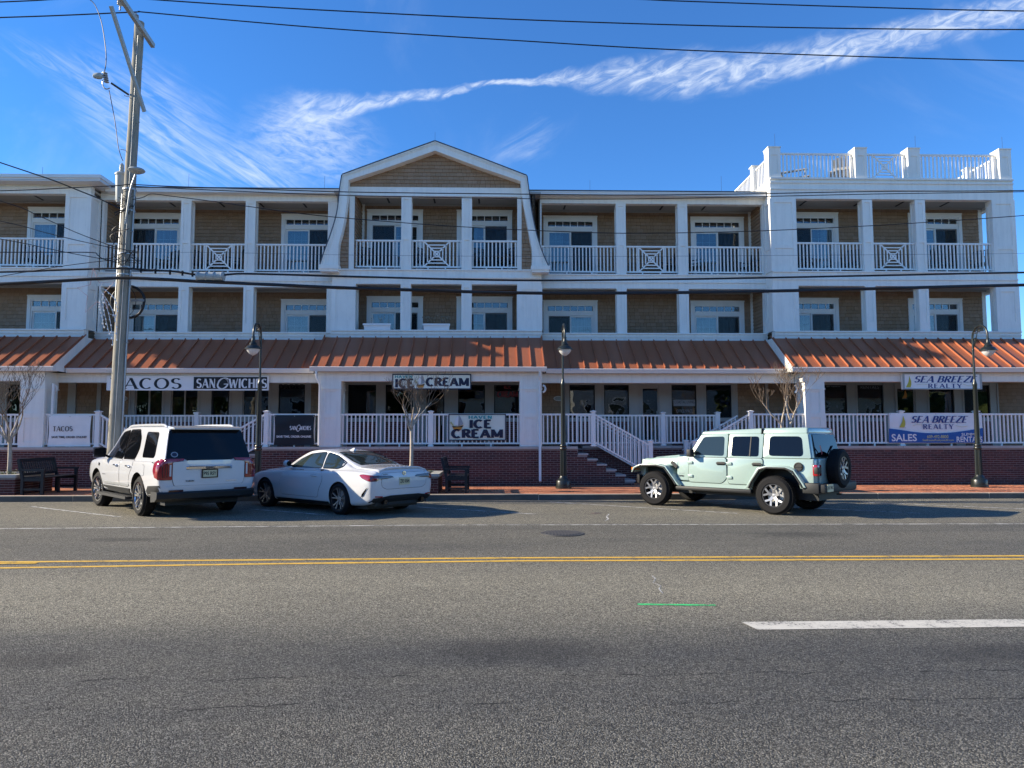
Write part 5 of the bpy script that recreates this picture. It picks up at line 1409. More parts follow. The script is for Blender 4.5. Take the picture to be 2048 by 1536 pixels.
# ------------------------------------------------------------------ street lamps
def street_lamp():
    t = thing('street_lamp', (0, 0, 0), 'black cast street lamp', 'street lamp', 'black ornamental street lamps along the pavement', local=True)
    mb = MB(); mb.lathe([(.235, 0), (.235, .05), (.215, .07), (.215, .21), (.20, .24), (.16, .26), (.125, .31), (.105, .36)], (0, 0, 0), 24); obj('base', mb, 'black', t, 40)
    mb = MB()                                   # fluted shaft
    vs = []; n = 40
    for z, r in ((.34, .098), (1.12, .088)):
        for k in range(n):
            a = 2 * math.pi * k / n; rr = r * (1.0 if k % 2 else .88); vs.append((rr * math.cos(a), rr * math.sin(a), z))
    mb.add(vs, [(k, (k + 1) % n, n + (k + 1) % n, n + k) for k in range(n)])
    mb.lathe([(.09, 1.11), (.108, 1.14), (.108, 1.17), (.085, 1.20), (.10, 1.22), (.10, 1.25), (.075, 1.28)], (0, 0, 0), 20); obj('lower_shaft', mb, 'black', t, 40)
    mb = MB(); mb.lathe([(.074, 1.27), (.058, 3.0), (.066, 3.02), (.066, 3.07), (.045, 3.12), (.032, 3.2)], (0, 0, 0), 16); obj('upper_shaft', mb, 'black', t, 40)
    rr = .33
    arch = [(0, 0, 3.18), (0, 0, 4.40)] + [(0, -rr + rr * math.cos(R(a)), 4.44 + rr * math.sin(R(a))) for a in range(10, 171, 16)] + [(0, -2 * rr, 4.40), (0, -2 * rr, 4.30)]
    mb = MB(); mb.tube(arch, [.032] * 2 + [.03] * (len(arch) - 2), 10); mb.lathe([(.03, 4.05), (.042, 4.08), (.03, 4.11)], (0, 0, 0), 12); obj('arm', mb, 'black', t, 60)
    mb = MB()
    def spiral(cy, cz, r0, turns, a0, sg): return [(0, cy + (r0 * (1 - k / 22 * .85)) * math.cos(a0 + sg * turns * 2 * math.pi * k / 22), cz + (r0 * (1 - k / 22 * .85)) * math.sin(a0 + sg * turns * 2 * math.pi * k / 22)) for k in range(23)]
    for cy, cz, r0, a0, sg in ((-.13, 4.60, .085, 2.6, -1), (-.10, 4.38, .075, 3.4, 1), (-.30, 4.62, .06, 1.0, 1)): mb.tube(spiral(cy, cz, r0, 1.35, a0, sg), .011, 5)
    mb.tube(spline([(0, -.02, 4.12), (0, -.10, 4.24), (0, -.16, 4.40), (0, -.22, 4.58), (0, -.33, 4.70)], 5), .012, 5); mb.tube([(0, -.03, 4.18), (0, -.10, 4.31)], .01, 5)
    obj('scroll', mb, 'black', t, 60)
    mb = MB(); mb.lathe([(.03, .36), (.048, .34), (.045, .27), (.062, .22), (.058, .20), (.105, .14), (.115, .12), (.11, .105), (.175, .07), (.20, .03), (.235, .0), (.235, -.018), (.20, -.02)], (0, -2 * rr, 4.0), 24); obj('shade', mb, 'black', t, 40)
    mb = MB(); mb.lathe([(.185, -.018), (.17, -.06), (.12, -.13), (.06, -.175), (.0, -.20)], (0, -2 * rr, 4.0), 24); obj('lens', mb, 'lens', t, 60)
    return t
M['lens'] = mat('lamp_lens', (0.62, 0.63, 0.62), 0.25)
lamps = [('black street lamp between the two white cars, in front of the black fascia sign', ax(519, 21.1, 800)), ('black street lamp right of the middle pier with its lantern facing the street', ax(1126, 21.1, 800)), ('black street lamp in front of the realty signs', ax(1951, 21.1, 800))]
L0 = street_lamp()
for i, (lab, x) in enumerate(lamps):
    o = L0 if i == 0 else copy_tree(L0)
    o.location = (x, 21.1, SZ); o['label'] = lab

# ------------------------------------------------------------------ utility pole
t = thing('utility_pole', (-9.98, 19.3, SZ), 'tall weathered wooden utility pole with crossarm, transformer and lamp on the left', 'utility pole')
pb_, pt_ = Vector((-9.99, 19.3, -.05)), Vector((-9.74, 19.3, 13.04))
def pp(z, a=None, r=0.0):
    k = (z - pb_.z) / (pt_.z - pb_.z); p = pb_.lerp(pt_, k)
    if a is not None: p = p + Vector((math.cos(R(a)), math.sin(R(a)), 0)) * r
    return p
def pr(z): return .188 + (.124 - .188) * z / 13.04
mb = MB(); zs = [-.05 + k * .65 for k in range(21)]; zs[-1] = 13.04
mb.tube([pp(z) + Vector((random.uniform(-.006, .006), random.uniform(-.006, .006), 0)) for z in zs], [pr(z) * random.uniform(.985, 1.015) for z in zs], 20); obj('pole', mb, 'pole', t, 60)
a0, a1 = Vector((-9.50, 19.62, 12.55)), Vector((-9.50, 16.9, 12.98))
obj('crossarm', MB().bar(a0, a1, .10, .125), 'steelarm', t) if 'steelarm' in M else obj('crossarm', MB().bar(a0, a1, .10, .125), 'greybox', t)
b0, b1 = at(222, 12, 17.7), at(284, 208, 19.08)
obj('brace', MB().bar(b0, b1 + (b1 - b0).normalized() * .2, .07, .09), 'greybox', t)
def insulator(p):
    mb = MB(); prof = [(.02, -.12), (.02, 0)]
    for k in range(4): prof += [(.03, .01 + k * .05), (.075, .03 + k * .05), (.075, .042 + k * .05), (.03, .05 + k * .05)]
    prof += [(.035, .22), (.02, .25)]; mb.lathe(prof, p, 14); obj('insulator', mb, 'porcelain', t, 40)
i1 = at(272, 27, 19.3); insulator(i1 - Vector((0, 0, .24)))
i2 = at(241, -6, 18.2); insulator(i2 - Vector((0, 0, .24)))
tx = at(243, 352, 19.62)
mb = MB(); mb.lathe([(.10, -.75), (.12, -.70), (.125, -.68), (.15, .0), (.17, .01), (.17, .05), (.12, .10), (0, .12)], tx, 20)
mb.lathe([(.05, .1), (.065, .14), (.05, .18), (.065, .22), (.05, .26), (.06, .3), (.02, .36)], tx, 12); obj('transformer', mb, 'greybox', t, 40)
lh = at(273, 341, 18.75)
mb = MB(); mb.lathe([(.0, -.09), (.10, -.075), (.20, -.02), (.215, .0), (.19, .035), (.10, .055), (.04, .075), (0, .08)], lh, 22); obj('lamp_head', mb, 'greybox', t, 40)
mb = MB(); mb.tube(spline([at(251, 448, 19.0), at(256, 410, 18.9), at(262, 375, 18.8), lh + Vector((0, 0, -.05))], 5), .025, 8); obj('lamp_arm', mb, 'steel', t, 60)
sw0, sw1 = pp(10.95, 200, .15), at(222, 166, 19.0)
mb = MB(); mb.tube([sw0, sw1], .028, 8); obj('bracket_arm', mb, 'black', t, 60)
mb = MB(); c = at(213, 162, 18.95)
for k in range(5): mb.lathe([(.03, 0), (.065, .015), (.065, .03), (.03, .045)], c + Vector((-.012 * k, 0, .06 * k - .05)), 12)
obj('cutout_fuse', mb, 'porcelain', t, 40)
mb = MB(); c2 = at(197, 152, 18.9); mb.lathe([(.0, -.16), (.06, -.12), (.085, -.02), (.085, .05), (.05, .10), (0, .12)], c2, 14, 'x'); obj('arrester', mb, 'greybox', t, 40)
mb = MB(); mb.tube(spline([at(205, 160, 18.95), at(206, 172, 18.95), at(212, 178, 18.95), at(220, 176, 18.97)], 5), .016, 6); obj('fuse_tube', mb, 'steel', t, 60)
mb = MB(); mb.tube([pp(z, -20, pr(z) + .03) for z in (1.0, 3, 5, 7, 8.3)], .022, 8); mb.tube([pp(z, -70, pr(z) + .012) for z in (.3, 3, 5, 7, 9, 11, 12.6)], .008, 5); mb.tube([pp(z, 195, pr(z) + .025) for z in (5.0, 6, 7, 8.2)], .02, 6); obj('conduit', mb, 'steel', t, 60)
mb = MB()
for k in range(12):
    z = 3.4 + k * .75; a = -30 if k % 2 else 205
    mb.tube([pp(z, a, pr(z) - .02), pp(z, a, pr(z) + .13)], .011, 5)
obj('step_bolt', mb, 'steel', t)
mb = MB(); cc = at(256, 604, 19.62); mb.tube([(cc.x + .44 * math.cos(k * .2618) , 19.62 + .02 * math.sin(k), cc.z + .44 * math.sin(k * .2618)) for k in range(25)], .035, 8, False)
mb.tube([(cc.x - .06 + .40 * math.cos(k * .2618) * .7, 19.6, cc.z + .40 * math.sin(k * .2618)) for k in range(25)], .008, 5, False); obj('cable_coil', mb, 'cable', t, 60)
mb = MB(); q = at(262, 601, 19.6); mb.box(q.x - .22, q.x + .36, 19.56, 19.60, q.z - .03, q.z + .03); obj('coil_bracket', mb, 'steel', t)
mb = MB()
for px, py, h in ((244, 372, .12), (241, 415, .1), (240, 503, .12), (236, 530, .2), (235, 545, .12)):
    p = at(px, py, 19.0); rr_ = pr(p.z) + .012
    mb.lathe([(rr_, -.02), (rr_ + .012, -.02), (rr_ + .012, .02), (rr_, .02)], pp(p.z), 16)
obj('clamp_band', mb, 'steel', t)
mb = MB(); rnd = random.Random(4)
for px, py in ((243, 420), (240, 515), (262, 508), (236, 470), (247, 395)):
    p = at(px, py, 19.02)
    for k in range(3):
        q = [p + Vector((rnd.uniform(-.22, .3), rnd.uniform(-.06, .02), rnd.uniform(-.28, .22))) for _ in range(4)]
        mb.tube(spline([p] + q, 5), .007, 4)
obj('loose_wire', mb, 'cable', t, 60)
# holiday star that hangs on the pole
t = thing('star_decoration', at(215, 650, 19.0), 'pink and white wire frame holiday star with streamers hung on the wooden pole', 'decoration')
c = at(190, 583, 18.95); mb = MB(); pts = []
for k in range(10):
    a = R(90 + 36 * k + 8); r_ = .62 if k % 2 == 0 else .26
    pts.append(c + Vector((r_ * .82 * math.cos(a), .03 * (k % 3), r_ * math.sin(a))))
mb.tube(pts + [pts[0]], .007, 5, False); obj('star_frame', mb, 'starpink', t, 0) if 'starpink' in M else obj('star_frame', mb, 'inkwhite', t)
M['starpink'] = mat('star_pink', (0.6, 0.36, 0.34), 0.5)
t.children[0].data.materials[0] = M['starpink']
mb = MB(); bl = MB(); rnd = random.Random(9)
for (a, b, m_) in (((200, 580), (234, 680), .12), ((203, 585), (226, 690), .05), ((205, 592), (219, 668), -.05), ((199, 600), (208, 655), -.02), ((203, 575), (230, 640), .2), ((200, 578), (206, 566), 0)):
    p, q = at(*a, 18.98), at(*b, 18.98)
    L_ = [p.lerp(q, k / 9) + Vector((m_ * math.sin(math.pi * k / 9), 0, .06 * math.sin(math.pi * k / 9))) for k in range(10)]
    mb.tube(L_, .007, 4)
    for v in L_[1:]: bl.lathe([(0, -.028), (.016, -.012), (.018, .012), (0, .028)], v + Vector((rnd.uniform(-.02, .02), -.01, 0)), 6)
obj('streamer', mb, 'inkwhite', t); obj('bulb', bl, 'inkwhite', t, 60)

# ------------------------------------------------------------------ overhead wires
def wire(label, pts, r, Y, Y2=None, m='cable', name='overhead_wire', n=8, cat='wire'):
    P_ = [at(a, b, Y if Y2 is None else Y + (Y2 - Y) * (a / 2048)) for a, b in pts]
    o = obj(name, MB().tube(spline(P_, n), r, 6), m, None, 60)
    return tag(o, label, cat, 'overhead wires along the street')
wire('thin overhead wire resting on the insulator at the very top of the wooden pole', [(-500, 50), (0, 35), (140, 30), (272, 24), (290, 24.5), (480, 42), (700, 60), (1024, 80.5), (1400, 101.5), (2048, 122), (2700, 130)], .018, 19.3)
wire('upper overhead wire leaving the crossarm of the pole and crossing the white cirrus', [(-500, 22), (0, 4), (120, -2), (241, -7), (305, -1), (500, 12), (700, 23), (1024, 38.5), (1400, 51), (1748, 57.5), (2048, 59), (2700, 58)], .0165, 18.2)
wire('highest overhead wire, in the top right corner only', [(200, -60), (700, -33), (1000, -16), (1290, -1), (1400, 3.5), (1700, 13.5), (2048, 22), (2700, 28)], .015, 17.0)
wire('overhead wire running level with the main gutter, the upper of two', [(-400, 390), (0, 381.5), (130, 376), (235, 371), (262, 369), (350, 373), (512, 378), (700, 384), (1024, 388), (1250, 390), (1480, 388), (1750, 383), (2048, 381), (2600, 372)], .013, 19.1)
wire('overhead wire running level with the main gutter, the lower of two', [(262, 372), (400, 379), (512, 384), (700, 391), (1024, 397), (1250, 398), (1480, 394), (1750, 388), (2048, 383.5), (2600, 374)], .011, 19.05)
wire('service cable that comes down from the upper left edge to the pole', [(-300, 225), (0, 325), (60, 345), (110, 362), (165, 384), (195, 396), (225, 410), (240, 417)], .016, 18.9)
wire('thin sagging wire across the top floor balconies', [(265, 399), (285, 395), (303, 388), (340, 392), (420, 402), (512, 415), (600, 427), (690, 436), (800, 445), (900, 452), (1050, 460), (1250, 466.5), (1480, 463), (1650, 456), (1800, 448), (2048, 431), (2500, 395)], .0105, 18.9)
wire('hair thin wire across the top floor railings', [(262, 504.5), (430, 505), (700, 510), (1000, 512.5), (1400, 512), (2048, 507), (2500, 503)], .0035, 18.9, m='wire')
wire('thick black cable below the top floor railings, with a grey splice case', [(-400, 551), (0, 544), (120, 540), (235, 537), (300, 540), (350, 543), (398, 550), (445, 550), (480, 547.5), (560, 549), (700, 553), (1024, 560.5), (1300, 559), (1500, 556), (1800, 550), (2048, 545), (2600, 538)], .026, 19.0)
wire('thickest black cable bundle, in front of the beam between the upper floors', [(-400, 585), (0, 568), (100, 563), (235, 556), (330, 559), (400, 563), (560, 570), (700, 576), (1024, 585.5), (1250, 586), (1500, 583), (1800, 576), (2048, 570), (2600, 560)], .043, 18.95)
wire('left overhead drop wire that meets the pole at the balcony rail, uppermost of four', [(-300, 325), (0, 402), (80, 433), (160, 468), (240, 497), (278, 503)], .010, 18.8)
wire('left overhead drop wire that meets the pole at the balcony rail, second of four', [(-300, 385), (0, 442), (90, 465), (160, 482), (240, 499)], .010, 18.85)
wire('left overhead drop wire that meets the pole at the balcony rail, third of four', [(-300, 430), (0, 478), (90, 496), (150, 508), (200, 517), (232, 524)], .010, 18.9)
wire('left overhead drop wire with a looped end beside the pole, lowest of four', [(-300, 506), (0, 504.5), (100, 504.5), (183, 505), (195, 510), (205, 517), (222, 516), (240, 508), (258, 504.5), (276, 506)], .012, 18.9)
wire('wire that rises from the lower left edge to the pole', [(-300, 610), (0, 553), (60, 543), (120, 533), (180, 525), (233, 519)], .009, 18.95)
wire('black lead that loops down from the crossarm to the fuse on the pole bracket', [(175, -4), (190, 10), (203, 45), (211, 95), (212, 125), (208, 148)], .011, 18.6)
wire('black lead from the pole bracket down to the transformer', [(218, 180), (224, 210), (231, 250), (236, 290), (241, 310), (246, 322)], .011, 19.1)
sp = at(421, 553, 18.98)
t = thing('splice_case', sp, 'grey cylindrical splice case hanging on the black cable right of the pole', 'cable box')
mb = MB(); mb.lathe([(.10, -.36), (.125, -.35), (.125, -.30), (.115, -.29), (.115, .29), (.125, .30), (.125, .35), (.10, .36)], sp, 14, 'x'); obj('case', mb, 'greybox', t, 40)
mb = MB()
for d_ in (-.32, -.1, .1, .32): mb.lathe([(.118, -.012), (.13, -.012), (.13, .012), (.118, .012)], sp + Vector((d_, 0, 0)), 14, 'x')
obj('strap', mb, 'steel', t, 40)
t = thing('cable_tie', at(320, 545, 19), 'row of black ties on the thick cable just right of the pole', 'cable ties')
mb = MB()
for px, py in ((282, 540), (311, 542), (340, 544), (365, 546), (385, 548)):
    p = at(px, py, 19.0); mb.lathe([(.03, -.012), (.045, -.012), (.045, .012), (.03, .012)], p, 10, 'x'); mb.box(p.x - .02, p.x + .02, 18.98, 19.02, p.z - .07, p.z + .06)
obj('tie', mb, 'cable', t)

# ------------------------------------------------------------------ planters, bare trees, benches
def planter(x0, x1_, label, bricks=True):
    y0, y1, zt = 19.32, 20.95, .60
    t = thing('planter', ((x0 + x1_) / 2, (y0 + y1) / 2, SZ), label, 'planter', 'brick planters along the kerb')
    obj('wall', MB().box(x0 + .012, x1_ - .012, y0 + .012, y1 - .012, SZ - .01, zt), 'mortar', t)
    k = 0; z = SZ + .005
    bulk = MB()
    while z + bh < zt + .01:
        for face in ('f', 'r', 'l'):
            a0, a1 = (x0, x1_) if face == 'f' else (y0 + .02, y1)
            a = a0 - (.105 if k % 2 else 0)
            while a < a1 - .02:
                p, q = max(a, a0), min(a + bw, a1); w = q - p
                if w > .03:
                    full_ = abs(w - bw) < .001 and bricks and face != 'l'
                    if full_ and face == 'f': inst('brick', bme, (p, y0 + random.uniform(-.002, .002), z), t)
                    elif full_: inst('brick', bme, (x1_ + random.uniform(-.002, .002), p, z), t, (0, 0, R(90)))
                    elif face == 'f': bulk.box(p, q, y0, y0 + .02, z, z + bh)
                    elif face == 'r': bulk.box(x1_ - .02, x1_, p, q, z, z + bh)
                    else: bulk.box(x0, x0 + .02, p, q, z, z + bh)
                a += .21
        z += .0675; k += 1
    tag(obj('brickwork', bulk, 'brick', t), kind='stuff')
    mb = MB(); c = .22; o = .03
    for a, b, c0, d in ((x0 - o, x1_ + o, y0 - o, y0 + c), (x0 - o, x1_ + o, y1 - c, y1 + o), (x0 - o, x0 + c, y0 + c, y1 - c), (x1_ - c, x1_ + o, y0 + c, y1 - c)): mb.box(a, b, c0, d, zt, zt + .075)
    obj('coping', mb, 'stone', t)
    obj('soil', MB().add([(x0 + c, y0 + c, zt + .03), (x1_ - c, y0 + c, zt + .03), (x1_ - c, y1 - c, zt + .05), (x0 + c, y1 - c, zt + .05)], [(0, 1, 2, 3)]), 'soil', t)
    mb = MB(); rnd = random.Random(int(x0 * 10))
    for _ in range(420):
        x, y, z = rnd.uniform(x0 + c, x1_ - c), rnd.uniform(y0 + c - .04, y1 - c), zt + .03 + rnd.random() * .11
        s, a, e_ = rnd.uniform(.018, .045), rnd.uniform(0, 6.28), rnd.uniform(-.4, .9)
        d1 = Vector((math.cos(a), math.sin(a), e_)) * s; d2 = Vector((-math.sin(a), math.cos(a), rnd.uniform(-.4, .4))) * s * .55
        p = Vector((x, y, z)); mb.add([p, p + d1 * .5 + d2, p + d1, p + d1 * .5 - d2], [(0, 1, 2, 3)])
    tag(obj('ground_cover', mb, 'leaf', t, fix=False), kind='stuff')
    return t
planter(-14.15, -12.52, 'brick planter at the left edge, behind the bench')
planter(-3.15, -1.46, 'brick planter behind the white coupe')
planter(7.45, 9.1, 'brick planter half hidden behind the mint off-roader')
def bare_tree(x, y, stems, label, seed, fork, top, spread):
    t = thing('bare_tree', (x, y, .62), label, 'tree', 'bare ornamental trees in the planters')
    rnd = random.Random(seed); tr = MB(); tw = MB()
    def twig(p, d, L_, r, depth):
        n = 4; pts = [p]; q = p.copy(); dd = d.copy()
        for k in range(n):
            dd = (dd + Vector((rnd.uniform(-.22, .22), rnd.uniform(-.22, .22), rnd.uniform(-.08, .20)))).normalized()
            q = q + dd * (L_ / n); pts.append(q.copy())
        rs = [r * (1 - (.62 if depth < 3 else .4) * k / n) for k in range(n + 1)]
        (tr if depth < 2 else tw).tube(pts, rs, 6 if depth < 2 else 4)
        if depth >= 5: return
        m_ = 4 if depth < 2 else rnd.choice((2, 3, 3))
        for k in range(m_):
            i = n if k == 0 else rnd.choice((n, n, n - 1, n - 1, 2))
            side = Vector((rnd.uniform(-1, 1), rnd.uniform(-1, 1), rnd.uniform(.1, .9))).normalized()
            d2 = (dd * .75 + side * .75).normalized()
            twig(pts[i].copy(), d2, L_ * rnd.uniform(.46, .70), max(rs[i] * .80, .0045), depth + 1)
    for (dx, dirx, r0) in stems:
        base = Vector((x + dx, y, .55)); f = Vector((x + dx + dirx * .25, y + rnd.uniform(-.05, .05), fork))
        pts = spline([base, base.lerp(f, .35) + Vector((rnd.uniform(-.03, .03), 0, 0)), base.lerp(f, .7) + Vector((rnd.uniform(-.03, .03), 0, 0)), f], 4)
        tr.tube(pts, [r0 * (1.1 - .3 * k / len(pts)) for k in range(len(pts))], 8)
        nl = 5 if len(stems) == 1 else 3
        for k in range(nl):
            a = 2 * math.pi * k / nl + rnd.uniform(-.3, .3) + (0 if dirx == 0 else .4)
            d = Vector((math.cos(a) * spread + dirx * .35, math.sin(a) * spread * .8, 1)).normalized()
            twig(f - Vector((0, 0, rnd.uniform(0, .18))), d, (top - fork) * rnd.uniform(.56, .68), r0 * .60, 1)
    obj('trunk', tr, 'bark', t, 60); tag(obj('twigs', tw, 'twig', t, fix=False), kind='stuff')
bare_tree(-13.22, 20.15, [(0, 0, .055)], 'bare grey tree at the left edge in front of the left pier', 21, 1.62, 3.25, .62)
bare_tree(-2.28, 20.15, [(0, 0, .050)], 'slender pale bare tree in front of the ice cream shop', 35, 1.95, 3.28, .66)
bare_tree(8.22, 20.15, [(-.02, -.25, .05), (.09, .35, .045)], 'pale bare tree with two stems behind the mint off-roader', 12, 2.05, 3.35, .60)

def bench():
    t = thing('park_bench', (0, 0, 0), 'black slatted bench', 'bench', 'black benches beside the planters', local=True)
    L_ = 1.5
    for y in (-L_ / 2, L_ / 2 - .0):
        obj('leg', MB().bar((-.02, y, 0), (-.02, y, .44), .07, .07).bar((-.02, y, .40), (-.15, y, .92), .07, .06, (0, 1, 0)), 'benchblack', t)
        obj('leg', MB().bar((.50, y, 0), (.50, y, .62), .07, .07), 'benchblack', t)
        obj('armrest', MB().bar((-.10, y, .645), (.56, y, .645), .09, .05), 'benchblack', t)
        obj('side_rail', MB().bar((-.02, y, .39), (.50, y, .39), .05, .08).bar((-.02, y, .14), (.50, y, .14), .04, .05), 'benchblack', t)
    obj('leg', MB().bar((.47, 0, 0), (.47, 0, .40), .06, .06), 'benchblack', t); obj('leg', MB().bar((0, 0, 0), (0, 0, .40), .06, .06), 'benchblack', t)
    sm = MB().box(-.04, .04, -L_ / 2, L_ / 2, -.012, .012).mesh('seat_slat'); finish(sm, 'benchblack', 0)
    for k in range(6): inst('seat_slat', sm, (.03 + k * .092, 0, .445), t)
    obj('back_rail', MB().bar((-.155, -L_ / 2, .90), (-.155, L_ / 2, .90), .05, .09), 'benchblack', t); obj('back_rail', MB().bar((-.055, -L_ / 2, .53), (-.055, L_ / 2, .53), .045, .07), 'benchblack', t)
    bm_ = MB().bar((-.05, 0, .55), (-.148, 0, .87), .05, .018, (1, 0, 0)).mesh('back_slat'); finish(bm_, 'benchblack', 0)
    for k in range(15): inst('back_slat', bm_, (0, -L_ / 2 + .1 + k * (L_ - .2) / 14, 0), t)
    return t
b0 = bench(); b0.location = (-12.33, 20.12, SZ); b0['label'] = 'black slatted bench at the left, seen from its slatted back beside the planter'
b1 = copy_tree(b0); b1.location = (-1.22, 20.1, SZ); b1['label'] = 'black slatted bench seen end on, right of the white coupe'
# ------------------------------------------------------------------ things on the balconies and the roof
def flower_box(pa, pb, label, seed, flowers):
    Y = YC - .02; x0, x1_ = at(*pa, Y).x, at(*pb, Y).x; z0 = ZL + .002
    t = thing('window_box', ((x0 + x1_) / 2, Y + .1, z0), label, 'flower box', 'flower boxes on the ledge')
    y0, y1 = Y - .02, Y + .17; h = .20; b = .025
    mb = MB().add([(x0 + b, y0 + b, z0), (x1_ - b, y0 + b, z0), (x1_ - b, y1 - b, z0), (x0 + b, y1 - b, z0), (x0, y0, z0 + h), (x1_, y0, z0 + h), (x1_, y1, z0 + h), (x0, y1, z0 + h)], [(0, 3, 2, 1), (0, 1, 5, 4), (1, 2, 6, 5), (2, 3, 7, 6), (3, 0, 4, 7), (4, 5, 6, 7)])
    mb.box(x0 - .02, x1_ + .02, y0 - .02, y0 - .001, z0 + h - .05, z0 + h + .01); obj('box', mb, 'signwhite', t)
    mb = MB(); rnd = random.Random(seed); st = MB()
    for k in range(90 if flowers else 16):
        x = rnd.uniform(x0 + .05, x1_ - .05)
        if flowers and abs((x - x0) / (x1_ - x0) - .5) < .12: continue
        top = Vector((x + rnd.uniform(-.08, .08), (y0 + y1) / 2 + rnd.uniform(-.06, .06), z0 + h + rnd.uniform(.08, .27)))
        st.tube([(x, (y0 + y1) / 2, z0 + h - .02), top], .003, 3)
        for _ in range(5 if flowers else 2):
            d = Vector((rnd.uniform(-1, 1), rnd.uniform(-1, 1), rnd.uniform(-1, 1))) * .035; e2 = d.orthogonal().normalized() * .014; mb.add([top, top + d * .5 + e2, top + d, top + d * .5 - e2], [(0, 1, 2, 3)])
    tag(obj('stems', st, 'twig', t, fix=False), kind='stuff'); tag(obj('flowers', mb, 'flower', t, fix=False), kind='stuff')
flower_box((727, 655), (781, 655), 'white flower box on the ledge with almost bare stems, the left one', 3, False)
flower_box((846, 655), (899, 655), 'white flower box on the ledge with dry bushy flowers, the right one', 4, True)
def patio_chair():
    t = thing('patio_chair', (0, 0, 0), 'dark patio chair', 'chair', 'dark patio chairs on the balconies', local=True)
    obj('seat', MB().box(-.26, .26, -.26, .26, .40, .44), 'patio', t)
    mb = MB(); mb.bar((-.25, .26, .42), (-.25, .36, 1.0), .03); mb.bar((.25, .26, .42), (.25, .36, 1.0), .03); mb.bar((-.25, .36, .99), (.25, .36, .99), .03)
    for k in range(7): mb.bar((-.19 + k * .063, .268, .46), (-.19 + k * .063, .358, .98), .035, .008, (0, 1, 0))
    obj('backrest', mb, 'patio', t)
    for sx in (-.26, .26):
        for sy in (-.25, .26): obj('leg', MB().bar((sx, sy, 0), (sx, sy, .62 if sy < 0 else .42), .028), 'patio', t)
        obj('armrest', MB().bar((sx, -.26, .635), (sx, .30, .635), .05, .025), 'patio', t)
    return t
pc = patio_chair()
spots = [(60, BC, 40, 'dark patio chair on the left pavilion balcony'), (335, BR, -30, 'dark patio chair on the balcony right of the wooden pole'), (405, BR, 60, 'dark patio chair left behind the lattice panel of the left balcony'), (465, BR, -60, 'dark patio chair right behind the lattice panel of the left balcony'), (742, BC, 30, 'dark patio chair in the left bay under the gable'),
         (850, BC, 50, 'dark patio chair behind the lattice panel under the gable'), (960, BC, 20, 'dark patio chair in the right bay under the gable, the left one'), (1010, BC, -40, 'dark patio chair in the right bay under the gable, the right one'),
         (1340, BR, -70, 'dark patio chair beside the lattice panel right of the gable'), (1395, BR, 60, 'dark patio chair in the bay left of the right pavilion, the left one'), (1500, BR, -60, 'dark patio chair in the bay left of the right pavilion, the right one'),
         (1610, BC, 50, 'dark patio chair at the left of the right pavilion balcony'), (1700, BC, -40, 'dark patio chair at the middle of the right pavilion balcony'), (1885, BC, 70, 'dark patio chair at the right of the right pavilion balcony'), (1955, BC, -50, 'dark patio chair in the open right corner of the balcony')]
for i, (px, Y, a, lab) in enumerate(spots):
    o = pc if i == 0 else copy_tree(pc)
    o.location = (x3(px, Y - .6), Y - .6, ZF3 - .01); o.rotation_euler = (0, 0, R(a)); o['label'] = lab
def adirondack():
    t = thing('adirondack_chair', (0, 0, 0), 'grey slatted adirondack chair', 'chair', 'adirondack chairs on the roof terrace', local=True)
    for k in range(6):
        x = -.25 + k * .1; h = 1.02 - abs(k - 2.5) * .045
        obj('back_slat', MB().bar((x, .05, .28), (x * 1.15, .42, h), .09, .02, (0, 1, 0)), 'adiron', t)
    obj('back_rail', MB().bar((-.34, .33, .62), (.34, .33, .62), .05, .08), 'adiron', t)
    for k in range(5): obj('seat_slat', MB().box(-.28, .28, -.5 + k * .11, -.41 + k * .11, .36 - k * .02, .38 - k * .02), 'adiron', t)
    for s in (-.34, .34):
        obj('armrest', MB().box(s - .07, s + .07, -.55, .36, .56, .585), 'adiron', t)
        obj('leg', MB().bar((s, -.48, 0), (s, -.48, .56), .1, .025), 'adiron', t); obj('leg', MB().bar((s * .9, -.45, .30), (s * .9, .45, .02), .025, .12), 'adiron', t)
    return t
ad = adirondack(); ad.scale = (1.15, 1.15, 1.12); ad.location = (x3(1693, 24.75), 24.75, 10.36); ad.rotation_euler = (0, 0, R(155)); ad['label'] = 'grey slatted adirondack chair on the roof terrace left of the lattice panel'
a2 = copy_tree(ad); a2.location = (x3(1583, 25.0), 25.0, 10.36); a2.rotation_euler = (0, 0, R(60)); a2['label'] = 'grey adirondack chair behind the left corner post of the roof terrace'
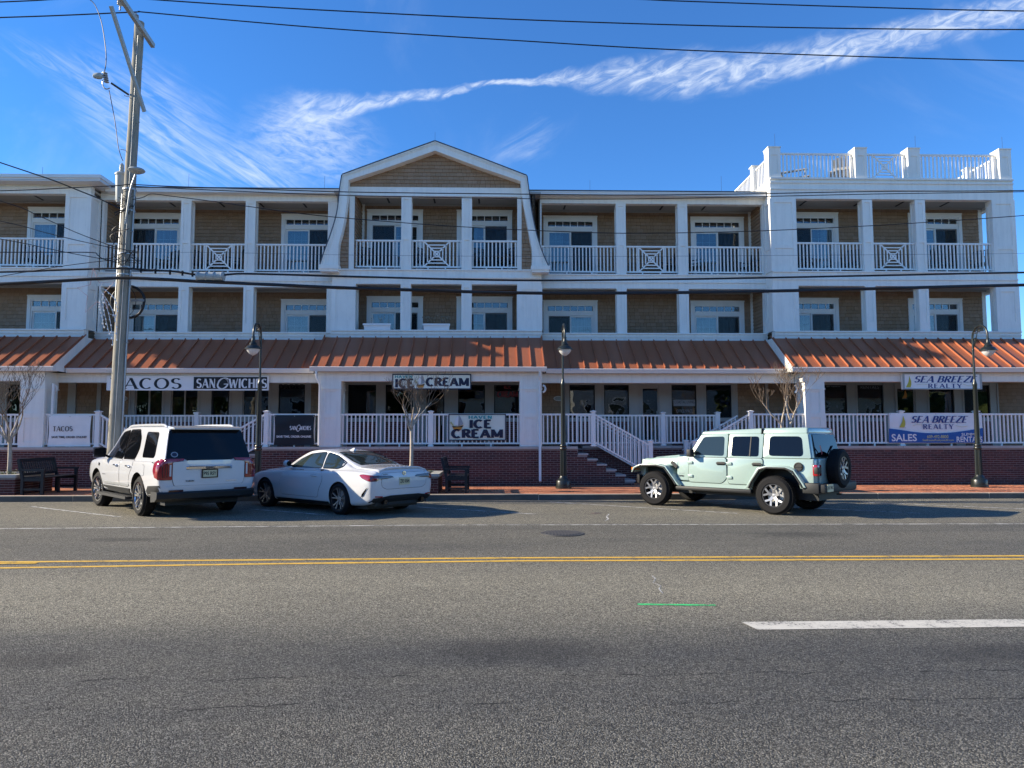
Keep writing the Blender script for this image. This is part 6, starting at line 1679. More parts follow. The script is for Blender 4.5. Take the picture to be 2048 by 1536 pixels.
# ------------------------------------------------------------------ vehicles (x forward from the rear axle, y left, z up)
def ringpts(st):
    xl, xt, zb, zm, zs, zr, w, wg, wr = st
    P = [(0, zb), (w * .78, zb), (w * .93, zb + .035), (w * .975, zb + .15), (w, zm), (w * .995, zs - .13), (w * .968, zs - .02), (wg, zs + .025), (wg + (wr - wg) * .55, zs + (zr - zs) * .52), (wr, zr - .075), (wr * .93, zr - .028), (wr * .62, zr - .006), (0, zr)]
    out = []
    for y, z in P:
        f = 0 if z <= zs else (z - zs) / max(zr - zs, 1e-3)
        out.append(Vector((xl + (xt - xl) * f, y, z)))
    return out
def cr(a, b, c, d, t): return 0.5 * ((2 * b) + (c - a) * t + (2 * a - 5 * b + 4 * c - d) * t * t + (3 * b - a - 3 * c + d) * t ** 3)
def loft(stations, sub=4, rsub=3):
    rs = [ringpts(s) for s in stations]; n = len(rs); rows = []
    for i in range(n - 1):
        for k in range(sub):
            t = k / sub
            rows.append([cr(rs[max(i - 1, 0)][j], rs[i][j], rs[i + 1][j], rs[min(i + 2, n - 1)][j], t) for j in range(len(rs[0]))])
    rows.append(rs[-1])
    fine = []
    for r in rows:
        m = len(r); q = []
        for j in range(m - 1):
            # straight through the sill corner, smooth elsewhere
            for k in range(rsub): q.append(cr(r[max(j - 1, 0)], r[j], r[j + 1], r[min(j + 2, m - 1)], k / rsub))
        q.append(r[-1]); q[0].y = 0; q[-1].y = 0
        for v in q: v.y = max(v.y, 0)
        fine.append(q)
    m = len(fine[0]); full = m + m - 2
    mb = MB(); vs = []
    for q in fine:
        vs += q + [Vector((v.x, -v.y, v.z)) for v in q[-2:0:-1]]
    fs = []
    for i in range(len(fine) - 1):
        for j in range(full): fs.append((i * full + j, i * full + (j + 1) % full, (i + 1) * full + (j + 1) % full, (i + 1) * full + j))
    for base, rev in ((0, False), ((len(fine) - 1) * full, True)):
        for j in range(m - 1):
            l0, l1 = j, j + 1; r0, r1 = (full - j) % full, full - (j + 1)
            ids = [l0, l1, r1, r0]; ids2 = []
            for k in ids:
                if k not in ids2: ids2.append(k)
            if len(ids2) >= 3: fs.append(tuple(base + k for k in (ids2 if rev else ids2[::-1])))
    mb.add(vs, fs); return mb
def bvh_of(mb): return BVHTree.FromPolygons([Vector(v) for v in mb.v], mb.f)
def dens2(poly, step):
    out = []
    for i, p in enumerate(poly):
        q = poly[(i + 1) % len(poly)]; n = max(1, int(math.hypot(q[0] - p[0], q[1] - p[1]) / step))
        out += [(p[0] + (q[0] - p[0]) * k / n, p[1] + (q[1] - p[1]) * k / n) for k in range(n)]
    return out
def roundpoly(poly, r, n=4):
    out = []
    m = len(poly)
    for i in range(m):
        a, b, c = Vector(poly[i - 1]), Vector(poly[i]), Vector(poly[(i + 1) % m])
        r_ = min(r, (a - b).length * .45, (c - b).length * .45)
        p, q = b + (a - b).normalized() * r_, b + (c - b).normalized() * r_
        for k in range(n + 1):
            t = k / n; out.append(tuple((1 - t) ** 2 * p + 2 * t * (1 - t) * b + t * t * q))
    return out
def inside(pt, poly):
    x, y = pt; c = False; n = len(poly)
    for i in range(n):
        x1_, y1_ = poly[i]; x2_, y2_ = poly[i - 1]
        if (y1_ > y) != (y2_ > y) and x < (x2_ - x1_) * (y - y1_) / (y2_ - y1_) + x1_: c = not c
    return c
def drape(bvh, poly, view, off, res=.09, rnd=0.0):
    """lay a 2D outline on the body. view: 'l'/'r' side (x,z), 'b' back (y,z), 't' top (x,y), 'f' front (y,z)"""
    if rnd: poly = roundpoly(poly, rnd)
    poly = dens2(poly, res)
    xs = [p[0] for p in poly]; ys = [p[1] for p in poly]; pts = list(poly)
    a = min(xs) + res * .5
    while a < max(xs):
        b = min(ys) + res * .5
        while b < max(ys):
            if inside((a, b), poly) and min(math.hypot(a - p[0], b - p[1]) for p in poly) > res * .35: pts.append((a, b))
            b += res
        a += res
    n = len(poly)
    v2, _, f2, _, _, _ = delaunay_2d_cdt([Vector(p) for p in pts], [(i, (i + 1) % n) for i in range(n)], [], 1, 1e-5)
    vs = []
    for p in v2:
        if view in 'lr': o, d = Vector((p[0], 3 if view == 'l' else -3, p[1])), Vector((0, -1 if view == 'l' else 1, 0))
        elif view in 'bf': o, d = Vector((-4 if view == 'b' else 8, p[0], p[1])), Vector((1 if view == 'b' else -1, 0, 0))
        else: o, d = Vector((p[0], p[1], 4)), Vector((0, 0, -1))
        h, nn, _, _ = bvh.ray_cast(o, d)
        if h is None:
            h, nn, _, _ = bvh.find_nearest(o + d * 2.2); 
        if nn.dot(d) > 0: nn = -nn
        vs.append(h + (nn * .6 - d * .4).normalized() * off)
    return MB().add(vs, [tuple(f) for f in f2])
def wheel(parent, x, side, track, r, rimr, style, wd=.24, steer=0.0):
    w = bpy.data.objects.new('wheel', None); C.objects.link(w); w.parent = parent; w.location = (x, side * track / 2, r); w.rotation_euler = (0, 0, R(steer)); ROOT[w] = (0, 0, 0)
    s = side; h = wd / 2
    mb = MB(); mb.lathe([(rimr, -h * .85), (rimr + .02, -h), (r - .05, -h), (r - .012, -h * .72), (r, -h * .5), (r, h * .5), (r - .012, h * .72), (r - .05, h), (rimr + .02, h), (rimr, h * .85)], (0, 0, 0), 40, 'y', False)
    for k in range(46):                       # tread blocks
        a = 2 * math.pi * k / 46
        for y0, y1, sh in ((-h * .66, -h * .1, 0), (h * .1, h * .66, .5)):
            b = a + sh * 2 * math.pi / 46; c1, s1, c2, s2 = math.cos(b), math.sin(b), math.cos(b + .10), math.sin(b + .10)
            ra, rb = r - .003, r + .006
            mb.add([(ra * c1, y0, ra * s1), (ra * c2, y0, ra * s2), (ra * c2, y1, ra * s2), (ra * c1, y1, ra * s1), (rb * c1, y0, rb * s1), (rb * c2, y0, rb * s2), (rb * c2, y1, rb * s2), (rb * c1, y1, rb * s1)], [(4, 5, 6, 7), (0, 1, 5, 4), (1, 2, 6, 5), (2, 3, 7, 6), (3, 0, 4, 7)])
    obj('tyre', mb, 'rubber', w, 35)
    f = s * h * .62
    mb = MB(); mb.lathe([(rimr + .004, -s * h * .8), (rimr + .004, s * h * .9), (rimr - .018, s * h * .9), (rimr - .03, s * h * .5), (rimr - .035, -s * h * .6), (.02, -s * h * .6)], (0, 0, 0), 40, 'y', False)
    obj('rim_barrel', mb, 'darkalloy' if style != 'chrome' else 'chrome', w, 40)
    obj('brake_disc', MB().lathe([(.02, -s * h * .1), (rimr * .72, -s * h * .1), (rimr * .72, -s * h * .0), (.02, 0)], (0, 0, 0), 30, 'y'), 'steel', w, 40)
    mb = MB(); R_ = rimr - .012
    def spoke(a, a2, r0, r1, wdt, dp=.03, y=f):
        p, q = Vector((r0 * math.cos(a), y, r0 * math.sin(a))), Vector((r1 * math.cos(a2), y + s * .018, r1 * math.sin(a2)))
        mb.bar(p, q, dp, wdt, (math.cos(a + 1.57), 0, math.sin(a + 1.57)))
    if style == 'chrome':        # six pairs of broad spokes
        for k in range(6):
            a = k * math.pi / 3 + .2
            for d_ in (-.16, .16): spoke(a + d_ * 1.2, a + d_, .06, R_, .042)
        cm = 'chrome'
    elif style == 'v':           # five double spokes
        for k in range(5):
            a = k * 2 * math.pi / 5 + .3
            spoke(a - .05, a - .23, .05, R_, .022); spoke(a + .05, a + .23, .05, R_, .022)
        cm = 'alloy'
    else:                        # forked spokes of the off-roader
        for k in range(5):
            a = k * 2 * math.pi / 5 + .32
            spoke(a, a, .04, R_ * .55, .062); spoke(a - .02, a - .34, R_ * .46, R_, .040); spoke(a + .02, a + .34, R_ * .46, R_, .040)
        cm = 'alloy'
    mb.lathe([(R_ - .0, f - .0), (R_ + .012, f), (R_ + .012, f + s * .02), (R_, f + s * .02)], (0, 0, 0), 40, 'y', False)
    mb.lathe([(.06, f - s * .02), (.06, f + s * .008), (.045, f + s * .012), (0, f + s * .0125)], (0, 0, 0), 18, 'y')
    for k in range(5): mb.lathe([(.0, f + s * .014), (.010, f + s * .014), (.010, f + s * .002)], (.075 * math.cos(k * 1.2566), 0, .05 * math.sin(k * 1.2566)), 6, 'y')
    obj('rim', mb, cm, w, 30)
    return w
def cut_arches(o, holes, inner='plastic'):
    "open the wheel arches in a closed body mesh"
    o.data.materials.append(M[inner])
    cut = MB()
    for (x, z, r, y0, y1) in holes: cut.lathe([(r, y0), (r, y1)], (x, 0, z), 36, 'y')
    me = cut.mesh('cut'); me.materials.append(M[inner]); 
    bm = bmesh.new(); bm.from_mesh(me); bmesh.ops.recalc_face_normals(bm, faces=bm.faces); bm.to_mesh(me); bm.free()
    c = bpy.data.objects.new('cut', me); C.objects.link(c)
    md = o.modifiers.new('b', 'BOOLEAN'); md.object = c; md.operation = 'DIFFERENCE'; md.solver = 'EXACT'; md.use_self = True; md.use_hole_tolerant = True
    try: md.material_mode = 'TRANSFER'
    except Exception: pass
    pw_, lw = o.parent, o.matrix_parent_inverse.copy(); o.parent = None
    dg = bpy.context.evaluated_depsgraph_get(); dg.update()
    nm = bpy.data.meshes.new_from_object(o.evaluated_get(dg))
    old = o.data; o.modifiers.clear(); o.data = nm; nm.name = 'body'; bpy.data.meshes.remove(old); bpy.data.objects.remove(c); bpy.data.meshes.remove(me)
    o.parent = pw_
    o.data.polygons.foreach_set('use_smooth', [True] * len(o.data.polygons)); o.data.set_sharp_from_angle(angle=R(38))
def panel(t, bvh, name, poly, view, m, off=.004, gap=.012, rnd=.05, res=.09, edge='gloss_black'):
    "a panel with its shut line: a dark sheet under a slightly smaller skin"
    if rnd: poly = roundpoly(poly, rnd)
    cx = sum(p[0] for p in poly) / len(poly); cy = sum(p[1] for p in poly) / len(poly)
    p = obj(name, drape(bvh, poly, view, off, res), m, t, 50)
    if gap:
        n = len(poly); big = []
        for i in range(n):
            a, b, c = Vector(poly[i - 1]), Vector(poly[i]), Vector(poly[(i + 1) % n])
            d = (c - a).normalized() if (c - a).length > 1e-6 else Vector((1, 0)); nn = Vector((d.y, -d.x))
            if nn.dot(b - Vector((cx, cy))) < 0: nn = -nn
            big.append(tuple(b + nn * gap))
        obj('shut_line', drape(bvh, big, view, off * .4, res), edge, p, 50)
    return p
def number_plate(t, o, ux, uz, w, h, text, m='plate', frame=None, pname='number_plate'):
    "plate at o (centre), ux across, uz up"
    o, ux, uz = Vector(o), Vector(ux).normalized(), Vector(uz).normalized(); nn = ux.cross(uz).normalized()
    def box(w_, h_, d0, d1):
        return MB().add([o + ux * a * w_ / 2 + uz * b * h_ / 2 + nn * d for d in (d0, d1) for a, b in ((-1, -1), (1, -1), (1, 1), (-1, 1))], [(0, 3, 2, 1), (4, 5, 6, 7), (0, 1, 5, 4), (1, 2, 6, 5), (2, 3, 7, 6), (3, 0, 4, 7)])
    p = obj(pname, box(w, h, -.006, .004), m, t)
    if frame:
        mb = MB()
        for a0, a1, b0_, b1_ in ((-1.1, 1.1, -1.2, -.93), (-1.1, 1.1, .93, 1.2), (-1.1, -.95, -.93, .93), (.95, 1.1, -.93, .93)):
            mb.add([o + ux * a * w / 2 + uz * b * h / 2 + nn * d for d in (-.008, .009) for a, b in ((a0, b0_), (a1, b0_), (a1, b1_), (a0, b1_))], [(0, 3, 2, 1), (4, 5, 6, 7), (0, 1, 5, 4), (1, 2, 6, 5), (2, 3, 7, 6), (3, 0, 4, 7)])
        obj('plate_frame', mb, frame, p)
    v, f = font2d(text, .02)
    obj('lettering', MB().add([o + ux * (a - .5) * w * .86 + uz * ((b - .5) * h * .52) + nn * .0065 for a, b in v], f), 'ink', p)
    return p
def badge(t, o, ux, uz, w, h, text, m='chrome', bold=.03, name='badge'):
    o, ux, uz = Vector(o), Vector(ux).normalized(), Vector(uz).normalized(); nn = ux.cross(uz).normalized()
    v, f = font2d(text, bold)
    return obj(name, MB().add([o + ux * (a - .5) * w + uz * (b - .5) * h for a, b in v], f), m, t)
def on_body(bvh, view, a, b, off=.006):
    if view in 'lr': o, d = Vector((a, 3 if view == 'l' else -3, b)), Vector((0, -1 if view == 'l' else 1, 0))
    elif view in 'bf': o, d = Vector((-4 if view == 'b' else 8, a, b)), Vector((1 if view == 'b' else -1, 0, 0))
    else: o, d = Vector((a, b, 4)), Vector((0, 0, -1))
    h, nn, _, _ = bvh.ray_cast(o, d); return h - d * off
def fix_wheel_children(t): pass

def build_suv():
    t = thing('white_suv', (-6.74, 16.16, 0), 'white sport utility vehicle with black rear glass parked at the left, beside the wooden pole', 'car', 'parked cars', R(132.4), True)
    # xl, xt, zb, zm, zs, zr, w, wg, wr
    st = [(-1.235, -1.02, .62, .86, 1.17, 1.80, .90, .86, .70), (-1.215, -1.00, .56, .86, 1.17, 1.835, .955, .885, .735), (-1.12, -.93, .48, .84, 1.17, 1.865, 1.00, .91, .765), (-.75, -.72, .42, .80, 1.17, 1.895, 1.02, .935, .785), (0, 0, .40, .78, 1.165, 1.91, 1.028, .94, .79),
          (.8, .8, .40, .78, 1.16, 1.915, 1.02, .94, .79), (1.5, 1.5, .40, .78, 1.155, 1.905, 1.02, .94, .785), (1.95, 1.95, .40, .78, 1.15, 1.865, 1.02, .94, .77), (2.3, 2.3, .40, .78, 1.15, 1.70, 1.02, .935, .765), (2.68, 2.68, .42, .78, 1.145, 1.42, 1.025, .93, .80),
          (2.92, 2.92, .44, .78, 1.14, 1.245, 1.028, .93, .83), (3.3, 3.3, .46, .78, 1.12, 1.21, 1.025, .92, .82), (3.7, 3.7, .48, .76, 1.09, 1.18, 1.01, .90, .80), (3.95, 3.95, .50, .74, 1.03, 1.12, .95, .84, .74), (4.05, 4.05, .54, .72, .96, 1.04, .86, .76, .66)]
    body = loft(st); bv = bvh_of(body)
    b = obj('body', body, ['carwhite'], t, 45)
    cut_arches(b, [(x, .42, .50, s * 1.3, s * .62) for x in (0, 3.07) for s in (1, -1)])
    # dark lower cladding, bumper, steps
    for s in (1, -1):
        v = 'l' if s > 0 else 'r'
        obj('sill_cladding', drape(bv, [(.52, .36), (2.56, .36), (2.56, .55), (.52, .55)], v, .012, .15), 'plastic', t, 50)
        obj('side_moulding', drape(bv, [(.60, .60), (2.45, .60), (2.45, .645), (.60, .645)], v, .014, .15), 'steel', t, 50)
        mb = MB(); mb.bar((.42, s * 1.04, .36), (2.68, s * 1.04, .36), .17, .055); obj('running_board', mb, 'plastic', t)
        obj('running_board_trim', MB().bar((.46, s * 1.115, .375), (2.64, s * 1.115, .375), .016, .02), 'alloy', t)
        obj('bumper_corner', drape(bv, [(-1.20, .40), (-.50, .40), (-.52, .55), (-.66, .66), (-1.19, .69)], v, .010, .1), 'plastic', t, 50)
        # side windows
        panel(t, bv, 'side_window', [(2.52, 1.235), (2.02, 1.62), (1.80, 1.745), (1.32, 1.79), (1.32, 1.205)], v, 'carglass', .008, .035, .05)
        panel(t, bv, 'side_window', [(1.24, 1.20), (1.24, 1.795), (.62, 1.80), (.42, 1.62), (.36, 1.42), (.48, 1.205)], v, 'carglass', .008, .035, .05)
        panel(t, bv, 'quarter_window', [(.02, 1.24), (.10, 1.76), (-.62, 1.745), (-.72, 1.24)], v, 'carglass', .008, .014, .07)
        panel(t, bv, 'door', [(2.58, .62), (2.64, 1.10), (2.60, 1.17), (1.30, 1.165), (1.30, .585), (2.50, .585)], v, 'carwhite', .004, .009, .06)
        panel(t, bv, 'door', [(1.27, .585), (1.27, 1.165), (.40, 1.165), (.36, 1.05), (.56, .86), (.66, .585)], v, 'carwhite', .004, .009, .06)
        for x in (1.52, .62):
            p = on_body(bv, v, x, 1.03, .0)
            mb = MB(); mb.tube(spline([p + Vector((-.12, s * .008, 0)), p + Vector((-.09, s * .04, 0)), p + Vector((.09, s * .04, .004)), p + Vector((.12, s * .008, .004))], 4), .017, 8); obj('door_handle', mb, 'chrome', t, 60)
        panel(t, bv, 'fuel_door', [(-.42, .86), (-.42, 1.08), (-.22, 1.08), (-.22, .86)], v, 'carwhite', .004, .005, .06) if s > 0 else None
        p = on_body(bv, v, 2.44, 1.20, 0)
        mb = MB(); mb.bar(p + Vector((0, -s * .02, -.02)), p + Vector((-.02, s * .12, .04)), .07, .05)
        q = p + Vector((-.02, s * .22, .10)); mb.add([q + Vector(a) for a in ((-.03, -s * .12, -.11), (-.03, s * .12, -.10), (-.03, s * .12, .09), (-.03, -s * .12, .11), (.10, -s * .10, -.08), (.10, s * .09, -.07), (.10, s * .09, .06), (.10, -s * .10, .07))], [(0, 1, 2, 3), (7, 6, 5, 4), (0, 4, 5, 1), (1, 5, 6, 2), (2, 6, 7, 3), (3, 7, 4, 0)])
        obj('door_mirror', mb, 'gloss_black', t)
        # tail lamp wraps round the corner
        panel(t, bv, 'tail_lamp', [(-1.30, .80), (-1.30, 1.22), (-1.10, 1.20), (-.98, 1.13), (-.96, .98), (-1.06, .84)], v, 'redlens', .018, .006, .03, .05)
        tl = [(s * .99, .80), (s * .99, 1.14), (s * .90, 1.215), (s * .50, 1.215), (s * .54, 1.17), (s * .75, 1.155), (s * .745, .80)]
        panel(t, bv, 'tail_lamp', tl, 'b', 'redlens', .022, .005, .02, .05)
        obj('reversing_lamp', drape(bv, [(s * .765, .87), (s * .765, 1.10), (s * .80, 1.10), (s * .80, .87)], 'b', .027, .05), 'clearlens', t, 50)
        for k in range(3): obj('lamp_strip', drape(bv, [(s * (.83 + k * .045), .85), (s * (.83 + k * .045), 1.12 - k * .02), (s * (.842 + k * .045), 1.12 - k * .02), (s * (.842 + k * .045), .85)], 'b', .028, .06), 'darkred', t, 50)
        mb = MB(); r_ = [on_body(bv, 't', x, s * .70, .03) for x in (-.75, -.55, 0, .6, 1.2, 1.6, 1.8)]; r_[0].z -= .045; r_[-1].z -= .045
        mb.tube(spline(r_, 4), .026, 8); obj('roof_rail', mb, 'carwhite', t, 60)
        for k, y in enumerate((.42, .60)): 
            mb = MB(); mb.lathe([(.055, -.04), (.062, -.05), (.062, .04), (.05, .05), (.045, -.03)], (-1.20, s * y, .475), 18, 'x'); obj('tailpipe', mb, 'chrome', t, 40)
        obj('reflector', drape(bv, [(s * .52, .565), (s * .80, .565), (s * .80, .595), (s * .52, .595)], 'b', .03, .08), 'darkred', t, 50)
        wheel(t, 0, s, 1.74, .417, .285, 'chrome', .26); wheel(t, 3.07, s, 1.74, .417, .285, 'chrome', .26, 5)
        obj('headlamp', drape(bv, [(s * .55, .80), (s * .55, .95), (s * .84, .95), (s * .84, .80)], 'f', .01, .08), 'clearlens', t, 50)
    # rear glass, tailgate, bumper
    panel(t, bv, 'rear_window', [(-.86, 1.215), (-.80, 1.50), (-.735, 1.80), (.735, 1.80), (.80, 1.50), (.86, 1.215), (.52, 1.215), (.44, 1.185), (-.44, 1.185), (-.52, 1.215)], 'b', 'carglass', .012, .008, .04, .07)
    panel(t, bv, 'tailgate', [(-.70, .675), (-.735, .80), (-.735, 1.15), (-.50, 1.165), (-.43, 1.178), (.43, 1.178), (.50, 1.165), (.735, 1.15), (.735, .80), (.70, .675)], 'b', 'carwhite', .012, .008, .03)
    obj('spoiler', MB().add([Vector(v) for v in ((-1.16, -.70, 1.845), (-1.16, .70, 1.845), (-.90, .74, 1.885), (-.90, -.74, 1.885), (-1.15, -.69, 1.815), (-1.15, .69, 1.815), (-.95, .74, 1.82), (-.95, -.74, 1.82))], [(0, 3, 2, 1), (4, 5, 6, 7), (0, 1, 5, 4), (1, 2, 6, 5), (2, 3, 7, 6), (3, 0, 4, 7)]), 'carwhite', t)
    obj('rear_bumper', drape(bv, [(-.97, .66), (-.955, .55), (.955, .55), (.97, .66), (.70, .672), (-.70, .672)], 'b', .010, .1), 'carwhite', t, 50)
    mb = MB()
    prof = [(-1.245, .555), (-1.27, .52), (-1.25, .42), (-1.14, .36), (-.9, .34), (-.9, .555)]
    n = len(prof); vs = []
    for y, inx in ((-1.0, .10), (-.88, .02), (-.5, 0), (.5, 0), (.88, .02), (1.0, .10)): vs += [(x + inx, y, z) for x, z in prof]
    mb.add(vs, [(k * n + i, k * n + (i + 1) % n, (k + 1) * n + (i + 1) % n, (k + 1) * n + i) for k in range(5) for i in range(n)] + [tuple(range(n)), tuple(range(5 * n, 6 * n))[::-1]])
    obj('lower_bumper', mb, 'plastic', t, 40)
    mb = MB(); vs = []
    for y in (-.47, -.42, .42, .47): vs += [(-1.265 if abs(y) < .45 else -1.25, y, 1.065), (-1.295 if abs(y) < .45 else -1.25, y, 1.05), (-1.285 if abs(y) < .45 else -1.25, y, 1.005), (-1.25, y, .995)]
    mb.add(vs, [(k * 4 + i, k * 4 + i + 1, k * 4 + 5 + i, k * 4 + 4 + i) for k in range(3) for i in range(3)]); obj('chrome_bar', mb, 'chrome', t, 30)
    bar_x = -1.297
    badge(t, (bar_x, 0, 1.030), (0, -1, 0), (0, 0, 1), .20, .048, 'GMC', 'darkalloy', .05)
    number_plate(t, (-1.268, 0, .905), (0, -1, 0), (0, 0, 1), .30, .15, 'P95 RSY', 'plate', 'gloss_black')
    badge(t, (-1.262, .40, .765), (0, -1, 0), (0, 0, 1), .17, .035, 'YUKON', 'darkalloy', .04); badge(t, (-1.262, -.45, .745), (0, -1, 0), (0, 0, 1), .22, .018, 'DENALI', 'chrome', .02)
    obj('tow_cover', drape(bv, [(-.17, .72), (-.17, .775), (.17, .775), (.17, .72)], 'b', .018, .08), 'carwhite', t, 50)
    obj('window_sticker', drape(bv, [(.70 + .07 * math.cos(k * .524), 1.30 + .055 * math.sin(k * .524)) for k in range(12)], 'b', .020, .05), 'greyp', t, 50)
    obj('window_sticker', drape(bv, [(.70 + .052 * math.cos(k * .524), 1.30 + .038 * math.sin(k * .524)) for k in range(12)], 'b', .023, .05), 'navy', t, 50)
    obj('windscreen', drape(bv, [(-.70, 1.36), (-.64, 1.80), (.64, 1.80), (.70, 1.36)], 'f', .006, .1), 'carglass', t, 50)
    obj('grille', drape(bv, [(-.50, .62), (-.50, .98), (.50, .98), (.50, .62)], 'f', .012, .1), 'darkalloy', t, 50)
    p = on_body(bv, 'l', 2.86, 1.02, .008); obj('fender_badge', MB().lathe([(.04, 0), (.04, .006)], p, 10, 'y'), 'darkalloy', t)
    badge(t, on_body(bv, 'l', 2.45, .80, .008), (-1, 0, 0), (0, 0, 1), .26, .022, 'YUKON', 'darkalloy', .02)
    obj('underbody', MB().box(-.9, 3.7, -.75, .75, .26, .45), 'plastic', t)
    obj('rear_axle', MB().tube([(0, -.8, .40), (0, .8, .40)], .07, 10), 'plastic', t, 60)
    return t
build_suv()

def build_coupe():
    t = thing('white_coupe', (-2.70, 16.30, 0), 'white two door coupe with dark alloy wheels parked between the other two cars', 'car', 'parked cars', R(139), True)
    st = [(-1.055, -1.03, .44, .62, .80, .90, .72, .66, .56), (-1.035, -1.00, .36, .60, .84, .955, .80, .72, .62), (-.95, -.93, .28, .58, .88, 1.0, .875, .76, .66), (-.7, -.7, .22, .56, .91, 1.015, .915, .79, .68), (-.3, -.3, .20, .56, .925, 1.045, .93, .80, .66), (.0, 0, .19, .56, .925, 1.14, .928, .80, .62), (.4, .4, .19, .55, .92, 1.275, .915, .785, .575), (.8, .8, .19, .54, .915, 1.352, .905, .775, .56), (1.2, 1.2, .19, .54, .91, 1.378, .90, .775, .565),
          (1.55, 1.55, .19, .54, .905, 1.345, .905, .775, .58), (1.95, 1.95, .19, .54, .90, 1.20, .91, .775, .60), (2.3, 2.3, .19, .54, .89, 1.02, .915, .77, .65), (2.55, 2.55, .19, .54, .875, .95, .918, .765, .68), (2.95, 2.95, .20, .53, .85, .915, .915, .75, .68), (3.3, 3.3, .21, .51, .80, .865, .90, .72, .64), (3.6, 3.6, .23, .48, .70, .765, .82, .65, .56), (3.71, 3.71, .28, .46, .60, .66, .70, .55, .46)]
    body = loft(st); bv = bvh_of(body)
    b = obj('body', body, ['carwhite'], t, 45)
    cut_arches(b, [(x, .33, .375, s * 1.2, s * .56) for x in (0, 2.85) for s in (1, -1)])
    for s in (1, -1):
        v = 'l' if s > 0 else 'r'
        panel(t, bv, 'side_window', [(2.02, .975), (1.78, 1.135), (1.45, 1.255), (1.02, 1.30), (.92, 1.30), (.84, .975)], v, 'carglass2', .006, .020, .03, .07)
        panel(t, bv, 'side_window', [(.78, .975), (.84, 1.295), (.50, 1.235), (.10, 1.075), (.08, 1.02), (.22, .975)], v, 'carglass2', .006, .020, .03, .07)
        panel(t, bv, 'door', [(2.18, .34), (2.24, .62), (2.12, .92), (.66, .93), (.60, .72), (.74, .50), (.80, .33)], v, 'carwhite', .0035, .007, .06)
        p = on_body(bv, v, .92, .80, 0)
        obj('handle_recess', drape(bv, [(.82, .775), (.82, .825), (1.02, .825), (1.02, .775)], v, .006, .05, .02), 'greybox', t, 50)
        mb = MB(); mb.tube(spline([p + Vector((-.10, s * .006, 0)), p + Vector((-.07, s * .028, 0)), p + Vector((.07, s * .028, .003)), p + Vector((.10, s * .006, .003))], 4), .013, 8); obj('door_handle', mb, 'carwhite', t, 60)
        p = on_body(bv, v, 1.96, .985, 0)
        mb = MB(); mb.bar(p + Vector((0, -s * .02, 0)), p + Vector((.0, s * .10, .015)), .06, .03); obj('mirror_arm', mb, 'gloss_black', t)
        q = p + Vector((.02, s * .17, .06)); mb = MB(); prof = [(-.08, .06), (-.05, .085), (.02, .08), (.08, .04), (.09, .0)]
        mb.lathe([(.02, -.09), (.062, -.075), (.078, -.02), (.07, .05), (.03, .10)], q, 14, 'x'); o = obj('door_mirror', mb, 'carwhite', t, 60)
        obj('mirror_glass', MB().lathe([(0, -.092), (.06, -.092), (.06, -.085)], q, 14, 'x'), 'carglass', t, 40)
        # slim L shaped tail lamp
        tl = [(-1.10, .765), (-1.10, .83), (-.98, .855), (-.78, .875), (-.66, .865), (-.76, .80), (-.92, .745), (-1.02, .735)]
        panel(t, bv, 'tail_lamp', tl, v, 'redlens', .010, .005, .02, .04)
        tb = [(s * .86, .745), (s * .86, .84), (s * .70, .85), (s * .36, .835), (s * .30, .805), (s * .48, .785), (s * .68, .775), (s * .76, .74)]
        panel(t, bv, 'tail_lamp', tb, 'b', 'darkred', .012, .005, .015, .04)
        obj('lamp_strip', drape(bv, [(s * .84, .76), (s * .84, .80), (s * .72, .80), (s * .72, .765)], 'b', .016, .04), 'redlens', t, 50)
        obj('bumper_duct', drape(bv, [(-.72, .40), (-.80, .44), (-.90, .58), (-.93, .62), (-.87, .58), (-.76, .47)], v, .010, .04), 'gloss_black', t, 50)
        obj('sill', drape(bv, [(.42, .20), (2.42, .20), (2.42, .255), (.42, .255)], v, .008, .15), 'plastic', t, 50)
        mb = MB(); mb.lathe([(.05, -.05), (.056, -.06), (.056, .05), (.042, .05), (.04, -.04)], (-1.02, s * .52, .30), 18, 'x'); obj('tailpipe', mb, 'gloss_black', t, 40)
        obj('reflector', drape(bv, [(s * .60, .40), (s * .78, .41), (s * .78, .435), (s * .60, .425)], 'b', .014, .06), 'redlens', t, 50)
        wheel(t, 0, s, 1.63, .335, .245, 'v', .25); wheel(t, 2.85, s, 1.62, .335, .245, 'v', .23, 4)
        obj('headlamp', drape(bv, [(s * .36, .60), (s * .36, .68), (s * .64, .66), (s * .64, .60)], 'f', .008, .06), 'clearlens', t, 50)
    panel(t, bv, 'rear_window', [(-.24, -.50), (-.24, .50), (.02, .535), (.36, .50), (.62, .44), (.64, 0), (.62, -.44), (.36, -.50), (.02, -.535)], 't', 'carglass2', .006, .014, .04, .07)
    panel(t, bv, 'boot_lid', [(-.60, .50), (-.60, .72), (-.30, .84), (.30, .84), (.60, .72), (.60, .50), (.46, .45), (-.46, .45)] if False else [(-.62, .62), (-.64, .80), (-.60, .90), (.60, .90), (.64, .80), (.62, .62), (.50, .565), (-.50, .565)], 'b', 'carwhite', .0035, .006, .05)
    panel(t, bv, 'boot_top', [(-.98, -.60), (-.98, .60), (-.34, .62), (-.34, -.62)], 't', 'carwhite', .0035, .006, .06)
    obj('boot_lip', MB().tube(spline([on_body(bv, 't', -.97, y, .004) + Vector((-.02, 0, .012)) for y in (-.66, -.45, -.2, 0, .2, .45, .66)], 3), .018, 8), 'carwhite', t, 60)
    obj('diffuser', drape(bv, [(-.84, .30), (-.80, .39), (-.55, .41), (-.40, .43), (.40, .43), (.55, .41), (.80, .39), (.84, .30), (.5, .30), (-.5, .30)], 'b', .012, .07), 'plastic', t, 50)
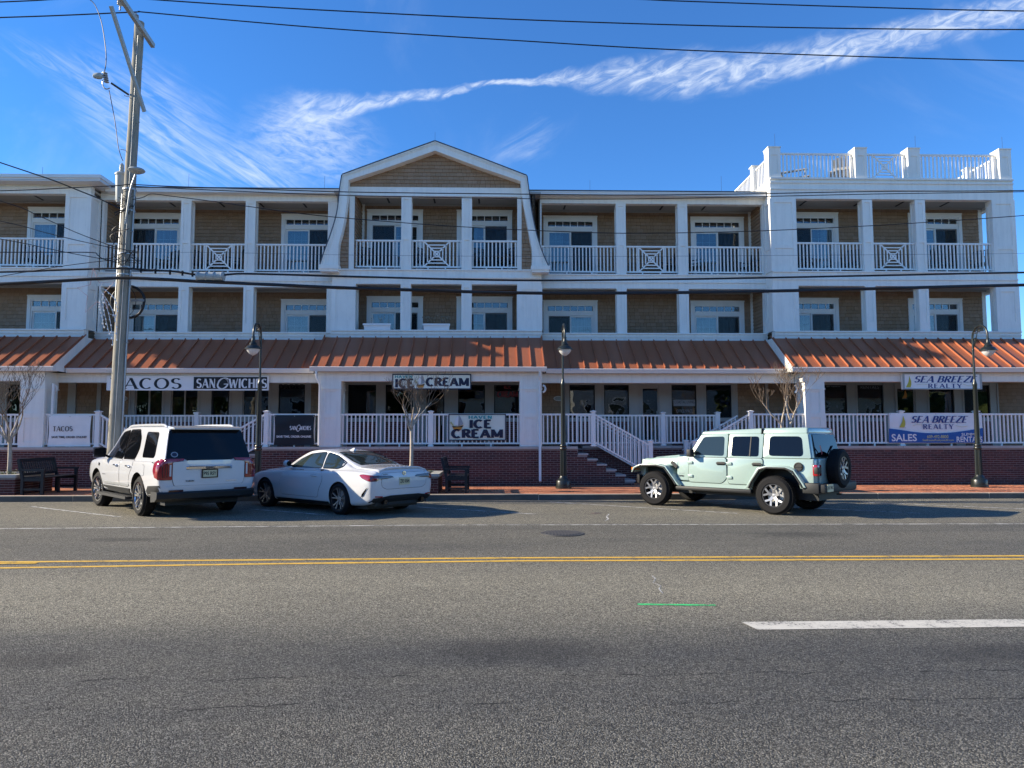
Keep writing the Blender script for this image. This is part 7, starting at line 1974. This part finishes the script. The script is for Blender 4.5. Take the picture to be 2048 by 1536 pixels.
    mb = MB(); mb.box(-.98, -.6, -.72, .72, .22, .34); obj('rear_valance', mb, 'plastic', t)
    number_plate(t, (-1.066, 0, .715), (0, -1, 0), (0, 0, 1), .30, .15, 'ZR3 KNH')
    p = Vector((-1.040, 0, .880)); mb = MB(); mb.lathe([(.042, 0), (.042, -.012), (0, -.014)], p, 20, 'x'); obj('badge', mb, 'gloss_black', t, 40)
    mb = MB(); mb.lathe([(.041, -.013), (.045, -.015), (.037, -.015)], p, 20, 'x'); obj('badge_ring', mb, 'chrome', t, 40)
    for k in (0, 1):
        a0 = k * math.pi + .4; mb = MB(); mb.add([p + Vector((-.016, 0, 0))] + [p + Vector((-.016, .026 * math.cos(a0 + j * .26), .026 * math.sin(a0 + j * .26))) for j in range(7)], [(0, j + 1, j + 2) for j in range(6)]); obj('badge_quarter', mb, 'royal', t)
    badge(t, on_body(bv, 'b', .52, .875, .008), (0, -1, 0), (0, 0, 1), .13, .022, '430i', 'darkalloy', .03)
    obj('windscreen', drape(bv, [(1.62, -.50), (1.62, .50), (2.28, .60), (2.28, -.60)], 't', .006, .09), 'carglass2', t, 50)
    mb = MB(); q = on_body(bv, 't', .72, 0, 0); mb.add([q + Vector(a) for a in ((-.09, -.035, 0), (-.09, .035, 0), (.10, .03, 0), (.10, -.03, 0), (-.08, 0, .065), (-.03, 0, .06))], [(0, 1, 4), (1, 2, 5, 4), (3, 0, 4, 5), (2, 3, 5)]); obj('roof_antenna', mb, 'carwhite', t, 60)
    obj('underbody', MB().box(-.7, 3.4, -.70, .70, .14, .3), 'plastic', t)
    return t
build_coupe()

def build_offroader():
    t = thing('mint_offroader', (6.61, 15.86, 0), 'pale mint green four door off-roader with a black spare wheel, parked at the right', 'car', 'parked cars', R(133.3), True)
    def bev(name, mb, m, parent, w=.03, seg=3, sm=35):
        me = mb.mesh(name); bm = bmesh.new(); bm.from_mesh(me); bmesh.ops.remove_doubles(bm, verts=bm.verts, dist=1e-5); bmesh.ops.recalc_face_normals(bm, faces=bm.faces)
        bmesh.ops.bevel(bm, geom=[e for e in bm.edges if e.calc_face_angle(0) > .35], offset=w, segments=seg, profile=.5, affect='EDGES', clamp_overlap=True)
        bm.to_mesh(me); bm.free(); me.materials.append(M[m]); me.polygons.foreach_set('use_smooth', [True] * len(me.polygons)); me.set_sharp_from_angle(angle=R(sm))
        o = bpy.data.objects.new(name, me); C.objects.link(o); o.parent = parent; ROOT[o] = (0, 0, 0); return o
    def hexa(x0, x1_, zb, zt, wb0, wb1, wt0, wt1, xs0=0, xs1=0, zt1=None, zb1=None):
        zt1 = zt if zt1 is None else zt1; zb1 = zb if zb1 is None else zb1
        return MB().add([(x0, -wb0, zb), (x1_, -wb1, zb1), (x1_, wb1, zb1), (x0, wb0, zb), (x0 + xs0, -wt0, zt), (x1_ + xs1, -wt1, zt1), (x1_ + xs1, wt1, zt1), (x0 + xs0, wt0, zt)],
                        [(0, 3, 2, 1), (4, 5, 6, 7), (0, 1, 5, 4), (1, 2, 6, 5), (2, 3, 7, 6), (3, 0, 4, 7)])
    BW = .80
    body = hexa(-.82, 2.12, .56, 1.19, BW, BW, BW - .01, BW - .01)
    b = bev('body', body, 'carmint', t, .035)
    cut_arches(b, [(0, .46, .54, s * 1.2, s * .45) for s in (1, -1)])
    for s in (1, -1): obj('rocker', MB().box(.56, 2.42, min(s * .755, s * .795), max(s * .755, s * .795), .50, .60), 'carmint', t)
    # hood and front end
    bev('cowl', hexa(2.0, 2.46, .62, 1.20, .79, .775, .775, .74, 0, 0, 1.185), 'carmint', t, .03)
    bev('hood', hexa(2.40, 3.50, .95, 1.185, .775, .66, .735, .60, 0, .0, 1.115), 'carmint', t, .05, 4)
    bev('hood_bulge', hexa(2.55, 3.40, 1.10, 1.215, .46, .38, .40, .32, .05, -.08, 1.15), 'carmint', t, .03)
    bev('engine_bay', hexa(2.3, 3.42, .50, 1.0, .60, .56, .60, .56), 'plastic', t, .02)
    bev('grille', hexa(3.42, 3.56, .66, 1.10, .66, .655, .62, .61), 'carmint', t, .03)
    for k in range(7): obj('grille_slot', MB().box(3.545, 3.568, -.36 + k * .12 - .03, -.36 + k * .12 + .03, .76, 1.04), 'gloss_black', t)
    for s in (1, -1):
        mb = MB(); mb.lathe([(.10, 3.55), (.10, 3.585), (.085, 3.595), (0, 3.60)], (0, s * .53, .90), 20, 'x'); obj('headlamp', mb, 'clearlens', t, 40)
        # flared fenders: trapezoid arches with their own thickness
        def flare(x0, pts, y0, y1, name):
            mb = MB(); n = len(pts); vs = []
            for (xa, za, xb, zb) in pts: vs += [(x0 + xa, s * y0, za), (x0 + xa, s * y1, za - .025), (x0 + xb, s * y1, zb), (x0 + xb, s * y0, zb)]
            mb.add(vs, [(i * 4 + j, i * 4 + (j + 1) % 4, (i + 1) * 4 + (j + 1) % 4, (i + 1) * 4 + j) for i in range(n - 1) for j in range(4)] + [(0, 1, 2, 3), tuple(range(4 * n - 4, 4 * n))[::-1]])
            bev(name, mb, 'carmint', t, .018, 2, 40)
            tr = MB()
            for i in range(n - 1):
                a, b_ = Vector((x0 + pts[i][2], s * (y1 - .0), pts[i][3])), Vector((x0 + pts[i + 1][2], s * (y1 - .0), pts[i + 1][3])); tr.tube([a, b_], .022, 8)
            obj('flare_trim', tr, 'plastic', t, 60)
        flare(3.008, [(.66, .80, .60, .78), (.60, .93, .54, .88), (.42, 1.00, .38, .945), (-.12, 1.02, -.08, .96), (-.34, .98, -.30, .92), (-.60, .66, -.54, .64), (-.72, .53, -.62, .53)], .56, .935, 'front_fender')
        flare(0, [(.66, .54, .56, .54), (.56, .70, .49, .68), (.36, 1.00, .30, .945), (.18, 1.045, .14, .985), (-.28, 1.045, -.26, .985), (-.46, .98, -.42, .925), (-.64, .72, -.57, .70), (-.70, .62, -.62, .60)], .74, .935, 'rear_fender')
        obj('marker_lamp', MB().box(3.55, 3.655, min(s * .72, s * .925), max(s * .72, s * .925), .835, .90), 'amber', t)
        obj('fender_vent', MB().add([(2.50, s * .782, .98), (2.62, s * .780, 1.04), (2.66, s * .780, 1.04), (2.56, s * .782, .93)], [(0, 1, 2, 3)]), 'gloss_black', t) if False else None
        mb = MB(); mb.bar((2.44, s * .785, .93), (2.60, s * .775, 1.05), .02, .07); obj('fender_vent', mb, 'plastic', t)
        # doors with rounded corners, proud of the tub
        def slab(name, poly, y0, y1, m, rnd_=.07, parent=t, w=.010):
            pl = roundpoly(poly, rnd_, 5); mb = MB(); n = len(pl)
            a, b_ = (s * y0, s * y1)
            mb.add([(p[0], a, p[1]) for p in pl] + [(p[0], b_, p[1]) for p in pl], [tuple(range(n)), tuple(range(2 * n - 1, n - 1, -1))] + [(i, (i + 1) % n, n + (i + 1) % n, n + i) for i in range(n)])
            return bev(name, mb, m, parent, w, 2, 30)
        y0, y1 = BW - .02, BW + .016
        fd = [(2.11, .60), (2.11, 1.175), (1.14, 1.175), (1.14, .72), (1.26, .60)]
        rd = [(1.11, .60), (1.11, 1.175), (.28, 1.175), (.28, 1.04), (.55, .60)]
        for nm, pl in (('door', fd), ('door', rd)):
            d = slab(nm, pl, y0, y1, 'carmint')
            c = (sum(p[0] for p in pl) / len(pl), sum(p[1] for p in pl) / len(pl))
            slab('shut_line', [(c[0] + (p[0] - c[0]) * 1.018, c[1] + (p[1] - c[1]) * 1.03) for p in pl], y0, BW + .004, 'gloss_black', .07, d, .002)
        for x in (1.28, .42):
            slab('handle_recess', [(x - .11, 1.005), (x - .11, 1.085), (x + .10, 1.085), (x + .10, 1.005)], BW, BW + .020, 'plastic', .03, t, .003)
            mb = MB(); mb.bar((x - .13, s * (BW + .045), 1.05), (x + .09, s * (BW + .045), 1.055), .03, .03); obj('door_handle', mb, 'plastic', t)
        for x in (2.06, 1.07):
            for z in (1.05, .74): bev('hinge', MB().box(x - .07, x + .06, min(s * .80, s * .845), max(s * .80, s * .845), z - .032, z + .032), 'carmint', t, .012, 2)
        # upper frames and glass
        zt = 1.715; yt = .665; yb = .775
        def tilt(name, poly, off, th, m, rnd_=.05, parent=t, w=.006):
            pl = roundpoly(poly, rnd_, 4); n = len(pl); mb = MB()
            def Y_(z): return yb + (yt - yb) * (z - 1.19) / (zt - 1.19)
            mb.add([(p[0], s * (Y_(p[1]) + off - th), p[1]) for p in pl] + [(p[0], s * (Y_(p[1]) + off), p[1]) for p in pl], [tuple(range(n)), tuple(range(2 * n - 1, n - 1, -1))] + [(i, (i + 1) % n, n + (i + 1) % n, n + i) for i in range(n)])
            return bev(name, mb, m, parent, w, 2, 30) if w else obj(name, mb, m, parent, 30)
        tilt('door_frame', [(2.13, 1.18), (1.80, 1.70), (1.14, 1.71), (1.14, 1.18)], .022, .05, 'carmint', .04)
        tilt('door_frame', [(1.11, 1.18), (1.11, 1.71), (.30, 1.71), (.30, 1.18)], .022, .05, 'carmint', .03)
        tilt('hardtop_side', [(.28, 1.195), (.28, 1.715), (-.66, 1.715), (-.76, 1.195)], .018, .05, 'carmint', .03)
        g = 'carglass'
        tilt('side_window', [(2.01, 1.235), (1.745, 1.645), (1.23, 1.655), (1.215, 1.22)], .030, .02, 'carglass2', .06, w=0)
        tilt('side_window', [(1.03, 1.22), (1.02, 1.655), (.40, 1.655), (.385, 1.22)], .030, .02, g, .06, w=0)
        tilt('side_window', [(.16, 1.24), (.15, 1.66), (-.54, 1.655), (-.60, 1.24)], .026, .02, g, .09, w=0)
        tilt('window_post', [(.60, 1.22), (.59, 1.655), (.57, 1.655), (.575, 1.22)], .036, .01, 'plastic', .0, w=0)
        mb = MB(); q = Vector((1.98, s * .86, 1.26)); mb.bar((2.0, s * .79, 1.20), (1.99, s * .88, 1.23), .05, .04); mb.box(q.x - .06, q.x + .05, min(q.y, q.y + s * .17), max(q.y, q.y + s * .17), 1.19, 1.36)
        bev('door_mirror', mb, 'plastic', t, .02, 2)
        mb = MB(); mb.lathe([(.09, -.03), (.09, .006), (.075, .012), (.07, .006), (0, .006)], (-.46, s * (BW + .014), 1.03), 22, 'y') if s > 0 else None
        if s > 0: obj('fuel_cap', MB().lathe([(0, 0), (.095, 0), (.095, .03), (.08, .034), (.075, .022), (0, .022)], (-.50, BW - .005, 1.02), 22, 'y'), 'plastic', t, 40); obj('fuel_cap_bar', MB().box(-.57, -.43, BW + .016, BW + .03, 1.012, 1.030), 'plastic', t)
        bev('tail_lamp', MB().box(-.905, -.80, min(s * .62, s * .835), max(s * .62, s * .835), .84, 1.07), 'redlens', t, .02, 2)
        bev('lamp_housing', MB().box(-.916, -.83, min(s * .66, s * .842), max(s * .66, s * .842), .885, 1.025), 'plastic', t, .015, 2)
        mb = MB(); mb.bar((.52, s * .83, .455), (2.42, s * .83, .455), .15, .09); bev('side_step', mb, 'plastic', t, .03, 2)
        wheel(t, 0, s, 1.66, .407, .245, 'fork', .25); wheel(t, 3.008, s, 1.66, .407, .245, 'fork', .25, 3)
    badge(t, (2.33, .792, .735), (-1, 0, 0), (0, 0, 1), .15, .05, 'Jeep', 'darkalloy', .05)
    badge(t, (2.33, .792, .80), (-1, 0, 0), (0, 0, 1), .17, .014, 'SAHARA', 'greyp', .01)
    # windscreen frame, roof
    bev('windscreen_frame', hexa(2.02, 2.18, 1.18, 1.70, .755, .755, .665, .665, -.36, -.34), 'carmint', t, .02)
    obj('windscreen', MB().add([(2.188, -.68, 1.25), (2.188, .68, 1.25), (1.885, .61, 1.66), (1.885, -.61, 1.66)], [(0, 1, 2, 3)]), 'carglass2', t)
    bev('hardtop', hexa(.34, -.67, 1.70, 1.835, .685, .685, .64, .64, 0, .02, 1.845), 'carmint', t, .045, 4)
    bev('roof_panel', hexa(1.86, .345, 1.70, 1.775, .68, .685, .64, .64, -.05, 0, 1.835), 'carmint', t, .04, 4)
    obj('roof_joint', MB().box(.335, .35, -.69, .69, 1.70, 1.838), 'gloss_black', t)
    bev('hardtop_back', hexa(-.78, -.64, 1.19, 1.72, .76, .76, .672, .672, .10, .02), 'carmint', t, .03)
    # rear: tailgate, glass, spare wheel, bumper
    bev('tailgate', MB().box(-.86, -.80, -.62, .62, .62, 1.19), 'carmint', t, .02)
    bev('rear_window', hexa(-.812, -.79, 1.22, 1.70, .63, .63, .56, .56, .11, .11), 'carglass', t, .008, 1)
    obj('wiper', MB().bar((-.83, .05, 1.25), (-.775, -.30, 1.45), .02, .02), 'plastic', t)
    w = wheel(t, 0, 1, 0, .407, .245, 'fork', .25); w.name = 'spare_wheel'; w.location = (-.99, -.06, .98); w.rotation_euler = (0, 0, R(90))
    obj('spare_carrier', MB().box(-.95, -.86, -.25, .15, .80, 1.15), 'plastic', t)
    bev('rear_bumper', MB().box(-1.06, -.76, -.86, .86, .50, .68).box(-.95, -.60, .70, .90, .48, .70).box(-.95, -.60, -.90, -.70, .48, .70), 'plastic', t, .03, 2)
    number_plate(t, (-1.068, .62, .60), (0, -1, 0), (0, 0, 1), .30, .15, 'J42 TMC')
    obj('tow_hook', MB().tube([(-1.05, .25, .46), (-1.14, .25, .46), (-1.14, .18, .46), (-1.05, .18, .46)], .018, 6), 'plastic', t, 60)
    bev('front_bumper', hexa(3.50, 3.72, .50, .72, .82, .62, .82, .62), 'plastic', t, .03, 2)
    obj('tow_hook', MB().tube([(3.70, .42, .70), (3.78, .42, .72), (3.78, .35, .72), (3.70, .35, .70)], .016, 6), 'plastic', t, 60)
    obj('underbody', MB().box(-.8, 3.4, -.55, .55, .32, .56), 'plastic', t)
    obj('axle', MB().tube([(0, -.75, .38), (0, .75, .38)], .06, 10), 'plastic', t, 60); obj('axle', MB().tube([(3.008, -.75, .38), (3.008, .75, .38)], .06, 10), 'plastic', t, 60)
    # seats seen through the glass are left to the dark glazing; a little flag hangs in the back window
    obj('window_flag', MB().add([(-.823, .50, 1.46), (-.823, .44, 1.47), (-.830, .36, 1.30), (-.830, .41, 1.27)], [(0, 1, 2, 3)]), 'redp', t)
    return t
build_offroader()

# ------------------------------------------------------------------ houses across the street, seen only mirrored in the shop windows
M['siding'] = mat('grey_siding', (0.34, 0.35, 0.34), 0.8, var=0.08)
M['sidingy'] = mat('cream_siding', (0.50, 0.46, 0.36), 0.8, var=0.08)
def house(x0, x1_, y, h, rise, m, label):
    t = thing('house', ((x0 + x1_) / 2, y, 0), label, 'house', 'houses across the street')
    obj('wall', MB().box(x0, x1_, y - 9, y, 0, h), m, t)
    xm = (x0 + x1_) / 2
    obj('roof', MB().prism([(x0 - .5, h), (x1_ + .5, h), (xm, h + rise)], 'y', y - 9.5, y + .5), 'roofshingle', t)
    n = int((x1_ - x0) / 2.6)
    for fl in range(max(1, int(h // 2.8))):
        for k in range(n):
            xx = x0 + (k + .5) * (x1_ - x0) / n; z = .9 + fl * 2.8
            w = obj('window', MB().box(xx - .6, xx + .6, y + .002, y + .06, z, z + 1.45), 'vinyl', t)
            obj('pane', MB().box(xx - .5, xx + .5, y + .061, y + .07, z + .1, z + 1.35), 'carglass', w)
    obj('door', MB().box(xm - .5, xm + .5, y + .07, y + .1, 0, 2.1), 'roofshingle', t)
house(-26, -12, -21, 5.6, 3.0, 'siding', 'grey house across the street with a pitched roof, mirrored in the left shop windows')
house(-8, 4, -23, 5.8, 3.4, 'sidingy', 'cream house across the street with a pitched roof, mirrored in the middle shop windows')
house(8, 22, -21, 8.4, 2.6, 'siding', 'tall grey house across the street, mirrored in the right shop windows')
house(26, 40, -22, 5.6, 3.0, 'sidingy', 'cream house across the street, furthest right, mirrored in the realty office windows')

# unseen building added left of the picture: it shades the left porch roofs
t = thing('building', (-35, 23.5, 0), 'neighbouring building at the far left, beyond the edge of the picture', 'building')
obj('wall', MB().box(-46, -25.3, 23.6, 36, 0, 9.9), 'siding', t); obj('roof', MB().box(-46.2, -25.1, 23.42, 36, 9.905, 10.2), 'roofshingle', t)
# unseen tree belt added behind the far houses to darken the window reflections
mb = MB(); rnd = random.Random(2)
for k in range(5200):
    x, y, z = rnd.uniform(-70, 80), rnd.uniform(-42, -34), 0
    z = rnd.uniform(0, 9.5 + 1.5 * math.sin(x * .21) + math.sin(x * .6))
    d = Vector((rnd.uniform(-1, 1), rnd.uniform(-1, 1), rnd.uniform(-1, 1))).normalized() * rnd.uniform(.8, 1.6); e = d.orthogonal().normalized() * rnd.uniform(.6, 1.2); p = Vector((x, y, z))
    mb.add([p - d, p + e, p + d, p - e], [(0, 1, 2, 3)])
tag(obj('added_far_woods', mb, 'leaf', None, fix=False), 'belt of trees behind the houses across the street', 'woods', kind='stuff')
